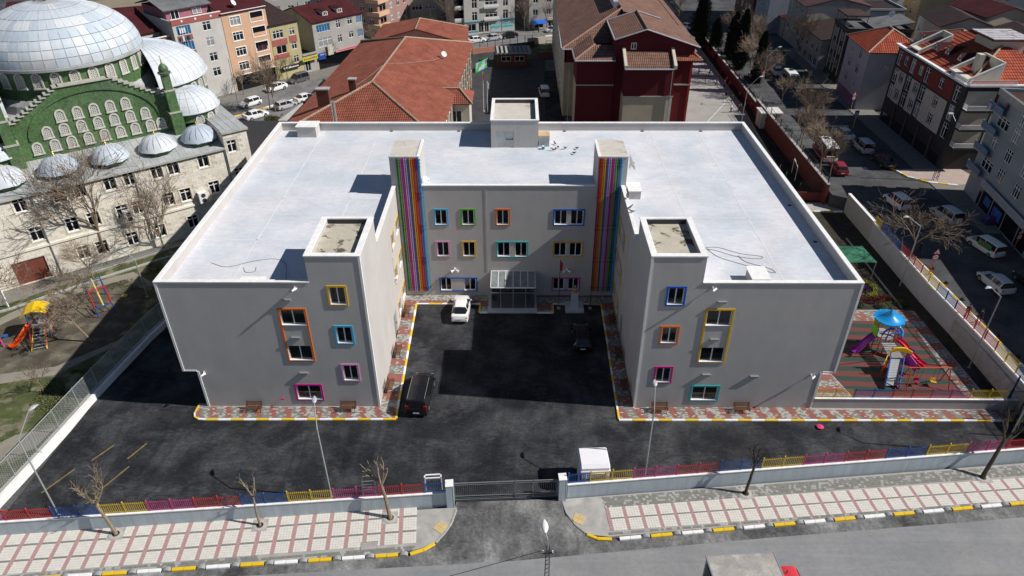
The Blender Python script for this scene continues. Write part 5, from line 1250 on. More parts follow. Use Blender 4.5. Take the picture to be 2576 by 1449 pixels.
# pollarded street trees
def pollard(loc, label, limbs, h, r, seed, fine=0, lean=(0, 0), rz=0, m=None):
    q = random.Random(seed); T = MB(); Cn = MB(); m = m or M_bark
    p = Vector((0, 0, -.02)); d = Vector((lean[0], lean[1], 1)).normalized(); n = 6; rr0 = r
    for k in range(n):
        d2 = (d + Vector((q.gauss(0, .03), q.gauss(0, .03), 0))).normalized(); p2 = p + d2 * (h / n); T.tube(p, p2, r * (1.15 if k == 0 else 1 - .05 * k), m, 8, r * (1 - .05 * (k + 1)), cap=(k == n - 1)); p = p2
    for (ax, ay, az, L, sub) in limbs:
        d3 = Vector((ax, ay, az)).normalized(); a = p.copy(); ra = r * .62
        for k in range(4):
            d3 = (d3 + Vector((q.gauss(0, .12), q.gauss(0, .12), .10))).normalized(); b = a + d3 * (L / 4); Cn.tube(a, b, ra, m, 6, ra * .86); a = b; ra *= .86
            if k >= 1 and sub:
                e2 = (d3 + Vector((q.uniform(-1, 1), q.uniform(-1, 1), .5)) * .8).normalized(); c = b + e2 * L * .3; Cn.tube(b, c, ra * .6, m, 5, ra * .4)
                if fine:
                    o2 = []; grow(q, b, e2, L * .4, ra * .3, 2, 3, o2, (3, 4), .7); [Cn.tube(x, y, max(s, .012), m, 3, max(t, .008), cap=False) for x, y, s, t, _ in o2]
        if fine:
            for _ in range(fine):
                e2 = (d3 + Vector((q.uniform(-1, 1), q.uniform(-1, 1), q.uniform(-.2, 1))) * .7).normalized(); o2 = []; grow(q, a - d3 * q.uniform(0, L * .5), e2, L * .55, ra * .4, 2, 3, o2, (3, 4), .7)
                for x, y, s, t, _ in o2: Cn.tube(x, y, max(s, .013), m, 3, max(t, .008), cap=False)
    t_ = thing('pollarded_tree', label, 'tree', loc, rz, 'young trees on the street footpath')
    put('trunk', T, t_, smooth=True); put('crown', Cn, t_)
    # iron ring grate round the pit
    g = MB()
    g.box(-.55, -.55, 0, .55, .55, .03, M_conc); g.lathe([(.0, .04), (.26, .035)], M_soil, 14); g.lathe([(.26, .05), (.48, .05), (.48, .03)], M_pale_paver, 16)
    solo(put('tree_pit', g, None, (loc[0], loc[1], .0), (0, 0, A6)), 'square pit at the foot of the ' + label.split(',')[0].split(' with ')[0], 'tree pit')
M_barkp = mat('pale_bark', (0.24, 0.19, 0.13), .9, var=.25, scale=4, fine=.2)
M_barkd = mat('dark_bark', (0.09, 0.07, 0.05), .9, var=.25, scale=4, fine=.2)  # darker version of the pale bark colour, for the two right-hand trees
pollard((-27.9, -13.3, 0), 'bushy bare street tree with many twigs, leftmost on the footpath', [(-.7, .3, .8, 1.5, 1), (.6, .2, .9, 1.6, 1), (0, .6, 1, 1.7, 1), (-.3, -.3, 1, 1.4, 1), (.5, -.4, .7, 1.2, 1)], 3.0, .13, 2, 5, (-.22, .1), m=M_barkp)
pollard((-17.75, -12.5, 0), 'thin bent street tree with few shoots, second from the left', [(-.5, .3, .9, 1.3, 1), (.5, -.1, .8, 1.1, 1), (-.1, .4, 1, 1.5, 0)], 2.8, .10, 3, 1, (-.02, .08), m=M_barkp)
pollard((-8.35, -11.8, 0), 'stubby pollarded tree with thick cut limbs left of the gate', [(-1.0, .2, .35, 1.7, 1), (-.7, .4, .9, 1.6, 1), (-.1, .5, 1, 1.9, 1), (.35, .4, 1, 1.8, 1), (.6, .2, .8, 1.5, 0)], 3.2, .16, 8, 0, (-.13, .1), m=M_barkp)
pollard((18.35, -9.4, 0), 'small dark pollarded tree with an upright broom of shoots right of the gate', [(-.35, .2, 1, 1.2, 1), (.35, .1, 1, 1.2, 1), (0, .3, 1, 1.3, 1), (-.1, -.2, 1, 1.1, 1), (.6, .2, .7, 1.0, 1)], 2.9, .13, 12, 1, (.10, .08), m=M_barkd)
pollard((37.2, -7.75, 0), 'dark leaning street tree with long side branches, rightmost on the footpath', [(.8, .3, .8, 2.4, 1), (.4, .5, 1, 2.2, 1), (-.5, .3, .8, 1.3, 1), (1, -.1, .5, 1.8, 1)], 3.4, .17, 17, 3, (.32, .3), m=M_barkd)
# trees beyond
for key, kw, (x, y, z), rz, sc, lab in (
    ('wide', wide, (45.2, 22.9, ZU), .2, .85, 'bare tree on the upper footpath leaning over the street by the railing'),
    ('dense', dense, (43.6, 47.2, ZU), 1.0, .85, 'bare tree by the red wall beside the ambulance striped minibus'),
    ('dense', dense, (46.6, 61.5, ZU), 2.1, .95, 'dense bare tree over the junction before the crossing signs'),
    ('thin', thin, (42.9, 53.5, ZU), .4, .8, 'slim bare tree behind the red wall next to the minibus'),
    ('thin', thin, (43.3, 43.0, ZU), 2.0, .75, 'slim bare tree at the near end of the red wall'),
    ('small', small, (46.2, 73.5, ZU), .9, .9, 'small bare tree behind the kiosk by the upper street'),
    ('small', small, (49.0, 74.0, ZU), 3.0, .9, 'small bare tree right of the kiosk at the kerb of the upper street'),
    ('wide', wide, (46.8, 86.0, ZU), 1.6, .7, 'bare tree between the cypresses and the upper street'),
    ('dense', dense, (45.6, 84.0, ZU), 2.8, .8, 'tangled bare tree just behind the wall above the kiosk'),
    ('dense', dense, (46.2, 91.0, ZU), 1.2, .9, 'tangled bare tree between the two nearest cypresses'),
    ('dense', dense, (47.0, 108.5, ZU), 2.0, 1.0, 'tangled bare tree behind the farthest cypress'),
    ('dense', dense, (44.2, 57.5, ZU), 3.2, .7, 'low tangled bare tree behind the red wall before the crossing sign'),
    ('big', big, (47.5, 97.5, ZU), .8, .8, 'tall bare tree right of the tallest cypress'),
    ('big', big, (57.5, 101.0, ZU), 2.4, .75, 'bare tree in front of the tall grey houses on the upper street'),
    ('thin', thin, (40.6, 137, 0), 1.0, 1.0, 'bare tree beyond the brown roofed school by the crossing'),
    ('big', big, (-43.2, 77.0, 0), 1.2, .75, 'bare tree on the street median before the peach apartment block'),
    ('thin', thin, (-41.9, 75.8, 0), 2.9, .8, 'slim bare tree on the street median beside the white cars'),
    ('small', small, (-50.5, 85.0, 0), 2.0, .9, 'bare tree before the ground floor of the blue balcony block'),
    ('small', small, (-44.5, 93.5, 0), .5, .9, 'bare tree before the yellow green house'),
    ('small', small, (-37.5, 104.5, 0), 1.4, .9, 'bare tree by the stone wall of the grey shop house'),
    ('dense', dense, (-30.3, 113.5, 0), .4, .7, 'dense bare tree behind the orange roof at its left end'),
    ('dense', dense, (-24.5, 119.0, 0), 1.9, .7, 'bare tree behind the orange roof ridge'),
    ('dense', dense, (-19.5, 122.0, 0), 2.9, .7, 'bare tree behind the orange roof before the side street'),
    ('thin', thin, (-14.6, 127.5, 0), .2, 1.0, 'tall pale bare tree left of the teal trimmed apartment house'),
    ('thin', thin, (2.6, 133.0, 0), 1.2, .85, 'slim bare tree right of the teal trimmed apartment house'),
    ('thin', thin, (8.0, 132.6, 0), 2.8, .8, 'slim bare tree by the parked pale silver car on the far street'),
    ('thin', thin, (56.0, 15.0, ZU), 1.8, .6, 'low bare tree by the shop steps at the right edge')):
    tree(key, (x, y, z), rz, lab, sc, **kw)
# cypresses: sprays of needles round a dark stem
def conifer(seed, h, r, n, bottom=.05, ragged=.25):
    q = random.Random(seed); b = MB()
    lobes = [(q.uniform(0, 2 * PI), q.uniform(0, 1), q.uniform(.1, .35)) for _ in range(40)]
    for i in range(n):
        t = q.random() ** .8; z = h * (bottom + (1 - bottom) * t)
        prof = r * (min(1, (t + .06) * 4.5) * (1 - t) ** .55 + .04)
        a = q.uniform(0, 2 * PI); m_ = 1
        for la, lt, lr in lobes:
            if abs(t - lt) < .05 and abs((a - la + PI) % (2 * PI) - PI) < .5: m_ += lr
        rr = prof * m_ * (1 - ragged * q.random()) * q.choice((1, 1, .8, .55))
        p = Vector((rr * math.cos(a), rr * math.sin(a), z)); o = Vector((math.cos(a), math.sin(a), q.uniform(.6, 2.2))).normalized()
        s = q.uniform(.16, .42); e2 = Vector((-math.sin(a), math.cos(a), q.uniform(-.4, .4))).normalized() * s * .4
        b.face([p - e2, p - o * s * .3, p + e2, p + o * s], M_needle)
    t_ = MB(); t_.tube((0, 0, -.1), (0, 0, h * .8), .14, M_bark, 6, .04)
    return t_.mesh('trunk'), b.mesh('crown')
CY = [conifer(1, 11, 1.5, 9000, .05, .4), conifer(2, 12.5, 3.0, 15000, .03, .5)]
for k, (x, y, z), rz, sc, lab in ((1, (41.6, 117.5, 0), 0, .9, 'broad dark cedar beside the far end of the playground'), (0, (44.7, 102.0, .5), 1, .95, 'slender dark cypress, third from the kiosk'), (0, (45.3, 106.0, .5), 3, .8, 'slender dark cypress half hidden behind two others'),
                                  (0, (44.4, 95.0, .5), 2, 1.12, 'tallest slender dark cypress behind the red wall'), (0, (45.7, 86.3, .5), 4, .95, 'slender dark cypress nearest the kiosk'), (1, (43.9, 112, 0), 2, .62, 'dark bushy conifer between the broad cedar and the cypresses')):
    t_ = thing('cypress' if k == 0 else 'cedar', lab, 'tree', (x, y, z), rz, 'dark evergreens along the schoolyard'); t_.scale = (sc,) * 3
    link('trunk', CY[k][0], t_); link('crown', CY[k][1], t_)
for (x, y, r, h, lab) in ((-41.0, 70.5, 1.3, 1.0, 'low green hedge bush by the grey canopy at the street median'), (-39.0, 72.6, 1.0, .8, 'small green bush beside the white cars on the median'), (-41.3, 106.8, 1.6, 1.8, 'round olive green bush by the shop house steps'), (43.6, 106, 1.2, 2.4, 'dull green bush at the foot of the cedars')):
    solo(put('shrub', leaf_clump(M_leaf, mat('olive_leaf', (.08, .08, .02), .8, var=.3), 1500, r, h, 77, .16), None, (x, y, 0)), lab, 'shrub')

# ---------------------------------------------------------------- vehicles
M_carglass = mat('car_glass', (0.012, 0.014, 0.018), .06, var=0, spec=.7)
M_tail = mat('tail_lamp_red', (.42, .01, .01), .25, var=0); M_head = mat('head_lamp', (.6, .62, .62), .15, var=0); M_rim = mat('wheel_rim', (.45, .46, .47), .3, .7, var=0); M_plate = mat('number_plate', (.7, .7, .7), .5, var=0)
def paint(name, c, r=.25): return mat('paint_' + name, c, r, var=.02, spec=.6)
PT = dict(white=paint('white', (.78, .78, .77)), black=paint('black', (.012, .012, .014), .15), silver=paint('silver', (.45, .46, .48)), grey=paint('grey', (.10, .105, .11)), dark=paint('dark', (.03, .032, .036)), red=paint('red', (.24, .02, .025)), blue=paint('steel_blue', (.05, .09, .2)), offwhite=paint('pale', (.55, .57, .60)))
CARS = {}
# (length, width, height, lower stations, cabin stations)
SPEC = {
 'sedan': dict(L=4.5, W=1.79, H=1.46, low=[(-2.25, .42, .72, .74), (-2.1, .28, .98, .84), (-1.3, .2, 1.0, .89), (0, .2, .95, .895), (1.1, .2, .90, .89), (1.95, .24, .78, .83), (2.22, .36, .62, .68)], cab=[(-1.75, .98, .64, .99), (-1.05, .95, .58, 1.38), (-.95, .95, .58, 1.42), (-.1, .94, .6, 1.46), (-.02, .94, .6, 1.46), (.45, .92, .58, 1.40), (1.2, .9, .66, .92)], wb=(-1.33, 1.33)),
 'hatch': dict(L=4.05, W=1.72, H=1.47, low=[(-2.0, .4, .85, .76), (-1.92, .26, .98, .83), (-1.2, .2, .98, .86), (0, .2, .94, .865), (1.0, .2, .90, .86), (1.75, .24, .76, .80), (2.0, .36, .6, .66)], cab=[(-1.93, .97, .66, .98), (-1.6, .96, .6, 1.40), (-1.5, .96, .6, 1.43), (-.3, .94, .61, 1.47), (-.22, .94, .61, 1.47), (.3, .92, .59, 1.41), (1.05, .9, .66, .9)], wb=(-1.22, 1.25)),
 'van': dict(L=5.1, W=1.92, H=1.9, low=[(-2.55, .38, 1.05, .88), (-2.5, .26, 1.12, .93), (-1.5, .22, 1.12, .96), (0, .22, 1.1, .96), (1.4, .22, 1.05, .95), (2.3, .26, .92, .88), (2.52, .38, .72, .74)], cab=[(-2.52, 1.1, .86, 1.11), (-2.42, 1.1, .80, 1.80), (-2.3, 1.1, .79, 1.88), (-.5, 1.1, .8, 1.92), (-.4, 1.1, .8, 1.92), (.85, 1.08, .78, 1.86), (1.75, 1.0, .80, 1.06)], wb=(-1.6, 1.55)),
 'smallvan': dict(L=4.2, W=1.75, H=1.8, low=[(-2.1, .38, 1.0, .8), (-2.04, .26, 1.08, .86), (-1.2, .22, 1.08, .875), (0, .22, 1.05, .875), (1.0, .22, 1.0, .87), (1.85, .26, .85, .82), (2.08, .38, .66, .68)], cab=[(-2.06, 1.06, .8, 1.07), (-1.98, 1.06, .74, 1.72), (-1.88, 1.06, .73, 1.78), (-.2, 1.05, .74, 1.82), (-.12, 1.05, .74, 1.82), (.55, 1.02, .72, 1.72), (1.25, 1.0, .74, 1.0)], wb=(-1.3, 1.28)),
 'minibus': dict(L=5.9, W=2.0, H=2.6, low=[(-2.95, .4, 1.15, .92), (-2.9, .28, 1.2, .97), (-1.5, .24, 1.2, 1.0), (0, .24, 1.2, 1.0), (1.7, .24, 1.15, .99), (2.65, .28, 1.0, .93), (2.93, .4, .8, .8)], cab=[(-2.92, 1.18, .93, 1.19), (-2.84, 1.18, .88, 2.3), (-2.7, 1.18, .84, 2.52), (-.6, 1.18, .85, 2.6), (-.5, 1.18, .85, 2.6), (1.4, 1.16, .82, 2.5), (2.25, 1.08, .85, 1.12)], wb=(-1.9, 1.85)),
}
def car_parts(kind):
    if kind in CARS: return CARS[kind]
    S = SPEC[kind]; out = []
    B = MB(); P0 = PT['white']
    rs = []
    for (y, z0, z1, w) in S['low']:
        rs.append([(-w * .93, y, z0), (-w, y, z0 + .12), (-w * 1.0, y, z0 + (z1 - z0) * .62), (-w * .95, y, z1 - .02), (-w * .8, y, z1 + .01), (w * .8, y, z1 + .01), (w * .95, y, z1 - .02), (w, y, z0 + (z1 - z0) * .62), (w, y, z0 + .12), (w * .93, y, z0)])
    B.rings(rs, P0)
    for (x, y, z) in [(sx * (S['W'] / 2 - .02), yy, 0) for yy in S['wb'] for sx in (-1, 1)]:
        B.rings([[(x + (-.02 if x < 0 else .02) * 0 + s_ * .012, y + .37 * math.cos(a), .34 + .37 * math.sin(a)) for a in [k * PI / 8 for k in range(16)]] for s_ in (-1, 1)], M_black)
    cab = []
    for (y, zb, wr, zr) in S['cab']:
        wb = wr + (.22 if kind in ('sedan', 'hatch') else .14)
        cab.append([(-wb, y, zb - .03), (-wr, y, zr - .05), (-wr * .86, y, zr), (0, y, zr + .02), (wr * .86, y, zr), (wr, y, zr - .05), (wb, y, zb - .03)])
    nst = len(cab)
    C = MB(); G = MB()
    for k in range(nst - 1):
        for j in range(6):
            q4 = [cab[k][j], cab[k][j + 1], cab[k + 1][j + 1], cab[k + 1][j]]
            side = j in (0, 5); end = k in (0, nst - 2); pill = k in (1, 3)
            if end and not side or (side and not pill):
                G.face(q4, M_carglass)
            else: C.face(q4, P0)
    i0 = len(B.v); B.v.extend(C.v); B.f.extend([tuple(i0 + a for a in f) for f in C.f]); B.m.extend([0] * len(C.f))
    roofw = S['cab'][3][2]
    out.append(('body', B.mesh('body', True), (0, 0, 0))); out.append(('glass', G.mesh('glass', True), (0, 0, 0)))
    wm = MB(); wm.tube((-.1, 0, 0), (.1, 0, 0), .32, M_black, 18); tyre = wm.mesh('tyre'); rm = MB(); rm.tube((-.108, 0, 0), (.108, 0, 0), .2, M_rim, 10); rim = rm.mesh('rim')
    for yy in S['wb']:
        for sx in (-1, 1): out.append(('wheel', tyre, (sx * (S['W'] / 2 - .1), yy, .32), rim))
    yb = S['low'][0][0]; zb = S['low'][1][2]; wb = S['low'][1][3]
    t1 = MB(); t1.box(-.12, -.05, -.0, .12, .06, .16 if kind in ('sedan', 'hatch') else .5, M_tail); tl = t1.mesh('tail_lamp')
    for sx in (-1, 1): out.append(('tail_lamp', tl, (sx * (wb - .16), yb + .1 if kind == 'sedan' else yb + .05, zb - .28)))
    h1 = MB(); h1.rings([[(-.16, -.2, 0), (.16, -.2, 0), (.16, -.2, .12), (-.16, -.2, .14)], [(-.12, .1, -.03), (.1, .1, -.03), (.1, .1, .05), (-.12, .1, .06)]], M_head); hl = h1.mesh('headlight')
    yf = S['low'][-1][0]
    for sx in (-1, 1): out.append(('headlight', hl, (sx * (S['low'][-2][3] - .2), yf - .12, S['low'][-1][2])))
    p1 = MB(); p1.box(-.26, -.02, 0, .26, .0, .12, M_plate); out.append(('number_plate', p1.mesh('number_plate'), (0, yb - .015, .52 if kind != 'sedan' else .62)))
    mi_ = MB(); mi_.rings([[(x, -.06, -.07), (x, .06, -.07), (x, .05, .08), (x, -.05, .08)] for x in (-.1, .1)], P0); mm = mi_.mesh('mirror')
    for sx in (-1, 1): out.append(('mirror', mm, (sx * (S['W'] / 2 + .08), S['cab'][-1][0] - .35, S['cab'][-1][1] + .06)))
    CARS[kind] = (out, roofw)
    return CARS[kind]
def vehicle(kind, loc, rz, pt, label, cat='car', extras=None, scale=1):
    parts, roofw = car_parts(kind)
    t_ = thing({'sedan': 'parked_car', 'hatch': 'parked_car', 'van': 'passenger_van', 'smallvan': 'delivery_van', 'minibus': 'minibus'}[kind], label, cat, loc, rz); t_.scale = (scale,) * 3
    for p in parts:
        o = link(p[0], p[1], t_, p[2])
        if p[0] in ('body', 'mirror'):
            for sl in o.material_slots:
                if sl.material == PT['white']: sl.link = 'OBJECT'; sl.material = PT[pt]
        if len(p) > 3: link('rim', p[3], o)
    if extras: extras(t_)
    return t_
def roof_rails(t_):
    for sx in (-1, 1):
        b = MB(); b.path([(sx * .74, -2.2, 1.93), (sx * .74, .6, 1.93)], .02, M_metal, 5); put('roof_rail', b, t_)
vehicle('sedan', (-4.85, 14.4, 0), R(-1), 'white', 'white sedan parked nose-in beside the entrance pavement in the courtyard')
vehicle('van', (-7.55, 1.2, 0), R(-2.5), 'black', 'long black passenger van with roof rails parked at the courtyard kerb', 'van', roof_rails)
vehicle('hatch', (7.3, 9.5, 0), R(-1), 'black', 'black car parked deep in the courtyard shadow before the bust')
# truck at the bottom edge
t_ = thing('box_truck', 'box truck with dirty grey flat roof and red cab, cut by the bottom edge', 'truck', (15.8, -18.25, -.12), R(4))
M_truckroof = mat('stained_truck_roof', (.33, .31, .29), .8, var=.15, scale=1.2, fine=.2, c2=(.5, .48, .40), thr=(.5, .7))
b = MB(); b.box(-2.5, -1.2, .9, 1.85, 1.2, 3.25, mat('truck_panel', (.28, .29, .31), .6, var=.2)); put('cargo_box', b, t_)
b = MB(); b.box(-2.55, -1.25, 3.25, 1.9, 1.25, 3.3, M_truckroof); b.box(-2.58, -1.28, 3.2, 1.93, -1.2, 3.32, M_metal); b.box(-2.58, 1.2, 3.2, 1.93, 1.28, 3.32, M_metal); b.box(-2.58, -1.2, 3.2, -2.5, 1.2, 3.32, M_metal); b.box(1.85, -1.2, 3.2, 1.93, 1.2, 3.32, M_metal); put('box_roof', b, t_)
b = MB(); b.box(-2.56, -.9, 1.0, -2.505, .9, 2.9, M_darkmetal); put('rear_door', b, t_)
m = paint('truck_red', (.55, .04, .05))
b = MB(); b.rings([[(x, y, z) for (y, z) in ((-1.02 * w, .5), (1.02 * w, .5), (1.02 * w, zt_ * .75), (.85 * w, zt_), (-.85 * w, zt_), (-1.02 * w, zt_ * .75))] for x, w, zt_ in ((2.05, .98, 2.2), (2.2, 1, 2.3), (3.2, 1, 2.28), (3.45, .98, 2.1), (3.95, .95, 1.25), (4.05, .9, 1.0))], m); put('cab', b, t_, smooth=True)
b = MB(); b.rings([[(x, -.8, z), (x, .8, z), (x + .02, .8, z + .01), (x + .02, -.8, z + .01)] for x, z in ((3.5, 2.04), (3.94, 1.32))], M_carglass); put('windscreen', b, t_)
b = MB(); b.path([(2.6, .3, 2.3), (2.6, .35, 2.62), (2.75, .4, 2.3)], .02, M_black, 4); put('antenna', b, t_)
for x in (-1.5, 2.9):
    for y in (-1.0, 1.0): b = MB(); b.tube((x, y - .12, .42), (x, y + .12, .42), .42, M_black, 16); put('wheel', b, t_)
# upper street
vehicle('hatch', (51.0, 16.7, ZU), R(7), 'offwhite', 'pale hatchback driving on the upper street, lower right')
def art(t_):
    b = MB(); m = mat('van_print_green', (.05, .25, .08), .5, var=.5, scale=3, c2=(.3, .1, .05), thr=(.5, .6))
    b.box(-.985, -1.8, .9, -.965, .4, 1.7, m); put('side_print', b, t_)
vehicle('van', (54.1, 24.3, ZU), R(14), 'white', 'white delivery van with green side print parked before the shops', 'van', art, .84)
vehicle('hatch', (54.9, 16.9, ZU), R(6), 'dark', 'dark car half cut by the right edge near the 20 sign')
vehicle('smallvan', (49.1, 35.6, ZU), R(10), 'white', 'white small van with red tail lamps on the upper street past the junction', 'van', None, .93)
vehicle('smallvan', (53.5, 31.9, ZU), R(12), 'offwhite', 'pale small van behind the bare tree before the shop front', 'van', None, .93)
def chev(t_):
    b = MB()
    for i in range(8): b.rings([[(-.85 + i * .22, -2.97, .95), (-.75 + i * .22, -2.97, .95), (-.75 + i * .22, -2.93, .95), (-.85 + i * .22, -2.93, .95)], [(-.7 + i * .22, -2.97, 1.15), (-.6 + i * .22, -2.97, 1.15), (-.6 + i * .22, -2.93, 1.15), (-.7 + i * .22, -2.93, 1.15)]], M_yellow if i % 2 else M_black)
    put('chevron_strip', b, t_); b = MB(); b.box(-.35, .1, 2.6, .35, .8, 2.66, M_carglass); put('roof_hatch', b, t_)
    b = MB(); b.box(-1.02, -2.7, .5, -.99, 2.4, 1.15, PT['red']); put('side_stripe', b, t_)
vehicle('minibus', (45.6, 51.4, ZU), R(-3), 'white', 'white and red minibus with yellow chevrons on its rear, by the red wall', 'minibus', chev)
vehicle('hatch', (45.6, 46.0, ZU), R(-3), 'red', 'red car parked behind the chevroned minibus')
vehicle('sedan', (51.2, 58.9, ZU), R(6), 'white', 'white sedan parked behind a grey van at the junction')
vehicle('smallvan', (52.1, 53.7, ZU), R(1), 'silver', 'silver grey van parked beside the dark apartment block', 'van')
vehicle('sedan', (52.9, 48.6, ZU), R(3), 'dark', 'dark car parked behind the silver grey van at the curved kerb')
def hatch_(t_):
    b = MB(); b.box(-.35, -.6, 2.6, .35, .2, 2.66, M_carglass); put('roof_hatch', b, t_)
vehicle('minibus', (51.2, 85.4, ZU), R(-2), 'white', 'plain white minibus parked on the upper street before the grey houses', 'minibus', hatch_)
vehicle('sedan', (50.9, 91.6, ZU), R(0), 'offwhite', 'pale car in front of the plain white minibus')
vehicle('hatch', (50.7, 96.6, ZU), R(0), 'blue', 'blue car at the far end of the parked row on the upper street')
vehicle('hatch', (45.9, 88.6, ZU), R(0), 'white', 'white car behind the slender cypress on the upper street')
# left and far street
sd = math.atan2(.7585, .6517) - PI / 2
vehicle('sedan', (-45.3, 88.0, -.16), sd + PI, 'white', 'white car driving toward the camera along the left street')
vehicle('smallvan', (-42.2, 92.9, -.16), sd + PI, 'grey', 'dark grey van parked at the kerb by the yellow green house', 'van')
vehicle('sedan', (-38.0, 81.7, -.16), sd, 'white', 'white sedan beside the median left of the orange roof')
vehicle('hatch', (-40.6, 77.9, -.16), sd, 'silver', 'pale car partly behind the bare median trees')
vehicle('sedan', (-44.4, 72.8, -.16), sd, 'white', 'white car by the green hedge near the grey canopy')
vehicle('hatch', (-47.4, 79.2, -.16), sd + PI, 'white', 'white car half hidden behind twigs at the dome edge')
vehicle('sedan', (-8.6, 122.9, -.16), R(-65), 'white', 'white car leftmost in the row behind the orange roof')
vehicle('sedan', (-5.0, 124.8, -.16), R(-65) + PI, 'silver', 'silver car between a white and a black car on the far street')
vehicle('sedan', (-1.2, 126.9, -.16), R(-65) + PI, 'black', 'glossy black car on the far street')
vehicle('hatch', (9.4, 132.4, -.16), R(-65) + PI, 'offwhite', 'pale silver car at the far kerb before the blue awning')
vehicle('hatch', (8.8, 123.4, -.16), R(-65), 'white', 'white car beyond the pale wall of the little playground')
vehicle('minibus', (-17.6, 132.0, -.16), R(-20), 'silver', 'grey van in the shaded side street behind the orange roof', 'van')
vehicle('minibus', (-17.0, 140.5, -.16), R(-20), 'grey', 'dark covered lorry in the shaded side street', 'truck')
vehicle('sedan', (42.2, 135.5, -.16), R(40), 'white', 'white car by the crossing beyond the brown roof')
vehicle('smallvan', (5.9, 84.6, 0), R(4), 'white', 'small white digger-like vehicle in the shaded lane beside the red school', 'van')

# ---------------------------------------------------------------- people
def skin_mesh(name, V, E_, rad, sub=1):
    me = bpy.data.meshes.new(name + '_cage'); me.from_pydata(V, E_, [])
    o = bpy.data.objects.new(name + '_cage', me); col.objects.link(o)
    sk = o.modifiers.new('skin', 'SKIN'); sv = me.skin_vertices[0].data
    for i, r in enumerate(rad): sv[i].radius = (r, r) if not hasattr(r, '__len__') else r
    sv[0].use_root = True
    su = o.modifiers.new('sub', 'SUBSURF'); su.levels = sub; su.render_levels = sub
    dg = bpy.context.evaluated_depsgraph_get(); dg.update()
    out = bpy.data.meshes.new_from_object(o.evaluated_get(dg))
    bpy.data.objects.remove(o); out.name = name
    return out
def body_mesh(pose, top, legs, skin, coat=False):
    s = pose
    V = [(0, 0, .95), (0, .01, 1.15), (0, 0, 1.38), (0, 0, 1.50), (0, .01, 1.60), (0, .015, 1.72),
         (-.09, 0, .9), (-.10, .12 * s + .02, .5), (-.10, .10 * s - .04 * s, .08), (-.10, .10 * s + .1, .03),
         (.09, 0, .9), (.10, -.10 * s + .02, .5), (.10, -.22 * s, .08), (.10, -.22 * s + .12, .03),
         (-.17, 0, 1.40), (-.23, -.08 * s, 1.14), (-.22, .04 + .08 * s, .92), (-.215, .06 + .08 * s, .83),
         (.17, 0, 1.40), (.23, .10 * s, 1.14), (.22, .14 * s + .05, .93), (.215, .16 * s + .07, .84)]
    Ed = [(0, 1), (1, 2), (2, 3), (3, 4), (4, 5), (0, 6), (6, 7), (7, 8), (8, 9), (0, 10), (10, 11), (11, 12), (12, 13), (2, 14), (14, 15), (15, 16), (16, 17), (2, 18), (18, 19), (19, 20), (20, 21)]
    rad = [(.15, .11), (.15, .11), (.17, .11), .055, .09, .085, .09, .062, .045, .04, .09, .062, .045, .04, .065, .048, .035, .035, .065, .048, .035, .035]
    me = skin_mesh('body', V, Ed, rad)
    for m in (top, legs, skin, M_black): me.materials.append(m)
    for p in me.polygons:
        c = p.center
        arm = abs(c.x) > .165 and c.z > .78
        if c.z > 1.49: k = 2
        elif arm: k = 0 if c.z > .9 else 2
        elif c.z > (.62 if coat else .92): k = 0
        elif c.z > .1: k = 1
        else: k = 3
        p.material_index = k
    me.shade_smooth()
    return me
hb_ = MB(); hb_.lathe([(.0, .115), (.06, .10), (.098, .05), (.103, -.01), (.09, -.07)], mat('dark_hair', (.02, .015, .012), .6), 12); HAIR = hb_.mesh('hair', True)
SK = mat('skin', (.42, .25, .17), .6, var=.05)
CT = dict(maroon=mat('maroon_jumper', (.20, .02, .03), .8), red=mat('red_jacket', (.38, .03, .04), .8), green=mat('green_jacket', (.03, .14, .07), .8), navy=mat('navy_clothes', (.02, .025, .06), .8), black=mat('black_clothes', (.015, .015, .018), .8), white=mat('white_top', (.6, .6, .6), .8), pink=mat('pink_coat', (.5, .08, .22), .8), brown=mat('brown_coat', (.09, .035, .03), .8), grey=mat('grey_trousers', (.10, .10, .11), .8))
PB = {}
def person(loc, rz, top, legs, pose, sc, label, coat=False):
    k = (top, legs, pose, coat)
    if k not in PB: PB[k] = body_mesh(pose, CT[top], CT[legs], SK, coat)
    t_ = thing('person', label, 'person', loc, rz); t_.scale = (sc,) * 3
    link('body', PB[k], t_); link('hair', HAIR, t_, (0, -.01, 1.67))
    return t_
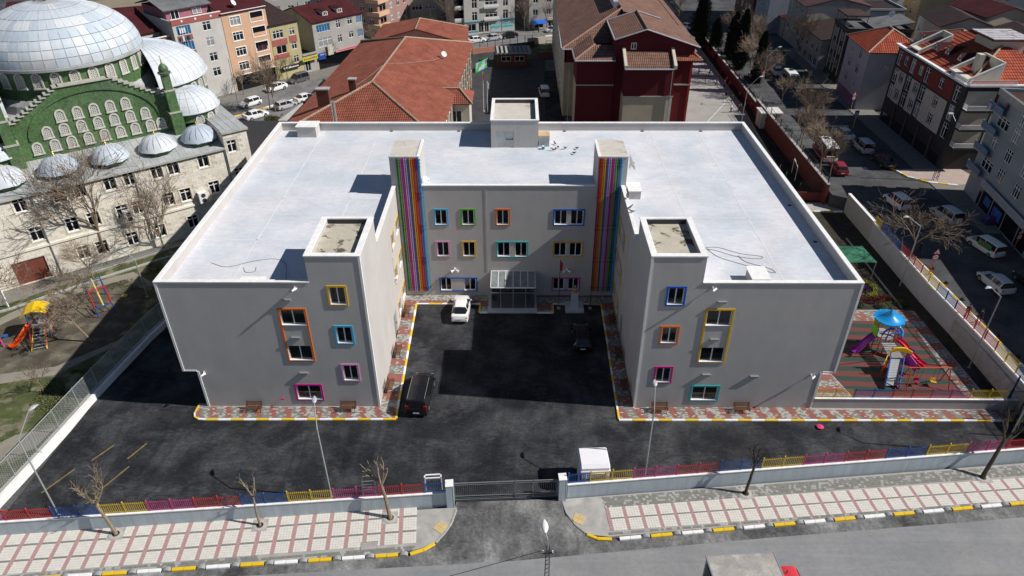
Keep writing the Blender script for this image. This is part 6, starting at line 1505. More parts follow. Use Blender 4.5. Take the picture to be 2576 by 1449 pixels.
kids = [((35.3, 105.5), 'navy', 'black', 1, 'child in dark blue standing left of the others near the brown roof corner'), ((40.2, 108.6), 'black', 'black', .5, 'child in black farthest up the yard by the low kerb'), ((41.9, 104.2), 'green', 'black', 1, 'child in dark green at the kerb near the top of the yard'),
        ((39.2, 97.6), 'navy', 'black', .6, 'child in dark clothes standing alone in the tree shadow'), ((41.1, 96.3), 'maroon', 'black', 1.4, 'child in maroon running left of the kerb'), ((39.5, 92.8), 'red', 'grey', .4, 'child in red at the left end of the ball game'), ((43.4, 96.0), 'maroon', 'black', 1.5, 'child in maroon beside the kerb, arms out'),
        ((41.2, 90.7), 'red', 'black', 1.3, 'child in red running in the middle of the ball game'), ((42.4, 89.6), 'maroon', 'black', .5, 'child in maroon standing right of the running child'), ((44.4, 91.5), 'red', 'black', 1.0, 'child in red by the garden kerb, upper of two'), ((44.0, 88.8), 'red', 'navy', 1.4, 'child in red by the garden kerb, lower of two'),
        ((41.0, 82.6), 'black', 'grey', .8, 'child in black jacket walking before the tree shadow'), ((44.0, 81.9), 'black', 'black', 1.2, 'child in black at the right end of the tree shadow'), ((41.6, 80.8), 'green', 'red', .6, 'child in green top and red skirt in the tree shadow'),
        ((40.2, 75.6), 'white', 'black', .4, 'child in white top at the left of the nearest group'), ((41.5, 75.7), 'red', 'black', .7, 'child in red in the middle of the nearest group'), ((41.9, 76.0), 'green', 'black', .9, 'child in green behind the one in red in the nearest group'), ((42.7, 76.3), 'maroon', 'black', .5, 'child in maroon at the right of the nearest group')]
q = random.Random(8)
for (x, y), a, b_, ps, lab in kids: person((min(x - 1.9, 41.3), y - .6, 0), q.uniform(0, 6.2), a, b_, ps, .92, lab)
person((42.2, 76.6, 0), 2.4, 'pink', 'red', .4, .85, 'woman in pink scarf and long red coat at the yard edge by the kiosk wall', True)
person((44.9, 10.8, ZU + .12), 2.9, 'brown', 'brown', .9, .98, 'person in long brown coat walking on the upper footpath behind the red railing', True)
person((45.6, 9.9, ZU + .12), 2.9, 'black', 'red', 1.1, 1.0, 'person in black jacket and red skirt walking beside the one in brown', True)
person((46.0, 23.0, ZU + .12), .6, 'black', 'black', .7, 1.0, 'dark figure at the kerb beside the red 20 sign post')
for (x, y), a, ps, lab in (((38.7, 49.0), 'maroon', 1.0, 'child in maroon on the narrow yard strip nearest the red wall goal'), ((38.9, 46.7), 'green', .8, 'child in green and red behind the roof edge of the grey school'), ((39.6, 42.9), 'black', .9, 'dark haired child just beyond the right roof parapet')):
    person((x, y, 0), 1, a, 'black', ps, .9, lab)
for (x, y, lab) in ((6.0, 131.2, 'dark figure sitting under the blue awning'), (4.2, 133.2, 'dark figure standing left of the blue awning')):
    person((x, y, -.1), 1, 'black', 'black', .3, .95, lab)

# ---------------------------------------------------------------- signs on poles
def sign20(loc, rz, label, h=2.6, m=None):
    t_ = thing('road_sign', label, 'road sign', loc, rz)
    b = MB(); b.tube((0, 0, 0), (0, 0, h), .06, m or C_RAIL['red'], 7); put('pole', b, t_)
    b = MB(); P = [(-.4, h + .02), (.4, h + .02), (0, h + .72)]
    b.face([(x, -.05, z) for x, z in P], C_RAIL['red']); b.face([(x, -.02, z) for x, z in reversed(P)], M_metal); c = (0, h + .25)
    b.face([(c[0] + (x - c[0]) * .68, -.056, c[1] + (z - c[1]) * .68) for x, z in P], M_whitepaint)
    b.box(-.10, -.062, h + .1, -.04, -.058, h + .3, M_black); b.box(.04, -.062, h + .1, .1, -.058, h + .26, M_black); put('warning_triangle', b, t_)
    b = MB(); b.tube((0, -.06, h - .35), (0, -.03, h - .35), .32, C_RAIL['red'], 20); b.tube((0, -.066, h - .35), (0, -.06, h - .35), .25, M_whitepaint, 20); o = put('speed_disc', b, t_)
    txt('20', .34, M_black, o, (0, -.07, h - .35), (R(90), 0, 0), .003)
sign20((45.2, 18.8, ZU + .1), R(-5), 'red post with warning triangle and 20 disc at the railing of the upper street')
sign20((56.6, 23.2, ZU + .1), R(15), 'red post with warning triangle and 20 disc before the shop wall at the right edge')
sign20((57.0, 70.6, ZU), R(10), 'warning triangle and round sign on a thin pole before the pale apartment house', m=M_metal)
sign20((45.5, 83.0, ZU), R(10), 'warning triangle above a round sign behind the kiosk', m=M_metal)
for (x, y, lab) in ((45.9, 63.8, 'blue pedestrian crossing sign on yellow post beside the kiosk'), (54.3, 62.6, 'blue pedestrian crossing sign on yellow post across the junction')):
    t_ = thing('crossing_sign', lab, 'road sign', (x, y, ZU), .1)
    b = MB(); b.tube((0, 0, 0), (0, 0, 2.2), .06, C_RAIL['yellow'], 6); put('pole', b, t_)
    b = MB(); b.box(-.35, -.03, 2.2, .35, .02, 2.9, C_RAIL['blue']); b.face([(-.25, -.035, 2.3), (.25, -.035, 2.3), (0, -.035, 2.8)], M_whitepaint); b.box(-.04, -.045, 2.38, .04, -.038, 2.6, M_black); put('sign_plate', b, t_)

# ---------------------------------------------------------------- mosque
MO = (-54.88, 18.4, 0); MA = math.atan2(.61303, .79006)
mq = thing('mosque', 'large mosque with pale stone base, green upper walls and grey domes', 'mosque', MO, MA)
M_stone = mat('cream_stone', (.72, .67, .58), .85, var=.12, scale=.8, fine=.1, bump=.2, bscale=8)
M_stone2 = mat('cream_stone_pale', (.76, .72, .63), .85, var=.1, scale=.8, fine=.1)
M_stone3 = mat('cream_stone_dark', (.67, .615, .52), .85, var=.12, scale=.8, fine=.1)
M_grout = mat('stone_joint', (.6, .55, .46), .95)
M_green = mat('green_glass_mosaic', (.07, .135, .05), .55, var=.28, scale=.35, fine=.35, bump=.15, bscale=12, spec=.5, c2=(.10, .145, .09), thr=(.5, .75))
M_lead = [mat('lead_sheet', (.47, .52, .57), .6, 0, var=.1, scale=.6, fine=.05), mat('lead_sheet_pale', (.56, .59, .62), .6, 0, var=.1, scale=.6, fine=.05), mat('lead_sheet_blue', (.42, .48, .55), .6, 0, var=.1, scale=.6, fine=.05), mat('lead_sheet_dull', (.43, .45, .47), .65, 0, var=.15, scale=1, fine=.1)]
M_leadflat = mat('lead_roofing', (.37, .385, .38), .65, 0, var=.2, scale=.5, fine=.15)
M_trim = mat('weathered_trim', (.40, .39, .34), .85, var=.2, scale=1.5, fine=.15)
M_gold = mat('brass_finial', (.6, .42, .1), .3, .8, var=.05)
EA = 10.1
rows = {9.75: [1.9 - 5.6, 3.62, 7.3, 9.35, 12.4, 14.45, 17.1 + .3, 19.25, 22.7], 6.15: [3.6 - 5, 4.0, 7.5, 9.7, 12.7, 14.4, 17.8, 19.8, 23.2], 2.55: [7.55, 9.5, 12.8, 15.9, 19.8, 23.4]}
ops = []
for zt, us in rows.items():
    for u in us: ops.append((u + 14.95, zt - 1.5, 1.25, 1.62))
ops.append((15 + 1.2, .1, 3.2, 2.7))
b = MB(); TM = lambda u, d, z: (u - 15, d, z)
holes(b, TM, 41.0, EA, ops, M_grout, rev=.3, mrev=M_stone)
put('wall', b, mq)
def cladding(u0, u1, z0, z1, opl, off, bw=.82, bh=.36):
    b = MB(); j = 0; z = z0
    while z < z1 - .05:
        zz = min(z + bh, z1); u = u0 - (bw / 2 if j % 2 else 0)
        while u < u1 - .02:
            a = max(u, u0); c = min(u + bw, u1)
            if c - a > .06 and not any(a < o[0] + o[2] and c > o[0] and z < o[1] + o[3] - .02 and zz > o[1] + .02 for o in opl):
                q_ = rnd.random(); m = M_stone if q_ < .5 else (M_stone2 if q_ < .78 else M_stone3); p = rnd.uniform(.02, .035)
                b.box(a + .008 - off, -p, z + .008, c - .008 - off, 0, zz - .008, m, skip='k')
            u += bw
        z += bh; j += 1
    return b
put('stone_blocks', cladding(4, 41.0, 0, EA - .25, ops, 15), mq, kind='stuff')
ops2 = [(.3, 8.75 + .6, 1.1, 1.5), (.5, 5.75, 1.1, 1.5), (.6, 2.0, 1.1, 1.5)]
b = MB(); holes(b, lambda u, d, z: (26 + u, d - .25, z), 2.9, 12.0, ops2, M_grout, rev=.3, mrev=M_stone); b.face([(28.9, -.25, 0), (28.9, 24, 0), (28.9, 24, 12), (28.9, -.25, 12)], M_stone); b.face([(26, -.25, 0), (26, 0.2, 0), (26, .2, 12), (26, -.25, 12)], M_stone); b.face([(26, .2, 10), (26, 24, 10), (26, 24, 12), (26, .2, 12)], M_stone); put('end_wall', b, mq)
put('stone_blocks', cladding(0, 2.9, 0, 11.8, ops2, 0), mq, (26, -.25, 0), kind='stuff')
for (u, z, w, h) in ops[:-1]: add_window(mq, (u - 15, .2, z), 0, w, h, cols_=2, transom=.7, fr=.09)
for (u, z, w, h) in ops2: add_window(mq, (26 + u, -.05, z), 0, w, h, cols_=2, transom=.7, fr=.09)
b = MB(); b.box(1.25, .15, .1, 4.35, .25, 2.75, mat('brick_red_door', (.16, .05, .035), .7)); put('door', b, mq)
# window borders, cornice, gutter and downpipes
for (u, z, w, h) in ops[:-1]:
    b = MB()
    for (a, c, d, e_) in ((-.13, -.13, 0, h + .13), (w, -.13, w + .13, h + .13), (0, -.13, w, 0), (0, h, w, h + .13)): b.box(a, -.045, c, d, -.0, e_, M_stone2)
    put('window_border', b, mq, (u - 15, 0, z))
b = MB(); b.box(-15, -.16, 3.85, 26, -.0, 4.1, M_stone2); b.box(-15, -.3, EA - .22, 26, .3, EA, M_trim); b.box(25.9, -.5, 11.8, 29.1, .3, 12.05, M_trim); put('cornice', b, mq)
for u in (5.35, 15.5, 25.9, 28.75):
    b = MB(); b.tube((u, -.12, 0), (u, -.12, EA if u < 26 else 12), .06, M_metal, 6); put('downpipe', b, mq)
for i, (u, z) in enumerate(((21.6, 4.15), (13.2, 4.3))):
    b = MB(); b.box(0, -.75, 0, 1.0, -.1, 1.35, M_white)
    for zz in (.35, .98): b.tube((.5, -.76, zz), (.5, -.745, zz), .27, M_darkmetal, 14)
    put('air_conditioner', b, mq, (u, 0, z))
# lower lead roof
b = MB(); b.face([(-15, -.3, EA), (26, -.3, EA), (26, 6.3, 11.3), (-15, 6.3, 11.3)], M_leadflat); b.face([(26, -.4, 12.05), (29.05, -.4, 12.05), (29.05, 24, 12.5), (26, 24, 12.5)], M_leadflat)
u = -15.0
while u < 29: b.tube((u, -.25, (EA if u < 26 else 12.05) + .03), (u, 6.2, (11.3 if u < 26 else 12.2) + .03), .025, M_lead[1], 3, cap=False); u += .8
b.face([(-15, 6.3, 11.3), (29, 6.3, 11.3), (29, 30, 11.6), (-15, 30, 11.6)], M_leadflat)
put('lower_roof', b, mq)
def dome_prof(r, h, n=9, lip=.15): return [(r + lip, -.12), (r + lip, 0)] + [(r * math.cos(k * PI / 2 / n), h * math.sin(k * PI / 2 / n)) for k in range(n + 1)]
def ribs(b, r, h, n, m, c=(0, 0, 0), a0=0, a1=2 * PI, rr=.03, kn=7):
    for k in range(n):
        a = a0 + (a1 - a0) * k / n; P = [(c[0] + r * math.cos(t) * math.cos(a), c[1] + r * math.cos(t) * math.sin(a), c[2] + h * math.sin(t) + .01) for t in [j * PI / 2 / kn for j in range(kn)]]
        b.path(P, rr, m, 3)
def finial(par, loc, s=1.0):
    b = MB(); b.lathe([(0, 0), (.09, .0), (.13, .08), (.05, .17), (.1, .24), (.11, .3), (.03, .4), (.07, .47), (.07, .52), (.02, .6), (.045, .68), (0, .95)], M_gold, 8); o = put('finial', b, par, loc); o.scale = (s,) * 3
for i, u in enumerate((-1.6, 3.85, 8.9, 14.1, 19.3, 24.1)):
    v = 2.7; z0 = 10.9
    b = MB(); pr_ = [(1.7 * math.cos(k * PI / 4 + PI / 8), 1.7 * math.sin(k * PI / 4 + PI / 8)) for k in range(8)]
    b.prism(pr_, 10.4, z0, M_green); dr = put('dome_drum', b, mq, (u, v, 0))
    b = MB(); b.prism([(p[0] * 1.28, p[1] * 1.28) for p in pr_], z0, z0 + .06, M_lead[0], bottom=True)
    R_ = 2.02; Pp = [[(R_ * 1.06 * f * math.cos(k * PI / 8 + PI / 8), R_ * 1.06 * f * math.sin(k * PI / 8 + PI / 8), z0 + .06 + 1.55 * zz) for k in range(16)] for f, zz in ((1, 0), (.93, .16), (.82, .42), (.66, .66), (.46, .84), (.22, .96), (.03, 1.0))]
    b.rings(Pp, M_lead[i % 3]); ribs(b, 1.98, 1.55, 16, M_lead[1], (0, 0, z0 + .06), rr=.022)
    put('small_dome', b, mq, (u, v, 0), smooth=True); finial(mq, (u, v, z0 + 1.6), .9)
# stepped gable wall with arched windows
VT = 6.2
def arched(w, h, m, lat):
    """arched stone surround with a pierced lattice over dark glass; origin bottom centre, facing -y"""
    b = MB(); n = 10; hw = w / 2; zc = h - hw
    inn = [(-hw * .68, .12), (-hw * .68, zc)] + [(-hw * .68 * math.cos(k * PI / n), zc + hw * .68 * math.sin(k * PI / n)) for k in range(1, n)] + [(hw * .68, zc), (hw * .68, .12)]
    out = [(-hw, 0), (-hw, zc)] + [(-hw * math.cos(k * PI / n), zc + hw * math.sin(k * PI / n)) for k in range(1, n)] + [(hw, zc), (hw, 0)]
    for k in range(len(inn) - 1):
        a, c = inn[k], inn[k + 1]; d, e_ = out[k], out[k + 1]
        b.face([(d[0], -.1, d[1]), (a[0], -.1, a[1]), (c[0], -.1, c[1]), (e_[0], -.1, e_[1])], m); b.face([(d[0], -.1, d[1]), (e_[0], -.1, e_[1]), (e_[0], 0.02, e_[1]), (d[0], .02, d[1])], m); b.face([(a[0], -.1, a[1]), (a[0], .05, a[1]), (c[0], .05, c[1]), (c[0], -.1, c[1])], m)
    b.box(-hw - .05, -.14, -.06, hw + .05, .02, .1, m)
    g = MB(); g.face([(p[0], .0, p[1]) for p in inn], M_glass)
    l_ = MB(); s = .24
    for j in range(int(h / s) + 1):
        for i in range(-3, 4):
            x = i * s * .9 + (s * .45 if j % 2 else 0); z = .2 + j * s * .82
            if abs(x) < hw * .62 and z < zc + math.sqrt(max(0, (hw * .6) ** 2 - x * x)):
                q8 = [(x + .125 * math.cos(t), z + .125 * math.sin(t)) for t in [k * PI / 3 for k in range(6)]]; q9 = [(x + .062 * math.cos(t), z + .062 * math.sin(t)) for t in [k * PI / 3 for k in range(6)]]
                for k in range(6):
                    kk = (k + 1) % 6; l_.face([(q8[k][0], -.04, q8[k][1]), (q8[kk][0], -.04, q8[kk][1]), (q9[kk][0], -.04, q9[kk][1]), (q9[k][0], -.04, q9[k][1])], lat)
    return b.mesh('arched_window'), g.mesh('pane'), l_.mesh('lattice')
M_lat = mat('pale_lattice', (.6, .59, .55), .8); ARW = arched(1.05, 1.38, M_trim2 := mat('pale_stone_trim', (.52, .50, .44), .85, var=.15, scale=2), M_lat); ARD = arched(1.1, 1.75, M_trim2, M_lat)
def put_arch(kind, loc, rz=0, sc=None):
    o = link('arched_window', kind[0], mq, loc, (0, 0, rz), sc); link('pane', kind[1], o); link('lattice', kind[2], o)
outl = [(6.2, 10.6), (22.4, 10.6), (22.4, 15.3)]
st = 11; steps = []
for k in range(st): x = 22.4 - 5.6 * k / st; z = 15.3 + 3.3 * k / st; steps += [(x, z + 3.3 / st), (x - 5.6 / st, z + 3.3 / st)]
steps2 = []
for k in range(st): x = 11.8 - 5.6 * k / st; z = 18.6 - 3.3 * (k) / st; steps2 += [(x, z), (x, z - 3.3 / st)] if k else [(x, z), (x, z - 3.3 / st)]
poly = outl[:2] + steps + steps2 + [(6.2, 15.3)]
b = MB(); i0 = len(b.v)
# columns of wall under the steps
def col_wall(b, x0, x1, z1, m): b.box(x0, VT, 10.6, x1, VT + .8, z1, m, skip='b')
for k in range(st):
    x1 = 22.4 - 5.6 * k / st; x0 = x1 - 5.6 / st; col_wall(b, x0, x1, 15.3 + 3.3 * (k + 1) / st, M_green)
    xa = 6.2 + 5.6 * k / st; col_wall(b, xa, xa + 5.6 / st, 15.3 + 3.3 * (k + 1) / st, M_green)
col_wall(b, 11.8, 16.8, 18.6, M_green); put('gable_wall', b, mq)
b = MB()
for k in range(st):
    z = 15.3 + 3.3 * (k + 1) / st; x1 = 22.4 - 5.6 * k / st
    for xa, xb in ((x1 - 5.6 / st - .06, x1 + .05), (6.2 + 5.6 * k / st - .05, 6.2 + 5.6 * (k + 1) / st + .06)): b.box(xa, VT - .18, z, xb, VT + 1.0, z + .12, M_trim)
b.box(11.7, VT - .2, 18.6, 16.9, VT + 1.0, 18.72, M_trim); put('step_coping', b, mq)
# great arch: the outer wall is proud of the panel behind
b = MB(); n = 24; cx, hw, zb, hh = 14.3, 6.7, 13.4, 4.3
arc = [(cx - hw * math.cos(k * PI / n), zb + hh * math.sin(k * PI / n)) for k in range(n + 1)]
for k in range(n):
    a, c = arc[k], arc[k + 1]; f = 1.035
    a2 = (cx + (a[0] - cx) * f, zb + (a[1] - zb) * f + .05); c2 = (cx + (c[0] - cx) * f, zb + (c[1] - zb) * f + .05)
    b.rings([[(a[0], VT - .16, a[1]), (a[0], VT + .0, a[1]), (a2[0], VT, a2[1]), (a2[0], VT - .16, a2[1])], [(c[0], VT - .16, c[1]), (c[0], VT, c[1]), (c2[0], VT, c2[1]), (c2[0], VT - .16, c2[1])]], M_green)
put('great_arch', b, mq)
for zrow, us in ((14.9, (11.05, 12.8, 14.5, 16.2, 17.85)), (13.35, (9.3, 11.0, 12.75, 14.5, 16.2, 17.95, 19.6)), (11.9 - .08, (7.85, 9.6, 11.3, 13.05, 14.75, 16.45, 18.1, 19.8, 21.2))):
    for u in us:
        if zrow < 12 and u > 20: u = 21.0
        put_arch(ARW, (u, VT - .02, zrow))
# corner turrets
for i, u in enumerate((5.6, 22.7)):
    b = MB(); s = 1.0
    for (z0, z1, w) in ((10.4, 13.8, .95), (13.8, 16.4, .78), (16.4, 18.3, .62)): b.prism([(w * sx * .7, w * sy * .7) for sx, sy in ((-1, -1), (1, -1), (1, 1), (-1, 1))], z0, z1, M_green); b.box(-w * .78, -w * .78, z1 - .12, w * .78, w * .78, z1 + .05, M_trim)
    put('turret', b, mq, (u, 5.5, 0))
    b = MB(); b.lathe([(.72, 18.3), (.75, 18.45), (.5, 18.55), (.55, 18.7), (.5, 19.0), (.3, 19.3), (.08, 19.5), (0, 19.6)], M_green, 12); put('turret_cap', b, mq, (u, 5.5, 0), smooth=True); finial(mq, (u, 5.5, 19.5), 1)
# drum and main dome
DC = (14.3, 15.5); RD = 8.35
b = MB(); b.lathe([(RD, 16.4), (RD, 20.4)], M_green, 48, (DC[0], DC[1], 0)); put('drum', b, mq, smooth=True)
b = MB(); b.box(6.3, VT + .82, 11, 22.3, 24.2, 15.3, M_green); b.box(6.2, VT + .82, 15.3, 22.4, 24.3, 15.42, M_leadflat); b.lathe([(RD + .75, 15.42), (RD + .5, 16.3), (RD, 16.9)], M_leadflat, 36, (DC[0], DC[1], 0)); put('square_base', b, mq)
for k in range(28):
    a = -PI / 2 + (k - 10.5) * 2 * PI / 28 + .06
    if -PI * 1.02 < a + .0 < .6: put_arch(ARD, (DC[0] + (RD + .03) * math.cos(a), DC[1] + (RD + .03) * math.sin(a), 18.2), a + PI / 2)
b = MB(); zr_ = 20.4; RR = 8.75; HH = 5.45
def dz(t): return (RR * math.cos(t), HH * math.sin(t))
prof = [(RR + .1, -.35), (RR + .12, -.05), (RR + .06, 0)] + [(x - .06 * math.cos(t), z - .06) for t in [k * PI / 2 / 16 for k in range(17)] for x, z in (dz(t),)]
b.lathe(prof, M_leadflat, 64, (DC[0], DC[1], zr_)); put('dome_shell', b, mq, smooth=True)
NS = 46; TH = [0.0, .17, .34, .52, .72, .93, 1.16, 1.38]
rr_ = random.Random(4)
for r_ in range(7):
    t0, t1 = TH[r_], TH[r_ + 1]; ns = NS if r_ < 5 else NS // 2; da = 2 * PI / ns; g_ = .10 / RR / math.cos((t0 + t1) / 2)
    b = MB(); sub = 3
    for j in range(sub):
        ta = t0 + .004 + (t1 - t0 - .008) * j / sub; tb2 = t0 + .004 + (t1 - t0 - .008) * (j + 1) / sub
        for i_ in range(2):
            a0 = g_ * .3 + (da - g_ * .6) * i_ / 2; a1 = g_ * .3 + (da - g_ * .6) * (i_ + 1) / 2
            P = []
            for a, t_ in ((a0, ta), (a1, ta), (a1, tb2), (a0, tb2)): x, z = dz(t_); P.append((x * math.cos(a), x * math.sin(a), z))
            b.face(P, M_lead[0])
    me = b.mesh('lead_panel', True); back = MB()
    for k in range(ns):
        a = k * da; ang = (a + MA) % (2 * PI); vis = math.cos(ang - math.atan2(-64 - 0, 50)) > -.42
        if r_ >= 5: vis = True
        m = M_lead[rr_.choice((0, 0, 1, 2, 0, 1))] if r_ else M_lead[rr_.choice((3, 3, 0, 2))]
        if vis:
            o = link('lead_panel', me, mq, (DC[0], DC[1], zr_), (0, 0, a)); o.material_slots[0].link = 'OBJECT'; o.material_slots[0].material = m
b = MB(); ribs(b, RR, HH, NS, M_lead[1], (DC[0], DC[1], zr_), rr=.035, kn=10); put('dome_ribs', b, mq)
finial(mq, (DC[0], DC[1], zr_ + HH), 2.2)
# half domes towards the far end and the left
def half_dome(c, r, h, z, a0, a1, zlow, nw, wr):
    b = MB(); b.lathe([(r - .35, zlow), (r - .35, z)], M_green, 28, (*c, 0), a0, a1); put('half_drum', b, mq, smooth=True)
    b = MB(); b.lathe(dome_prof(r, h), M_lead[1], 32, (*c, z), a0, a1); put('half_dome', b, mq, smooth=True)
    b = MB(); n_ = int(r * (a1 - a0) / 1.0); ribs(b, r, h, n_, M_lead[2], (*c, z), a0, a1, .03, 9); 
    for t in (.35, .75, 1.1):
        P = [(c[0] + r * math.cos(t) * math.cos(a), c[1] + r * math.cos(t) * math.sin(a), z + h * math.sin(t) + .01) for a in [a0 + (a1 - a0) * k / 30 for k in range(31)]]; b.path(P, .02, M_lead[2], 3)
    put('dome_ribs', b, mq)
    for k in range(nw):
        a = wr[0] + (wr[1] - wr[0]) * (k + .5) / nw; put_arch(ARW, (c[0] + (r - .33) * math.cos(a), c[1] + (r - .33) * math.sin(a), z - 1.75), a + PI / 2)
half_dome((22.2, 15.5), 7.6, 4.0, 16.0, -PI / 2, PI / 2, 12.0, 8, (-1.45, .2))
half_dome((6.4, 15.5), 7.6, 4.0, 16.0, PI / 2, PI * 1.5, 12.0, 4, (PI * 1.1, PI * 1.5))
half_dome((25.0, 8.6), 3.7, 2.3, 13.2, -PI, PI, 12.0, 3, (-1.7, -.4))
half_dome((3.4, 8.4), 3.9, 2.0, 12.6, PI * .6, PI * 1.65, 11.0, 2, (PI * 1.3, PI * 1.6))
# iron fence in front of the mosque
t_ = thing('iron_fence', 'grey iron bar fence on the kerb along the mosque wall', 'fence', (-47.6, 21.9, 0), math.atan2(.6, .75))
b = MB(); b.box(-.012, -.012, 0, .012, .012, 1.9, M_pole); bm_ = b.mesh('bar')
for k in range(96): link('bar', bm_, t_, (k * .165, 0, .1))
b = MB(); b.box(0, -.015, .3, 15.8, .015, .34, M_pole); b.box(0, -.015, 1.75, 15.8, .015, 1.79, M_pole); b.box(0, -.1, -.05, 15.8, .1, .12, M_conc); put('rail', b, t_)
t_ = thing('fence_pillar', 'thin white post leaning beside the mosque door at the left edge', 'post', (-52.9, 15.2, 0)); b = MB(); b.box(-.08, -.08, 0, .08, .08, 2.6, M_whitepaint); put('post', b, t_)
# dark canopy and pale tent between mosque and orange roof
t_ = thing('dark_canopy', 'large dark flat canopy behind the left back corner of the grey school', 'canopy', (-36, 50, 0))
b = MB(); b.rings([[(-4, -8, 3.2), (5, -8, 3.2), (5, -8, 3.3), (-4, -8, 3.3)], [(-9, 12, 3.2), (3, 12, 3.2), (3, 12, 3.3), (-9, 12, 3.3)]], mat('charcoal_sheet', (.035, .035, .037), .8, var=.1)); put('roof', b, t_)
b = MB(); b.rings([[(-5, -9.6, .6), (5, -9.6, .6), (5, -9.6, .65), (-5, -9.6, .65)], [(-4.5, -8.1, 2.9), (5, -8.1, 2.9), (5, -8.1, 2.95), (-4.5, -8.1, 2.95)]], mat('green_turf', (.02, .07, .02), .9)); put('green_flap', b, t_)
t_ = thing('canvas_tent', 'pale grey pyramid tent roof beside the orange tiles', 'tent', (-34.4, 66.5, 0)); m = mat('tent_canvas', (.5, .47, .44), .8)
b = MB(); P = [(-3.4, -3), (3, -3), (3, 3), (-3.4, 3)]
for a, c in zip(P, P[1:] + P[:1]): b.face([(a[0], a[1], 2.5), (c[0], c[1], 2.5), (.2, 0, 4.6)], m)
put('canvas', b, t_); b = MB()
for p in P: b.tube((p[0], p[1], 0), (p[0], p[1], 2.5), .05, M_metal, 5)
put('post', b, t_)

# ---------------------------------------------------------------- orange roofed school
M_tO = tile_mat('orange_tiles', (.25, .078, .05), (.31, .10, .065), (.15, .05, .035), .3, .34)
M_ridge = mat('mossy_ridge', (.36, .28, .20), .9, var=.3, scale=4, fine=.2)
M_creamw = mat('cream_render', (.55, .50, .42), .9, var=.06, scale=.6)
M_brownw = mat('brown_pilaster', (.22, .14, .10), .9)
os_ = thing('school_house', 'long cream school with orange tiled hipped roof behind the grey school', 'school building', (0, 0, 0))
ez = 7.5
E1 = [(-9.45, 43.0), (-7.4, 92.3), (-29.2, 93.8), (-31.6, 44.4)]
R1 = [(-19.9, 55.0, 11.6), (-18.45, 80.0, 11.6)]
e3 = [(*p, ez) for p in E1]
b = MB()
tiled(b, [e3[0], e3[1], R1[1], R1[0]], M_tO); tiled(b, [e3[3], R1[0], R1[1], e3[2]], M_tO); tiled(b, [e3[3], e3[0], R1[0]], M_tO); tiled(b, [e3[1], e3[2], R1[1]], M_tO)
rf = put('roof', b, os_)
b = MB(); lift = Vector((0, 0, .08))
for a, c in ((R1[0], R1[1]), (e3[3], R1[0]), (e3[0], R1[0]), (e3[1], R1[1]), (e3[2], R1[1])): ridge(b, Vector(a) + lift, Vector(c) + lift, M_ridge)
put('ridge_tiles', b, rf)
b = MB(); W1 = [(-9.9, 43.6), (-7.9, 91.8), (-28.8, 93.2), (-31.0, 45.0)]
b.prism(W1, 0, ez - .05, M_creamw); put('wall', b, os_)
b = MB(); n = 26
for k in range(n):
    y = 45.5 + k * 1.8; x = -9.9 + (y - 43.6) * .0415
    b.box(x, y - .12, 0, x + .18, y + .12, ez - .1, M_brownw if k % 2 else M_creamw)
put('pilaster', b, os_)
for k in range(13):
    for z in (1.2, 4.5): y = 46.3 + k * 3.6; add_window(os_, (-9.86 + (y - 43.6) * .0415, y, z), R(90 - 2.4), 1.1, 1.7, gl=M_glass_home)
# bay with its own little roof
b = MB(); b.box(-10.5, 60.8, 0, -6.5, 65.9, 6.6, M_creamw); bay = put('bay', b, os_)
b = MB(); z = 6.6; A4 = [(-12.6, 60.2, z + 1.55), (-6.0, 60.2, z), (-6.0, 66.5, z), (-12.6, 66.5, z + 1.55)]
tiled(b, [(-10.9, 60.1, z), (-6.0, 60.1, z), (-8.1, 62.9, z + 1.5), (-13.3, 62.9, z + 1.5)], M_tO); tiled(b, [(-6.0, 60.1, z), (-6.0, 66.5, z), (-8.1, 62.9, z + 1.5)], M_tO); tiled(b, [(-13.3, 62.9, z + 1.5), (-8.1, 62.9, z + 1.5), (-6.0, 66.5, z), (-11.5, 66.5, z)], M_tO)
put('bay_roof', b, os_); b = MB(); ridge(b, (-13.3, 62.9, z + 1.6), (-8.1, 62.9, z + 1.6), M_ridge); ridge(b, (-8.1, 62.9, z + 1.6), (-6.0, 60.1, z + .08), M_ridge); put('bay_ridge', b, os_)
add_window(os_, (-9.4, 60.7, 3.2), 0, 1.7, 2.2, gl=M_glass, m=M_white)
# low extension roof at the far end
z2 = 7.3; X = [(-8.6, 92.6, z2), (-9.2, 106, z2), (-27, 107, z2), (-27.5, 93.6, z2)]; rA = (-18.4, 92.5, 10.0); rB = (-18.6, 101.5, 10.0)
b = MB(); tiled(b, [X[0], X[1], rB, rA], M_tO); tiled(b, [X[3], rA, rB, X[2]], M_tO); tiled(b, [X[1], X[2], rB], M_tO); o = put('extension_roof', b, os_); b = MB(); ridge(b, rA, rB, M_ridge); ridge(b, rB, X[1], M_ridge); ridge(b, rB, X[2], M_ridge); put('ridge_tiles', b, o)
b = MB(); b.prism([(-9.2, 92.6), (-9.8, 105.4), (-26.4, 106.4), (-27, 93.5)], 0, z2 - .05, M_creamw); b.face([(-9, 93, 7.2), (-27.2, 94, 7.2), (-18.4, 93, 9.9)], M_creamw); put('extension_wall', b, os_)
def chimney(x, y, z0, z1, w, d, m, cap=True, par=rf):
    b = MB(); b.box(x - w / 2, y - d / 2, z0, x + w / 2, y + d / 2, z1, m); b.box(x - w / 2 - .1, y - d / 2 - .1, z1, x + w / 2 + .1, y + d / 2 + .1, z1 + .15, M_conc); put('chimney', b, par)
M_chb = mat('brick_chimney', (.13, .05, .035), .9, var=.2, scale=5, fine=.2); M_chs = mat('salmon_chimney', (.42, .2, .14), .9)
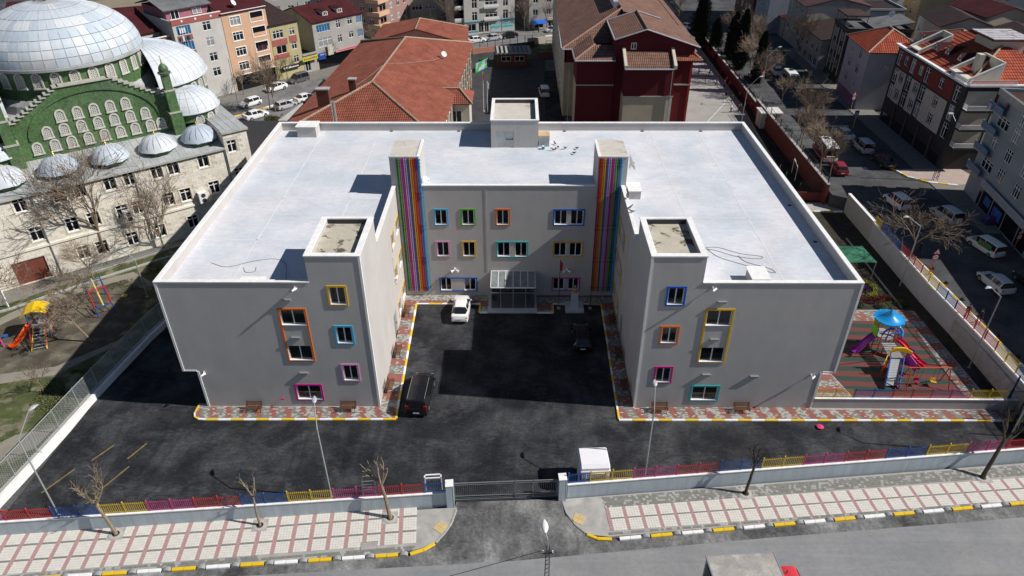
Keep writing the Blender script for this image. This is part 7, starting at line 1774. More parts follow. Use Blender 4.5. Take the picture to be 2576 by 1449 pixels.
chimney(-26.2, 51.5, 8.2, 11.7, 1.7, 1.0, M_chb); chimney(-22.5, 54.0, 9.8, 12.3, 1.0, .8, M_chb)
b = MB(); b.tube((-23.2, 44.5, 7.6), (-23.2, 44.5, 12.3), .28, mat('bright_tin', (.6, .6, .58), .3, .7), 12)
for z in (8.5, 9.5, 10.5, 11.5): b.tube((-23.2, 44.5, z), (-23.2, 44.5, z + .06), .31, M_metal, 12)
put('flue_pipe', b, rf)
dish('satellite_dish', 'small satellite dish with trailing wires on the orange roof', (-11.6, 76.5, 9.2), R(40), .5)
b = MB(); P = [Vector((-11.6, 76.4, 9.3)), Vector((-13, 72, 9.95)), Vector((-17, 66.5, 11.0)), Vector((-19.3, 63.5, 11.85)), Vector((-21, 58.5, 11.3)), Vector((-22.4, 55, 11.0))]; b.path(P, .02, M_conc, 4); solo(put('cable', b), 'thin wire slung from the dish across the orange ridge to a chimney', 'cable')

# ---------------------------------------------------------------- red school with brown tiled roof
M_tB = tile_mat('brown_tiles', (.19, .105, .078), (.24, .135, .10), (.09, .05, .04), .3, .34)
M_redw = mat('crimson_render', (.115, .013, .017), .85, var=.12, scale=.8, fine=.08)
M_sand = mat('sand_render', (.50, .42, .30), .9, var=.08, scale=.6)
M_edge = mat('zinc_edge', (.45, .47, .52), .5, .3)
rs_ = thing('school_house', 'tall crimson school with brown tiled roofs, gable and sand coloured panels', 'school building', (0, 0, 0))
b = MB()
YF = 67.0; gr = [(16.3, 14.6), (20.8, 16.0), (29.0, 13.45)]
b.face([(16.3, YF, 0), (28.6, YF, 0), (28.6, YF, 13.5), (20.8, YF, 15.9), (16.3, YF, 14.5)], M_redw)
b.face([(28.6, YF, 0), (28.6, 118, 0), (28.6, 118, 13.4), (28.6, YF, 13.4)], M_redw)
b.face([(16.3, YF, 11), (16.3, 80, 11), (16.3, 80, 14.6), (16.3, YF, 14.6)], M_redw)
b.face([(8.7, 73.3, 9.2), (16.3, 73.3, 9.2), (16.3, 73.3, 12.5), (8.7, 73.3, 11.4)], M_redw)
b.box(10.3, YF - .2, 0, 16.32, 73.3, 11.3, M_redw, skip='b'); b.box(8.7, 73.3, 0, 9.0, 118, 11.3, M_sand, skip='b'); b.box(9.0, 73.35, 0, 16, 73.6, 9.2, M_sand)
b.box(9.0, 117.5, 0, 28.6, 118, 13, M_redw)
put('wall', b, rs_)
b = MB(); b.box(10.28, 67.0, 0, 10.31, 73.2, 7.5, M_sand) ; put('sand_panel', b, rs_); b = MB(); b.box(17.55, 63.6, 6.6, 25.2, YF + .05, 10.9, M_redw); put('projecting_bay', b, rs_); b = MB(); b.box(17.6, 63.65, 0, 25.1, YF + .05, 6.6, M_sand); put('sand_panel', b, rs_); b = MB(); b.box(24.2, 63.56, 0, 25.2, 63.64, 6.6, M_creamw); put('cream_pilaster', b, rs_)
b = MB(); b.box(10.2, YF - .32, 7.35, 16.3, YF - .2, 7.55, M_trim); b.box(25.2, YF - .14, 7.35, 28.7, YF - .0, 7.55, M_trim); b.box(17.4, 63.5, 6.55, 25.3, 63.62, 6.7, M_trim); b.box(24.75, 63.4, 0, 24.85, 63.5, 11.8, M_trim); b.box(28.3, YF - .12, 0, 28.4, YF - .02, 11.4, M_redpl); put('ledge', b, rs_)
add_window(rs_, (18.6, YF - .03, 13.0), 0, .85, 1.0, fr=.1)
rf = MB()
RX, RZ = 19.6, 16.0
tiled(rf, [(8.2, 73.0, 11.4), (RX - .9, 81.5, RZ), (RX - .9, 119, RZ), (9.0, 119, 11.4)], M_tB)       # left slope
tiled(rf, [(8.2, 73.0, 11.4), (16.6, 73.0, 11.4 + .0), (RX - .9, 81.5, RZ)], M_tB)                     # hip end
tiled(rf, [(20.8, 66.6, 16.1), (29.3, 66.6, 13.4), (29.3, 79, 13.4), (20.9, 79, 16.1)], M_tB)
tiled(rf, [(RX - .9, 79.1, RZ + .04), (29.8, 79.1, 12.95), (29.8, 119, 12.95), (RX - .9, 119, RZ + .04)], M_tB)
tiled(rf, [(15.9, 66.6, 14.55), (20.8, 66.6, 16.1), (20.9, 78.8, 16.1), (16.0, 78.8, 14.55)], M_tB)
# small lower roof at the left front
tiled(rf, [(9.9, 66.3, 11.45), (16.3, 66.3, 11.45), (16.3, 69.2, 13.1), (13.2, 69.2, 13.1)], M_tB); tiled(rf, [(9.9, 66.3, 11.45), (13.2, 69.2, 13.1), (13.2, 76.0, 13.1), (9.9, 73.5, 11.45)], M_tB)
rf_ = put('roof', rf, rs_)
b = MB(); tiled(b, [(25.4, 65.9, 11.5), (29.6, 65.9, 11.5), (29.0, 67.0, 12.1), (25.4, 67.0, 12.1)], M_tO); tiled(b, [(29.6, 65.9, 11.5), (29.8, 69, 11.5), (28.7, 69, 12.4), (28.7, 67.0, 12.3)], M_tO); put('side_eaves', b, rs_)
b = MB(); tiled(b, [(17.5, 63.2, 11.0), (24.9, 63.2, 11.0), (24.6, 66.95, 12.75), (17.8, 66.95, 12.75)], M_tB); put('bay_roof', b, rs_)
for x in (17.3, 24.9):
    b = MB(); b.rings([[(x, 63.1, 11.0), (x + .45, 63.1, 11.0), (x + .45, 63.1, 11.55), (x, 63.1, 11.55)], [(x, 67.0, 12.7), (x + .45, 67.0, 12.7), (x + .45, 67.0, 13.3), (x, 67.0, 13.3)]], M_creamw); put('bay_coping', b, rs_)
b = MB()
for P in ([(15.9, 66.5, 14.55), (20.8, 66.5, 16.1), (29.3, 66.5, 13.4)], [(15.9, 66.6, 14.6), (16.0, 78.8, 14.6)], [(16.0, 78.9, 14.7), (20.9, 78.9, 16.2), (25, 78.9, 14.95)], [(27.0, 79.0, 13.95), (29.5, 72.0, 13.42)], [(8.2, 72.95, 11.42), (9.9, 72.95, 11.42), (9.9, 66.2, 11.42), (16.3, 66.2, 11.42)], [(8.15, 73, 11.4), (8.95, 119, 11.4)], [(17.4, 63.1, 11.0), (24.9, 63.1, 11.0)]): b.path(P, .12, M_edge, 5)
put('gutter', b, rs_)
b = MB()
for a, c in (((8.2, 73.0, 11.5), (RX - .9, 81.5, RZ + .1)), ((20.8, 66.6, 16.2), (20.9, 79, 16.2)), ((RX - .9, 81.5, RZ + .1), (RX - .9, 118, RZ + .1)), ((9.9, 66.3, 11.55), (13.2, 69.2, 13.2))): ridge(b, a, c, M_tB2 := mat('brown_ridge', (.33, .2, .15), .9, var=.2, scale=4))
put('ridge_tiles', b, rf_)
b = MB(); b.box(17.6, 84, 15.6, 18.4, 100, 16.6, M_edge); put('ridge_vent', b, rf_)
for k in range(11):
    for z in (1.5, 4.9, 8.2): o = add_window(rs_, (8.66, 78 + k * 3.5, z), R(-90), 1.3, 1.6, gl=M_glass)
b = MB(); b.tube((9.2, 67.5, 0), (9.2, 67.5, 9.4), .05, M_sand, 5); put('downpipe', b, rs_)

# school grounds between
slab('dark_playground', [(-6.8, 44), (5.2, 44), (7.0, 122), (-9, 112), (-8.2, 92)], 0.004, mat('playground_asphalt', (.045, .045, .05), .85, var=.25, scale=.5, fine=.2), z0=-.2)
slab('service_lane', [(5.3, 44), (9, 44), (9, 100), (6.6, 100)], 0.008, M_yard, z0=-.2)
slab('schoolyard', [(28, 44), (43.0, 40.5), (44.5, 122), (31, 122)], 0.006, mat('pale_yard', (.33, .32, .30), .9, var=.1, scale=.4, fine=.08), z0=-.2)
slab('yard_bed', [(38.9, 39.9), (41.7, 39.9), (42.0, 66), (42.3, 74), (43.0, 80), (43.0, 118), (41.9, 118), (41.6, 100), (41.1, 77), (40.2, 66), (38.9, 44)], .1, M_soil, z0=-.2)
t_ = thing('yard_kerb', 'pale yellow kerb line between the schoolyard and its garden strip', 'kerb', (0, 0, 0)); kerb_line(t_, [(38.85, 40.2), (38.9, 44), (40.15, 66), (41.05, 77), (41.55, 100), (41.85, 118)], 2.4, 0, 0, (M_conc, M_yellow2 := mat('faded_yellow', (.5, .4, .15), .7)), .22, .16)
b = MB()
for pts in ([(33, 70), (38.5, 80), (41, 92)], [(31.5, 84), (40.6, 84.2)], [(32.5, 95), (41, 95.3)]): b.path([(x, y, .012) for x, y in pts], .04, M_whitepaint, 4)
put('court_lines', b, structure('court_marking_base', (lambda b: (b.prism([(31, 70.2), (31.2, 70.2), (31.2, 70.4), (31, 70.4)], 0, .01, M_whitepaint), b)[1])(MB())))
M_redwall = mat('terracotta_wall', (.15, .04, .03), .9, var=.12, scale=.8, fine=.08)
for (a, c, lab, h) in (((41.7, 39.2), (42.0, 73.5), 'long terracotta wall beside the goal, along the upper street', 2.9), ((42.4, 74.2), (43.2, 119), 'terracotta wall with posts behind the cypresses', 1.9)):
    a = Vector((*a, 0)); c = Vector((*c, 0)); L = (c - a).length; t_ = thing('garden_wall', lab, 'wall', a, math.atan2(c.y - a.y, c.x - a.x))
    b = MB(); b.box(0, -.15, -.2, L, .15, h, M_redwall); put('wall', b, t_); b = MB(); b.box(0, -.2, h, L, .2, h + .08, M_conc); put('coping', b, t_)
    for k in range(int(L / 2.6)):
        p = MB(); p.box(-.05, -.05, h + .08, .05, .05, h + 1.2, M_darkmetal); put('post', p, t_, (k * 2.6 + .4, 0, 0))
    b = MB(); b.box(0, -.02, h + .5, L, .02, h + .54, M_darkmetal); b.box(0, -.02, h + 1.05, L, .02, h + 1.09, M_darkmetal); put('rail', b, t_)
t_ = thing('garden_wall', 'short dark red wall with bar fence closing the yard behind the grey school corner', 'wall', (36.5, 40.6, 0), R(-2)); b = MB(); b.box(0, -.15, 0, 5.3, .15, 1.3, M_redwall); put('wall', b, t_)
b = MB(); b.box(-.02, -.02, 0, .02, .02, 1.5, M_black); bm_ = b.mesh('bar')
for k in range(34): link('bar', bm_, t_, (.1 + k * .155, 0, 1.3 if k > 12 else .2))
t_ = thing('goal_frame', 'white metal goal frame standing in the dark bed before the terracotta wall', 'goal', (40.2, 46.5, 0), R(80)); b = MB(); b.path([(0, 0, 0), (0, 0, 2.2), (3, 0, 2.2), (3, 0, 0)], .06, M_whitepaint, 6); put('frame', b, t_)
t_ = thing('guard_booth', 'small white flat roofed booth at the corner of the schoolyard', 'booth', (41.0, 66.9, 0)); b = MB(); holes(b, lambda u, d, z: (u, d, z), 3.2, 2.6, [(.6, 1.2, 1.9, .8)], M_creamw, .1); b.box(0, .1, 0, 3.2, 2.6, 2.6, M_creamw, skip='f'); put('wall', b, t_)
b = MB(); b.box(-.2, -.2, 2.6, 3.4, 2.8, 2.8, mat('stained_white', (.6, .58, .54), .8, var=.15)); put('roof', b, t_); add_window(t_, (.6, .08, 1.2), 0, 1.9, .8); b = MB(); b.box(-.03, .5, .05, .0, 1.4, 2.1, M_conc); put('door', b, t_)
t_ = thing('gate_house', 'dark little gate house with a striped flat roof at the end of the shaded playground', 'gate house', (-.2, 105, 0), R(4)); b = MB(); b.box(-3.0, -2, 0, 3.0, 2.2, 2.7, M_chb); put('wall', b, t_)
b = MB(); b.box(-3.6, -2.6, 2.7, 3.8, 2.8, 3.0, M_conc)
put('roof', b, t_)
for k in range(8): b = MB(); b.box(-3.4 + k * .9, -2.7, 3.0, -3.3 + k * .9, 2.6, 3.3, M_darkmetal); put('roof_fin', b, t_)
for x in (-2.4, .4): add_window(t_, (x, -2.03, 1.1), 0, 2.0, 1.0)
t_ = thing('yard_wall', 'low brick coloured wall with dark fence posts at the far end of the shaded playground', 'wall', (-9, 112.5, 0), math.atan2(9.5, 22)); b = MB(); b.box(0, -.15, -.2, 9, .15, 1.2, M_chs); b.box(9, -.15, -.2, 15, .15, 1.2, M_chb); put('wall', b, t_)
for k in range(9): b = MB(); b.box(-.05, -.05, 1.2, .05, .05, 2.6, M_darkmetal); put('post', b, t_, (k * 1.8, 0, 0))
t_ = thing('painted_panel', 'green wall panel with a colourful painted landscape at the playground end', 'mural', (-7.6, 98.5, 0), R(62)); b = MB(); b.box(0, -.05, 0, 5.5, .05, 1.8, mat('mural_paint', (.05, .35, .06), .7, var=.3, scale=1, c2=(.25, .45, .6), thr=(.48, .56))); put('panel', b, t_)
for (x, z, m_) in ((1.0, 1.0, 'red'), (2.4, .9, 'yellow'), (3.9, 1.1, 'pink')): b = MB(); b.tube((x, -.07, z), (x, -.055, z), .3, C_RAIL[m_], 9); put('painted_bloom', b, t_)
slab('little_playground', [(9, 110), (9.2, 121.5), (3.4, 118.5), (3, 108.5)], 0.02, M_lawn); 
t_ = thing('yard_wall', 'pale cream wall beyond the little playground by the far street', 'wall', (3.2, 119.8, 0), R(22)); b = MB(); b.box(0, -.15, 0, 9, .15, 1.5, M_creamw); put('wall', b, t_)
slab('rubber_mat', [(5.5, 108), (9, 109), (9, 114), (5.0, 113)], .05, mat('maroon_mat', (.10, .03, .03), .9)); t_ = thing('climbing_arch', 'yellow metal climbing arch in the little far playground', 'play frame', (7.2, 114, 0)); b = MB(); b.path([(0, 0, 0), (0, 0, 2.4), (1.8, 0, 2.4), (1.8, 0, 0)], .07, C_RAIL['yellow'], 6); put('frame', b, t_)

# ---------------------------------------------------------------- streets behind
c49, s49 = math.cos(R(48.8)), math.sin(R(48.8))
P49 = lambda s, n: (-52.47 + s * c49 + n * s49, 86.5 + s * s49 - n * c49)
slab('far_pavement', [P49(-40, -.5), P49(60, -.5), P49(60, 4.6), P49(-40, 4.6)], -.03, M_pgrey, z0=-.4)
md = slab('street_median', [P49(-40, 12.0), P49(20, 12.0), P49(20, 12.8), P49(-40, 12.8)], -.02, M_conc, z0=-.4); kerb_line(md, [P49(-12, 11.9), P49(19, 11.9)], 2.2, -.16, 0, (M_yellow, M_whitepaint), .4, .2)
slab('far_pavement', [(-16, 125.6), (-12, 127.8), (14, 136.9), (40, 146), (44, 136), (14.5, 133.0), (-8.5, 125.2)], -.03, M_pgrey, z0=-.4)
md = slab('street_median', [(-9.5, 116.6), (12, 124.8), (40, 134), (40, 134.6), (12, 125.4), (-9.5, 117.2)], -.02, M_conc, z0=-.4); kerb_line(md, [(-9.5, 116.5), (12, 124.7)], 2.2, -.16, 0, (M_yellow, M_whitepaint), .4, .22)
slab('far_pavement', [(31, 150), (70, 156), (70, 175), (28, 166)], -.03, mat('pale_far_pavement', (.36, .34, .31), .9), z0=-.4)
slab('upper_far_footpath', [(56.3, 28), (61, 28), (61, 110), (57.5, 110)], ZU + .1, M_pgrey, z0=1.0)
slab('junction_corner', [(53.6, 46.5), (54.8, 43.8), (56.6, 42.3), (60, 41.4), (64, 42), (63, 46.5)], ZU + .11, mat('pinkish_pavers', (.40, .32, .28), .9, var=.1, scale=1, fine=.15), z0=1.0)
t_ = thing('corner_kerb', 'curved yellow and white kerb round the junction corner', 'kerb', (0, 0, 0)); kerb_line(t_, [(53.3, 49.5), (53.5, 46.8), (54.4, 44.0), (56.4, 42.2), (59.8, 41.2)], 1.1, ZU, 0, w=.25, h=.2)
b = MB(); b.box(47, 63.4, ZU + .004, 54, 63.7, ZU + .012, M_whitepaint); put('stop_line', b, hs)

# ---------------------------------------------------------------- apartment houses
HOMEW = {}
def house(name, label, loc, rz, w, d, h, mwall, front=(), left=(), right=(), roof='flat', mroof=None, rh=1.8, shop=None, eaves=.35, wincols=2, frame=None, cat='house', base=0.0, transom=.72):
    t_ = thing(name, label, cat, loc, rz)
    b = MB()
    holes(b, lambda u, dd, z: (u, dd, z), w, h, list(front), mwall, rev=.14)
    holes(b, lambda u, dd, z: (dd, d - u, z), d, h, list(left), mwall, rev=.14)
    holes(b, lambda u, dd, z: (w - dd, u, z), d, h, list(right), mwall, rev=.14)
    b.face([(0, d, 0), (w, d, 0), (w, d, h), (0, d, h)], mwall); b.face([(0, 0, h), (w, 0, h), (w, d, h), (0, d, h)], mwall)
    put('wall', b, t_)
    for ops_, T, rr_2 in ((front, lambda u, z: (u, .1, z), 0), (left, lambda u, z: (.1, d - u, z), -PI / 2), (right, lambda u, z: (w - .1, u, z), PI / 2)):
        for o in ops_:
            st_ = o[4] if len(o) > 4 else ''
            if st_ == 'blue': add_window(t_, T(o[0], o[1]), rr_2, o[2], o[3], cols_=5, fr=.03, gl=M_bluegl)
            elif st_ == 'dark': add_window(t_, T(o[0], o[1]), rr_2, o[2], o[3], cols_=2, fr=.05, gl=M_glass, m=frame or M_white)
            elif st_ == 'open':
                bb = MB(); bb.box(0, -.14, 0, o[2], -.1, min(.5, o[3] * .35), mwall); bb.box(0, -.02, 0, o[2], .02, o[3], M_glass); put('balcony', bb, t_, T(o[0], o[1]), (0, 0, rr_2))
            else: add_window(t_, T(o[0], o[1]), rr_2, o[2], o[3], cols_=3 if o[2] > 1.5 else wincols, transom=transom, fr=.07, gl=M_glass_home, m=frame or M_white)
    e_ = eaves; mr = mroof or M_tO
    if roof == 'flat':
        b = MB(); b.box(-.1, -.1, h + .002, w + .1, d + .1, h + .12, mr); b.box(-.12, -.12, h + .12, w + .12, .1, h + .5, mwall); b.box(-.12, d - .1, h + .12, w + .12, d + .12, h + .5, mwall); b.box(-.12, .1, h + .12, .1, d - .1, h + .5, mwall); b.box(w - .1, .1, h + .12, w + .12, d - .1, h + .5, mwall); put('roof', b, t_)
    elif roof == 'gable':
        b = MB(); A0, A1, B0, B1 = (-e_, -e_, h), (w + e_, -e_, h), (-e_, d + e_, h), (w + e_, d + e_, h); r0, r1 = (-e_, d / 2, h + rh), (w + e_, d / 2, h + rh)
        tiled(b, [A0, A1, r1, r0], mr); tiled(b, [B0, r0, r1, B1], mr); put('roof', b, t_)
        for x in (0, w): b = MB(); b.face([(x, 0, h), (x, d / 2, h + rh - .08), (x, d, h)], mwall); put('gable', b, t_)
    elif roof == 'hip':
        b = MB(); k = min(w, d) / 2; P = [(-e_, -e_, h), (w + e_, -e_, h), (w + e_, d + e_, h), (-e_, d + e_, h)]
        if w >= d: r0, r1 = (k, d / 2, h + rh), (w - k, d / 2, h + rh)
        else: r0, r1 = (w / 2, k, h + rh), (w / 2, d - k, h + rh)
        if w >= d: F = [[P[0], P[1], r1, r0], [P[1], P[2], r1], [P[2], P[3], r0, r1], [P[3], P[0], r0]]
        else: F = [[P[0], P[1], r0], [P[1], P[2], r1, r0], [P[2], P[3], r1], [P[3], P[0], r0, r1]]
        F = [[p for i, p in enumerate(f) if p not in f[:i]] for f in F]
        for f in F: tiled(b, f, mr)
        put('roof', b, t_)
        b = MB(); ridge(b, r0, r1, M_ridge) if (Vector(r1) - Vector(r0)).length > .3 else None
        for p, r in ((P[0], r0), (P[1], r0 if w < d else r1), (P[2], r1), (P[3], r1 if w < d else r0)): ridge(b, p, r, M_ridge)
        put('ridge_tiles', b, t_)
    elif roof == 'shed':
        b = MB(); tiled(b, [(-e_, -e_, h), (w + e_, -e_, h), (w + e_, d + e_, h + rh), (-e_, d + e_, h + rh)], mr); put('roof', b, t_)
        for x in (0, w): b = MB(); b.face([(x, 0, h), (x, d, h + rh - .1), (x, d, h)], mwall); put('gable', b, t_)
    return t_
M_bluegl = mat('blue_curtain_glass', (.015, .12, .26), .15, var=.4, scale=4, spec=.6)
def metal_roof(name, c):
    m = tile_mat(name, c, tuple(x * .85 for x in c), tuple(x * .55 for x in c), .45, 3.0); return m
M_rGrey = metal_roof('grey_sheet_roof', (.20, .205, .21)); M_rDark = metal_roof('dark_sheet_roof', (.055, .035, .035)); M_rMaroon = metal_roof('maroon_sheet_roof', (.085, .018, .022)); M_rBrown = metal_roof('brown_sheet_roof', (.10, .055, .05))
M_tR = tile_mat('red_tiles', (.30, .055, .03), (.40, .09, .045), (.10, .025, .018), .35, .6)
wl = lambda n_, c, **k: mat(n_, c, .9, var=.08, scale=.5, fine=.06, **k)
WB, WP, WG, WY, WO, WR = wl('beige_grey_render', (.50, .48, .45)), wl('peach_render', (.58, .37, .24)), wl('cement_render', (.36, .345, .32), c2=(.26, .25, .23), thr=(.5, .7)), wl('olive_yellow_render', (.42, .37, .20)), wl('orange_clay_render', (.50, .18, .09)), wl('dusty_rose_render', (.34, .10, .09))
def grid(us, zs, w, h, st=''): return [(u, z, w, h, st) for z in zs for u in us]
def sign_board(parent, loc, w, h, m, rz=0, marks=None, name='sign_board'):
    b = MB(); b.box(0, -.12, 0, w, 0, h, m); o = put(name, b, parent, loc, (0, 0, rz))
    if marks:
        q_ = random.Random(int(w * 100)); b = MB(); x = w * .08
        while x < w * .9:
            ww = q_.uniform(.08, .16) * h * 2; b.box(x, -.135, h * .3, min(x + ww, w * .95), -.122, h * q_.choice((.62, .75)), marks); x += ww * 1.5
        put('lettering', b, o)
    return o
a49 = R(48.8)
zs4 = (3.7, 6.4, 9.1, 11.8)
def at49(s, n=0, z=0): x, y = P49(s, n); return (x, y, z)
hA = house('apartment_house', 'beige apartment block with blue glazed balconies, red parapet band and grey metal roof', at49(-8.9), a49, 9.05, 13, 13.6, WB, front=grid([5.4], zs4, 1.5, 1.5) + grid([.6], (9.1, 11.8), 2.5, 1.55, 'blue') + grid([.9], (3.7, 6.4), 2.3, 1.5), left=(), roof='none')
b = MB(); b.box(-.1, -.12, 13.6, 9.15, .15, 14.5, WR); b.box(-.1, -.2, 14.5, 9.15, .2, 14.6, M_coping); b.box(-.1, .15, 13.6, .1, 13, 14.3, WB)
for x in (1.8, 4.3, 7.2): b.box(x - .15, -.15, 13.95, x + .15, -.12, 14.25, M_coping)
put('parapet', b, hA); b = MB(); b.box(.8, 3.2, 13.6, 8.8, 12, 15.6, mat('mauve_render', (.33, .13, .17), .9)); put('attic', b, hA)
add_window(hA, (5.6, 3.12, 14.2), 0, 1.7, 1.0, gl=M_glass_home); add_window(hA, (1.6, 3.12, 13.8), 0, 1.5, 1.6, gl=M_glass_home)
b = MB(); tiled(b, [(.2, 2.6, 15.55), (9.2, 2.6, 15.55), (9.2, 8, 16.9), (.2, 8, 16.9)], M_rGrey); tiled(b, [(.2, 13.4, 15.55), (.2, 8, 16.9), (9.2, 8, 16.9), (9.2, 13.4, 15.55)], M_rGrey); put('roof', b, hA)
for z in (8.2, 10.9): b = MB(); b.box(.5, -.08, z, 3.2, .0, z + .85, WR); put('balcony_front', b, hA)
def laundry(par, x, z, n_, cols__, y=-.3):
    for i in range(n_):
        b = MB(); w = .32; b.rings([[(x + i * .4, y, z), (x + i * .4 + w, y, z), (x + i * .4 + w, y - .02, z), (x + i * .4, y - .02, z)], [(x + i * .4 + .02, y - .04, z - .9), (x + i * .4 + w - .03, y - .05, z - .8), (x + i * .4 + w - .03, y - .07, z - .8), (x + i * .4 + .02, y - .06, z - .9)]], cols__[i % len(cols__)]); put('laundry', b, par)
laundry(hA, .8, 11.7, 5, (CT['grey'], CT['white'], CT['grey'], CT['navy'])); laundry(hA, 1.0, 13.0, 3, (CT['white'],), -.1)
hB = house('apartment_house', 'peach apartment block with white framed windows and open dark balconies', at49(.25), a49, 8.95, 13, 14.0, WP, front=grid([1.5], (3.6, 6.25, 9.0, 11.7), 2.0, 1.5) + grid([5.6], (3.8, 6.45, 9.2, 11.9), 2.6, 1.5, 'open'), roof='gable', mroof=M_rMaroon, rh=2.2)
b = MB()
for z in (3.6, 6.25, 9.0, 11.7):
    for (x0, w_, h_) in ((1.5, 2.0, 1.5), (5.6, 2.6, 1.7)):
        for (a, c, d_, e_) in ((x0 - .14, z - .14, x0, z + h_ + .14), (x0 + w_, z - .14, x0 + w_ + .14, z + h_ + .14), (x0, z - .14, x0 + w_, z), (x0, z + h_, x0 + w_, z + h_ + .14)): b.box(a, -.06, c, d_, 0, e_, M_coping)
b.box(-.1, -.3, 14.0, 9.05, 0, 14.12, M_coping); b.box(.05, -.1, 2.75, 9.0, 0, 2.9, M_coping); put('trim', b, hB)
b = MB(); b.box(.2, -.02, 0, 8.8, .0, 2.7, M_glass); put('shop_front', b, hB); laundry(hB, 5.9, 7.4, 5, (CT['navy'], CT['black'], CT['maroon']), -.2)
dish('satellite_dish', 'round white satellite dish on the maroon roof edge of the peach block', at49(3.6, -1.0, 14.8), a49 + .5, .55)
hC = house('apartment_house', 'narrow olive yellow house with dusty rose bands and dark sheet roof', at49(9.3), a49, 6.2, 12, 10.4, WY, front=grid([.5], (7.8,), 2.3, 1.5, '') + grid([.8], (4.9,), 2.2, 1.5, 'dark') + grid([4.2], (2.6, 5.2, 7.9), 1.2, 1.35), roof='shed', mroof=M_rDark, rh=2.4)
b = MB(); b.box(.1, -.06, 4.0, 3.4, -.0, 4.85, WR); b.box(.1, -.06, 6.5, 3.4, 0, 7.6, WR); b.box(3.9, -.05, 6.6, 5.6, 0, 7.8, WR); put('rose_band', b, hC)
sign_board(hC, (1.0, -.3, 1.7), 4.0, .8, mat('shop_sign_black', (.02, .02, .025), .5), marks=M_whitepaint)
hC2 = house('shop_house', 'low dark gap building with yellow green shop sign between the olive and the grey house', at49(15.6), a49, 3.2, 12, 3.3, WG, front=[(.3, .3, 1.2, 2.0, 'dark')], roof='flat', mroof=M_rDark)
sign_board(hC2, (-.6, -.6, 2.5), 3.6, .85, mat('shop_sign_lime', (.42, .5, .08), .5), marks=C_RAIL['red'])
hD = house('apartment_house', 'cement grey house with blue glazing and maroon dormer roof above red signs', at49(18.8), a49, 12.4, 12, 9.3, WG, front=grid([.9], (7.2,), 3.2, 1.4, 'blue') + grid([.9], (4.3,), 3.4, 1.7) + grid([5.7], (4.4, 7.3), 1.1, 1.5) + grid([8.6], (4.8, 7.5), 1.2, 1.3) + grid([10.9], (4.6, 7.4), 1.3, 1.5, 'blue'), roof='gable', mroof=M_rMaroon, rh=2.2)
for x in (3.6, 7.2):
    b = MB(); b.box(x, 1.2, 9.6, x + 1.3, 3.6, 10.8, M_creamw); b.box(x - .1, 1.0, 10.8, x + 1.4, 3.8, 10.9, M_rMaroon); o = put('dormer', b, hD); f, g_ = win_mesh(.9, .8); link('window', f, o, (x + .2, 1.15, 9.9)); link('pane', g_, o, (x + .2, 1.15, 9.9))
o = sign_board(hD, (.2, -.3, 2.0), 1.7, 1.3, mat('shop_sign_blue', (.02, .06, .3), .5)); txt('FIRAT', .42, M_whitepaint, o, (.95, -.14, .95), (R(90), 0, 0))
sign_board(hD, (4.5, -.4, 2.7), 7.4, .5, mat('shop_sign_pink', (.6, .3, .33), .5), marks=C_RAIL['red']); b = MB(); b.box(.3, -.02, 0, 12.0, 0, 2.4, M_glass); put('shop_front', b, hD)
sign_board(hD, (2.6, -.35, 2.5), 1.3, 2.0, M_creamw)
hO = house('apartment_house', 'orange clay house with maroon roof behind the dome', at49(-18.6, -1.5), a49, 9.4, 11, 11.3, WO, front=grid([5.2], (8.0, 5.2), 2.6, 2.1), roof='flat', mroof=M_rMaroon)
b = MB(); tiled(b, [(0, 2.6, 12.2), (9.4, 2.6, 12.2), (9.4, 11, 15.0), (0, 11, 15.0)], M_rMaroon); put('attic_roof', b, hO); b = MB(); b.box(.2, 2.9, 11.4, 9.2, 10, 12.2, M_creamw); b.box(0, -.35, 11.8, 9.4, -.12, 11.95, M_coping); put('attic', b, hO)
hK = house('apartment_house', 'brown and pink corner apartment block with white framed windows', (-42.5, 131.9, 0), R(-24.6), 12, 17, 15, wl('brown_pink_render', (.33, .20, .18)), front=grid([1.0, 4.0, 7.0, 9.4], (2.8, 5.6, 8.4, 11.2), 1.2, 1.4), right=grid([.8], (2.6, 5.4, 8.2, 11), 2.6, 1.5, 'dark') + grid([5, 8, 11, 14], (2.8, 5.6, 8.4, 11.2), 1.2, 1.4), roof='flat')
for z in (2.0, 4.8, 7.6, 10.4): b = MB(); b.box(9.4, -.9, z, 12.9, -.1, z + .9, WP); b.box(12.0, -.1, z, 12.9, 3.5, z + .9, WP); put('balcony', b, hK)
house('apartment_house', 'weathered tan apartment wall with strip windows along the dark side street', (-29.5, 138, 0), R(20), 13, 14, 13, wl('tan_render', (.42, .37, .30)), front=grid([1, 4.4, 7.8], (3.4, 6.4, 9.4), 2.6, 1.2), roof='flat')
hM = house('apartment_house', 'grey apartment house with teal shop band, white French windows and balconies', (-11.7, 128.9, 0), R(19.1), 12.6, 13, 14, wl('pale_grey_render', (.50, .48, .44)), front=grid([1.9, 9.6], (3.1, 5.9, 8.7), 1.3, 2.0) + grid([5.2], (3.4, 6.2, 9.0), 3.0, 1.4, '') + [(.6, .8, 2.2, 1.6, 'dark'), (3.5, .3, 1.2, 2.3, 'dark'), (5.0, .3, 1.0, 2.3, 'dark')], roof='flat')
b = MB(); b.box(0, -.12, 2.75, 12.6, 0, 3.0, mat('teal_band', (.06, .30, .36), .6)); put('shop_band', b, hM)
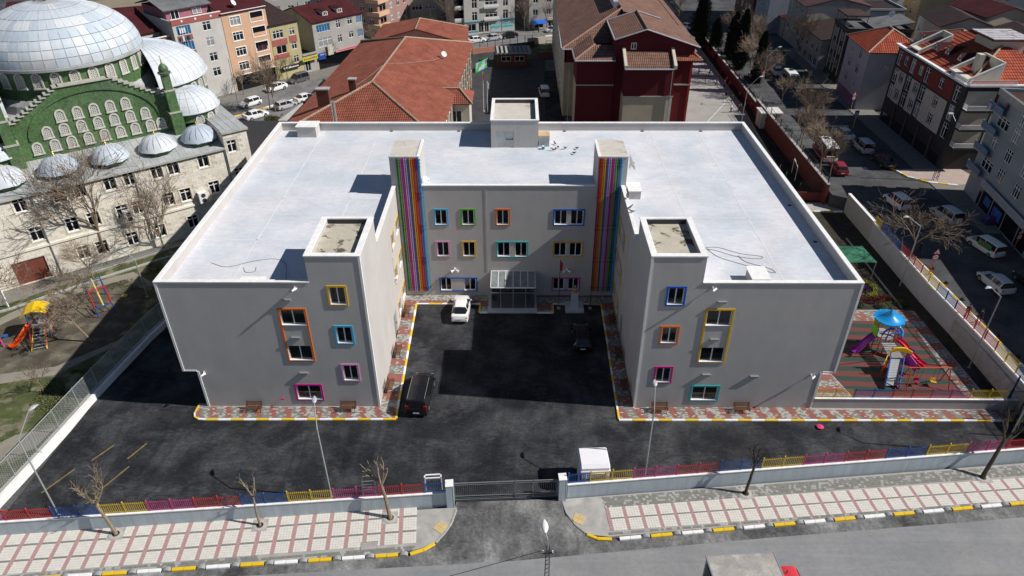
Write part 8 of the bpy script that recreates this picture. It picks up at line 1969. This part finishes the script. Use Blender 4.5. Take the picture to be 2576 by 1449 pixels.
for x, w_ in ((6.6, 2.2), (9.3, 2.9)): b = MB(); b.box(x, -.06, .9, x + w_, .0, 2.6, mat('teal_blind', (.36, .55, .56), .6)); b.box(x, -.08, 1.2, x + w_, -.06, 1.5, mat('teal_strip', (.03, .45, .5), .5)); b.box(x, -.05, .2, x + w_, 0, .9, mat('white_shop_wall', (.5, .53, .55), .7)); put('shop_window', b, hM)
b = MB(); b.box(.2, -.5, 0, 3.3, -.3, .8, mat('white_shop_wall', (.5, .53, .55), .7)); b.box(.2, -.55, .65, 3.3, -.29, .8, MATS['teal_strip']); put('low_wall', b, hM)
for z in (2.9, 5.7, 8.5):
    b = MB(); b.box(4.8, -.5, z, 8.5, 0, z + .35, MATS['pale_grey_render']); b.box(4.8, -.5, z + .35, 8.5, -.42, z + .95, M_white); b.box(-2.2, .3, z, .9, 1.6, z + .5, MATS['pale_grey_render']); b.box(-2.2, .3, z + .5, .9, .4, z + .9, M_white); b.box(-2.1, .5, z + .9, .8, 1.5, z + 2.5, M_glass); put('balcony', b, hM)
b = MB(); b.box(-2.0, 1.6, 0, -.01, 10, 13.5, MATS['pale_grey_render']); put('side_wing', b, hM)
hN = house('apartment_house', 'grey and brown house with blue awning and shop signs on the far street', (3.7, 133.6, 0), R(18.7), 12, 12, 13, WG, front=grid([1.0, 4.4, 7.6, 10], (3.4, 6.2, 9.0), 1.2, 1.3, 'dark') + [(1.5, .3, 2.2, 1.6, 'dark'), (5.0, .5, 1.6, 1.3, 'dark'), (7.4, .5, 1.8, 1.3, 'dark')], roof='flat')
b = MB(); b.rings([[(.6, 0, 2.2), (4.2, 0, 2.2), (4.2, 0, 2.25), (.6, 0, 2.25)], [(.7, -1.5, 1.6), (4.3, -1.5, 1.6), (4.3, -1.5, 1.65), (.7, -1.5, 1.65)]], mat('blue_tarpaulin', (.02, .12, .5), .6, var=.2, scale=3)); put('awning', b, hN)
sign_board(hN, (4.4, -.2, 2.1), 1.7, .6, M_creamw, marks=M_pole); sign_board(hN, (6.4, -.2, 2.1), 2.2, .6, M_white, marks=C_RAIL['red'])

# right side of the upper street
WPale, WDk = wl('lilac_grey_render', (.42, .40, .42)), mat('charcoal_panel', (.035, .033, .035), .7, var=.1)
aP = math.atan2(-.991, -.136)
hP = house('apartment_house', 'weathered grey apartment block with shop sign in shade at the right edge', (59.9, 39.8, ZU), aP, 18.5, 14, 13.2, wl('blue_grey_render', (.30, .32, .33), c2=(.24, .26, .27), thr=(.45, .7)), front=grid([6.0, 10.4, 14.6], (4.4, 6.9, 9.4, 11.4), 1.6, 1.6) + grid([1.6], (4.3, 9.7), 2.9, 1.3, '') + grid([2.2], (7.0,), 1.4, 1.4), roof='flat', mroof=M_rBrown)
b = MB(); b.box(-.15, -.2, 12.9, 18.5, 0, 13.7, M_conc); put('parapet', b, hP)
for z in (3.4, 6.0, 8.7, 11.2): b = MB(); b.box(-.3, -.7, z, 3.4, -.0, z + .15, M_conc); b.box(-.3, -.7, z + .15, 3.4, -.6, z + .95, mat('blue_balcony', (.16, .22, .30), .8)); put('balcony', b, hP)
laundry(hP, -.2, 11.9, 3, (mat('lilac_cloth', (.35, .28, .42), .8), CT['white']), -.8); laundry(hP, 2.6, 12.7, 2, (CT['red'], CT['navy']), -.2)
sign_board(hP, (4.2, -.35, 2.75), 12.5, .95, mat('pale_shop_sign', (.34, .37, .42), .6), marks=M_pole); b = MB(); b.box(3.8, -.03, .2, 17, 0, 2.7, M_glass)
for x in (4.6, 7.6, 11.0, 14.5): b.box(x, -.08, .0, x + .12, -.03, 2.7, M_conc)
put('shop_front', b, hP); b = MB(); b.box(5.6, -.05, 1.0, 7.2, -.03, 2.0, mat('blue_poster', (.05, .12, .35), .5, var=.6, scale=3)); b.box(8.2, -.05, .6, 10.4, -.03, 1.9, MATS['blue_poster']); put('poster', b, hP)
house('apartment_house', 'lower grey house just outside the right edge, next to the shop block', (57.3, 21.3, ZU), aP, 34, 12, 7.6, WG, front=grid([2, 6, 10], (2.6, 5.0), 1.4, 1.4), roof='flat', mroof=M_rBrown)
t_ = thing('goods_pile', 'purple wrapped goods piled on the footpath before the shop sign', 'goods', (58.2, 30.6, ZU + .1)); b = MB(); b.rings([[(-.8, -.6, 0), (.8, -.6, 0), (.8, .6, 0), (-.8, .6, 0)], [(-.75, -.55, .6), (.75, -.5, .6), (.7, .55, .6), (-.75, .5, .6)], [(-.4, -.3, .95), (.4, -.3, .9), (.35, .3, .9), (-.4, .3, .95)]], mat('purple_wrap', (.08, .05, .16), .4, var=.4, scale=4)); put('bundle', b, t_)
# dark corner apartment block with orange roof
H0 = 11.8
fops = []
for u in (.9, 4.9 + .2, 9.6, 14.6, 18.3 - .3): pass
cols_a = [.5, 4.7, 9.0, 17.4]           # French windows
cols_b = [2.9, 7.4, 12.9, 14.9]
for u in (.5, 4.9, 9.4, 17.8): fops += [(u, z, 1.3, 2.1) for z in (4.0, 6.5, 9.1)]
for u in (2.7, 7.5, 13.6): fops += [(u, z, 1.15, 1.35) for z in (4.5, 7.0, 9.6)]
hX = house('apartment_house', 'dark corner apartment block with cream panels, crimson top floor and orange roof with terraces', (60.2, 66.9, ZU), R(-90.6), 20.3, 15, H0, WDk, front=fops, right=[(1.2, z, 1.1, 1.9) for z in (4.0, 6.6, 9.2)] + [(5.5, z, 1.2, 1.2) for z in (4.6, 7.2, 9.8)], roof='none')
mcp = mat('cream_panel', (.52, .46, .38), .85)
def panel(x0, z0, x1, z1, m):
    b = MB()
    us = sorted(set([x0, x1] + [v for o in fops for v in (o[0] - .08, o[0] + o[2] + .08) if x0 < v < x1])); zz = sorted(set([z0, z1] + [v for o in fops for v in (o[1] - .08, o[1] + o[3] + .08) if z0 < v < z1]))
    for a, c in zip(us[:-1], us[1:]):
        for d_, e_ in zip(zz[:-1], zz[1:]):
            cu, cz = (a + c) / 2, (d_ + e_) / 2
            if any(o[0] - .08 < cu < o[0] + o[2] + .08 and o[1] - .08 < cz < o[1] + o[3] + .08 for o in fops): continue
            b.box(a, -.06, d_, c, 0.0, e_, m, skip='k')
    put('wall_panel', b, hX)
for (x0, x1) in ((1.9, 4.5), (6.5, 9.0), (10.9, 17.0)): panel(x0, 3.9, x1, 8.6, mcp)
panel(1.9, 8.9, 4.6, 11.3, M_redw2 := mat('oxblood_panel', (.20, .035, .03), .8)); panel(6.3, 8.9, 9.2, 11.3, M_redw2); panel(10.8, 8.9, 17.4, 11.3, M_redw2)
b = MB(); w, d = 20.3, 15
b.box(-.4, -.5, H0, w + .4, .0, H0 + .25, M_coping); b.box(w, 0, H0, w + .5, d, H0 + .25, M_coping); b.box(-.3, 0, H0, 0, d, H0 + .25, M_coping)
for k in range(4): b.box(w - 4, -.42, H0 + .3 + k * .16, w + .45, -.38, H0 + .36 + k * .16, M_white); b.box(w + .41, -.42, H0 + .3 + k * .16, w + .45, 6, H0 + .36 + k * .16, M_white)
put('roof_edge', b, hX)
b = MB(); rz_ = H0 + 3.4; k_ = 7.5
tiled(b, [(0, 0, H0 + .2), (w, 0, H0 + .2), (w - k_, k_, rz_), (k_ * .6, k_, rz_)], M_tR, course=.6); tiled(b, [(w, 0, H0 + .2), (w, d, H0 + .2), (w - k_, k_, rz_)], M_tR, course=.6); tiled(b, [(0, d, H0 + .2), (0, 0, H0 + .2), (k_ * .6, k_, rz_)], M_tR, course=.6); tiled(b, [(w, d, H0 + .2), (0, d, H0 + .2), (k_ * .6, k_, rz_), (w - k_, k_, rz_)], M_tR, course=.6)
rfX = put('roof', b, hX); b = MB(); ridge(b, (w, 0, H0 + .3), (w - k_, k_, rz_ + .1), M_ridge); ridge(b, (k_ * .6, k_, rz_ + .1), (w - k_, k_, rz_ + .1), M_ridge); put('ridge_tiles', b, rfX)
def terrace(x0, x1, y0, y1, z, door):
    b = MB(); m = mat('terrace_cream', (.62, .60, .50), .85)
    zt = lambda y: H0 + .25 + (y / k_) * (rz_ - H0) 
    for x in (x0, x1):
        b.rings([[(x - .1, y0, z), (x + .1, y0, z), (x + .1, y0, z + .6), (x - .1, y0, z + .6)], [(x - .1, y1, z), (x + .1, y1, z), (x + .1, y1, zt(y1) + .6), (x - .1, y1, zt(y1) + .6)]], m)
        b.rings([[(x - .16, y0, z + .6), (x + .16, y0, z + .6), (x + .16, y0, z + .7), (x - .16, y0, z + .7)], [(x - .16, y1, zt(y1) + .6), (x + .16, y1, zt(y1) + .6), (x + .16, y1, zt(y1) + .7), (x - .16, y1, zt(y1) + .7)]], M_coping)
    b.box(x0, y1 - .1, z, x1, y1 + .1, zt(y1) + .7, m); b.box(x0 + .1, y0, z + .5, x1 - .1, y1 - .1, zt(1.0) , m)
    if door: b.box(x0 + .6, y1 - .14, zt(1.0), x0 + 1.5, y1 - .1, zt(1.0) + 1.9, M_glass)
    put('terrace', b, hX)
terrace(2.8, 5.6, .1, 4.4, H0, False); terrace(14.8, 19.6, .1, 4.2, H0, True)
for x, y, hh in ((6.6, 1.9, 0), (9.4, 2.2, 0), (12.8, 2.2, 0), (1.6, 2.4, 0)):
    z = H0 + .2 + y / k_ * (rz_ - H0); b = MB(); mm = M_rMaroon
    b.face([(x - .7, y, z), (x + .7, y, z), (x, y, z + 1.0)], M_coping); b.face([(x - .75, y - .1, z), (x, y - .1, z + 1.08), (x, y + 2.6, z + 1.08), (x - .75, y + .4, z + .1)], mm); b.face([(x + .75, y - .1, z), (x, y - .1, z + 1.08), (x, y + 2.6, z + 1.08), (x + .75, y + .4, z + .1)], mm); b.box(x - .2, y - .04, z + .1, x + .2, y - .01, z + .5, M_glass); put('dormer', b, rfX)
b = MB(); b.box(8.5, 6.0, rz_ - 1.2, 13.2, 10.2, rz_ + .7, M_creamw); b.box(7.8, 5.2, rz_ + .7, 14.0, 11, rz_ + .85, M_rMaroon)
for k in range(6): b.box(8.0 + k * 1.0, 5.4, rz_ + .86, 8.8 + k * 1.0, 10.8, rz_ + .95, mat('bright_sheet', (.6, .58, .58), .5, .2, c2=(.3, .2, .2), thr=(.55, .65)))
put('roof_house', b, hX); b = MB(); b.box(16.6, 1.9, H0 + .5, 17.6, 2.6, H0 + 3.3, M_creamw); put('chimney', b, rfX)
for z in (3.4, 6.0, 8.6):
    b = MB(); b.box(w, 0.2, z, w + 1.3, 4.2, z + .25, WDk); b.box(w, .2, z + .25, w + 1.25, .3, z + .3, M_white)
    for k in range(4): b.box(w + 1.2, .25, z + .35 + k * .17, w + 1.26, 4.15, z + .42 + k * .17, M_white); b.box(w, .2, z + .35 + k * .17, w + 1.2, .26, z + .42 + k * .17, M_white)
    b.box(w - .0, .3, z + .25, w + .04, 4.1, z + 2.5, mcp); b.box(w, 4.3, z - .2, w + .08, 15, z + 2.4, mcp if z < 8 else MATS['oxblood_panel']); put('balcony', b, hX)
b = MB(); b.box(1, -.1, .2, 19, -.0, 1.6, mat('dark_shop_glass', (.02, .02, .024), .15)); 
for x in (4, 8, 12, 16): b.box(x, -.16, 0, x + .4, -.1, 3.4, mat('brown_column', (.10, .07, .05), .8))
put('shop_front', b, hX)
o = thing('washing', 'purple and lilac washing on the far corner balcony of the dark apartment block', 'laundry', (60.0, 68.0, ZU + 8), R(-90)); laundry(o, -.3, .2, 3, (MATS['lilac_cloth'], CT['pink']), -.5)
hW = house('apartment_house', 'pale lilac grey apartment house with red tiled roof next to the dark corner block', (58.8, 81.9, ZU), R(-94.9), 10.8, 9, 9.6, WPale, front=grid([2.2, 6.4], (2.6, 5.1, 7.5), 1.4, 1.6), roof='hip', mroof=M_tR, rh=2.6)
b = MB(); b.box(.5, -.15, .3, 10.3, -.02, 1.7, mat('faded_magenta', (.22, .10, .17), .7)); put('shop_front', b, hW)
hL = house('apartment_house', 'low beige house with balcony and striped white awning behind the pale lilac house', (63.4, 72.3, ZU), R(0), 8, 8, 7.6, wl('sand_beige_render', (.48, .44, .34)), front=[(1, 5.0, 4.6, 1.6, 'dark'), (1, 2.0, 1.6, 1.4, 'dark')], roof='hip', mroof=M_tR, rh=2.2)
b = MB(); b.rings([[(1.6, -.0, 4.4), (6, 0, 4.4), (6, 0, 4.45), (1.6, 0, 4.45)], [(1.6, -2.4, 3.4), (6, -2.4, 3.4), (6, -2.4, 3.45), (1.6, -2.4, 3.45)]], M_edge); put('awning', b, hL)
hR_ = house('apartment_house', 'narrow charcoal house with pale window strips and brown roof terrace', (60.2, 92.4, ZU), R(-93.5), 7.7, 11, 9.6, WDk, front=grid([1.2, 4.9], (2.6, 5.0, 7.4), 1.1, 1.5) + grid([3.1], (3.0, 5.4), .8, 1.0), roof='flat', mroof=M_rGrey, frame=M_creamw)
b = MB()
for x in (.7, 2.7, 4.3, 6.6): b.box(x, -.05, 1.5, x + .35, -.0, 9.2, mcp)
put('pale_strip', b, hR_); b = MB(); b.box(-.2, 0, 11.6, 5.5, 4, 11.8, M_rBrown)
for x, y in ((0, .2), (5.2, .2), (0, 3.8), (5.2, 3.8)): b.tube((x, y, 9.7), (x, y, 11.6), .06, M_darkmetal, 5)
for k in range(4): b.box(0, -.05, 9.9 + k * .25, 7.5, -.02, 9.94 + k * .25, M_metal)
put('terrace_roof', b, hR_); b = MB(); tiled(b, [(1, 4.2, 10.2), (8, 4.2, 10.2), (8, 11, 11.3), (1, 11, 11.3)], M_rGrey); put('sheet_roof', b, hR_)
dish('satellite_dish', 'pale satellite dish on the grey sheet roof behind the narrow charcoal house', (67.5, 86.5, ZU + 11.6), R(-60), .6)
house('apartment_house', 'grey three storey house with dark roof left of the narrow charcoal house', (59.6, 107, ZU), R(-91), 13, 9, 5.8, WG, front=grid([1.2, 4.4, 7.6, 10.4], (2.9,), 1.4, 1.4) + grid([1.2, 4.4, 7.6, 10.4], (.5,), 1.6, 1.4, 'dark'), roof='shed', mroof=M_rDark, rh=1.4)
house('apartment_house', 'small brick topped house with maroon attic behind the grey three storey house', (66.5, 101, ZU), R(-91), 9, 8, 7.4, wl('raw_brick', (.33, .13, .06)), front=grid([1, 4, 6.6], (5.2,), 1.2, 1.3), roof='flat', mroof=M_rMaroon)
house('apartment_house', 'tall grey house with big cream side wall and brown roof on the upper street', (60.6, 119, ZU), R(-91), 11, 13, 9.0, WG, front=grid([1.2, 4.6, 8], (2.6, 5.2), 1.4, 1.4) + grid([1.2, 4.6, 8], (7.2,), 1.4, 1.1), roof='gable', mroof=M_rBrown, rh=1.6)
o = thing('side_wall', 'large cream rendered blank side wall facing the camera on the tall grey house', 'wall', (60.6, 107.86, ZU)); b = MB(); b.box(.1, 0, 0, 12.9, .12, 9.0, wl('cream_blank_wall', (.47, .44, .37))); put('render', b, o)
house('apartment_house', 'blue grey apartment tower with small windows at the top of the upper street', (57.2, 131, ZU), R(-88), 8.5, 11, 14.5, wl('steel_render', (.28, .32, .38)), front=grid([1, 4, 6.4], (2.6, 5.2, 7.8, 10.4), 1.0, 1.3), roof='flat')
house('apartment_house', 'brown brick apartment tower beside the blue grey tower', (56.0, 144, ZU), R(-86), 12, 11, 14.5, wl('brown_brick_render', (.17, .09, .07)), front=grid([1, 4, 7, 9.6], (2.6, 5.2, 7.8, 10.4), 1.3, 1.4), roof='flat')
house('apartment_house', 'long maroon roofed shed between the cream wall and the blue grey tower', (60.5, 124, ZU), R(-91), 5, 9, 4.0, WG, roof='shed', mroof=M_rMaroon, rh=1.3)
# the crowd of houses behind, each of its own
q = random.Random(23)
tone = [('pale', (.48, .46, .42)), ('sand', (.46, .40, .30)), ('blue grey', (.33, .36, .38)), ('rose', (.42, .28, .24)), ('mint grey', (.36, .40, .36)), ('white', (.56, .55, .52)), ('ochre', (.46, .34, .20))]
rfs = [('maroon sheet', M_rMaroon), ('dark sheet', M_rDark), ('orange tiled', M_tO), ('red tiled', M_tR), ('brown sheet', M_rBrown), ('grey sheet', M_rGrey)]
spots = [(72, 118, -91, 10, 9, 8, 'flat', 2, 1, 'beside the big cream blank wall'), (84, 108, -96, 11, 10, 7.5, 'gable', 0, 1, 'behind the brick topped house'), (78, 94, -90, 10, 9, 7, 'hip', 1, 2, 'behind the narrow charcoal house'), (88, 92, -100, 10, 10, 8, 'gable', 2, 1, 'on the hill behind the lilac house'), (74, 80, -88, 9, 8, 7.5, 'hip', 4, 3, 'right behind the striped awning house'),
         (84, 78, -80, 12, 9, 8.5, 'gable', 2, 4, 'above the far end of the dark corner block'), (80, 66, -84, 13, 11, 12.5, 'gable', 0, 4, 'with a tall blank wall above the corner block roof'), (96, 76, -84, 12, 11, 10, 'gable', 5, 5, 'near the right edge, second row'), (95, 62, -90, 12, 11, 13, 'gable', 4, 4, 'at the right edge behind the orange roof'), (98, 96, -92, 11, 10, 8, 'hip', 3, 3, 'at the upper right behind the second row'),
         (92, 112, -85, 12, 10, 8.5, 'gable', 1, 0, 'at the upper right, third row'), (106, 106, -95, 12, 10, 8, 'flat', 5, 2, 'at the upper right edge'), (76, 132, -89, 12, 10, 9, 'gable', 0, 1, 'beyond the cream blank wall'), (90, 130, -94, 11, 10, 9, 'hip', 6, 2, 'near the top, right of the grey tower'), (105, 126, -90, 12, 11, 9, 'gable', 2, 0, 'near the top right corner'), (120, 118, -90, 12, 11, 9, 'gable', 5, 1, 'in the top right corner'),
         (72, 150, -90, 12, 11, 12, 'flat', 2, 4, 'at the top beside the brown tower'), (88, 150, -90, 12, 11, 11, 'gable', 3, 0, 'at the top, right of the brown tower'), (104, 148, -90, 12, 11, 10, 'gable', 4, 3, 'at the top right, fourth row'), (118, 140, -90, 12, 11, 10, 'hip', 0, 1, 'at the top right, behind the corner house'), (112, 84, -90, 12, 12, 11, 'gable', 2, 1, 'beyond the right edge houses'), (114, 66, -90, 12, 12, 12, 'gable', 5, 0, 'far right beyond the frame corner'),
         (130, 130, -90, 12, 12, 10, 'gable', 6, 2, 'outermost at the top right')]
for (x, y, a, w, d, h, rf2, ti, ri, where) in spots:
    tn, tc_ = tone[ti]; rn, rm = rfs[ri]
    nn = int(w / 3); house('town_house', '%s house with %s roof %s' % (tn, rn, where), (x, y, ZU), R(a), w, d, h, wl('render_' + tn.replace(' ', '_'), tc_), front=grid([.9 + i * 3.0 for i in range(nn)], [z for z in (1.6, 4.3, 7.0, 9.7) if z + 1.6 < h], 1.2, 1.3), right=grid([.9 + i * 3.2 for i in range(2)], [z for z in (4.3, 7.0) if z + 1.6 < h], 1.1, 1.2) if ri % 2 else (), roof=rf2, mroof=rm, rh=1.8)
spots = [(-72, 112, 20, 13, 11, 10, 'gable', 5, 0, 'behind the blue balcony block, left'), (-60, 118, 20, 12, 11, 13, 'gable', 0, 2, 'behind the blue balcony block, right'), (-86, 100, 25, 13, 11, 9, 'gable', 3, 0, 'behind the great dome, left'), (-92, 118, 20, 13, 12, 11, 'hip', 1, 2, 'at the top left corner'), (-76, 128, 20, 13, 12, 12, 'flat', 1, 0, 'at the top left behind the dome finial'),
         (-106, 108, 20, 14, 12, 9, 'gable', 3, 0, 'at the left edge beside the dome'), (-58, 136, 25, 13, 12, 14, 'flat', 4, 5, 'behind the peach block'), (-46, 146, -20, 12, 12, 12, 'gable', 0, 0, 'behind the brown and pink corner block'), (-20, 152, 10, 12, 12, 12, 'flat', 5, 4, 'closing the dark side street'), (-4, 152, 19, 14, 12, 13, 'gable', 1, 1, 'behind the teal trimmed house'), (14, 143, 19, 12, 12, 13, 'flat', 0, 4, 'behind the brown roof at the far street'), (28, 178, 5, 14, 12, 9, 'flat', 1, 0, 'beyond the far crossing'), (46, 184, 0, 14, 12, 10, 'gable', 5, 1, 'at the top centre right beyond the crossing'), (64, 170, 0, 12, 12, 12, 'flat', 2, 5, 'beyond the crossing behind the brown tower')]
for (x, y, a, w, d, h, rf2, ti, ri, where) in spots:
    tn, tc_ = tone[ti]; rn, rm = rfs[ri]
    nn = int(w / 3); house('town_house', '%s house with %s roof %s' % (tn, rn, where), (x, y, -.1), R(a), w, d, h, wl('render_' + tn.replace(' ', '_'), tc_), front=grid([.9 + i * 3.0 for i in range(nn)], [z for z in (1.6, 4.3, 7.0, 9.7) if z + 1.6 < h], 1.3, 1.4), right=grid([.9 + i * 3.2 for i in range(3)], [z for z in (4.3, 7.0) if z + 1.6 < h], 1.1, 1.2), roof=rf2, mroof=rm, rh=1.8)
# lattice power pole, traffic light
t_ = thing('lattice_pole', 'dark lattice power pole with white lamp on the junction corner', 'power pole', (57.6, 42.9, ZU)); b = MB()
for dx, dy in ((-.2, -.12), (.2, -.12), (.2, .12), (-.2, .12)): b.tube((dx * 1.4, dy * 1.4, 0), (dx * .6, dy * .6, 8.5), .04, M_black, 4)
for k in range(12): b.tube((-.24, -.13, .5 + k * .65), (.22, -.13, .7 + k * .65), .03, M_black, 4)
put('lattice', b, t_); b = MB(); b.path([(0, 0, 8.4), (-.4, .5, 9.2)], .03, M_metal, 5); b.box(-.9, .4, 9.15, -.3, .65, 9.3, M_white); put('lamp_head', b, t_)
t_ = thing('traffic_light', 'black traffic light on a thin pole at the far crossing', 'traffic light', (35.0, 148, 0)); b = MB(); b.tube((0, 0, 0), (0, 0, 3.6), .06, M_darkmetal, 6); put('pole', b, t_); b = MB(); b.box(-.2, -.15, 3.2, .2, .15, 4.2, M_black); put('signal_head', b, t_)
t_ = thing('grid_fence', 'black grid fence panel standing at the right end of the school pavement', 'fence', (43.0, -3.4, 0), R(86)); b = MB()
for z in [i * .16 for i in range(22)]: b.box(0, -.012, .05 + z, 3.4, .012, .075 + z, M_black)
for x in (0, 1.7, 3.4): b.box(x - .05, -.05, 0, x + .05, .05, 3.8, M_black)
put('grid', b, t_)
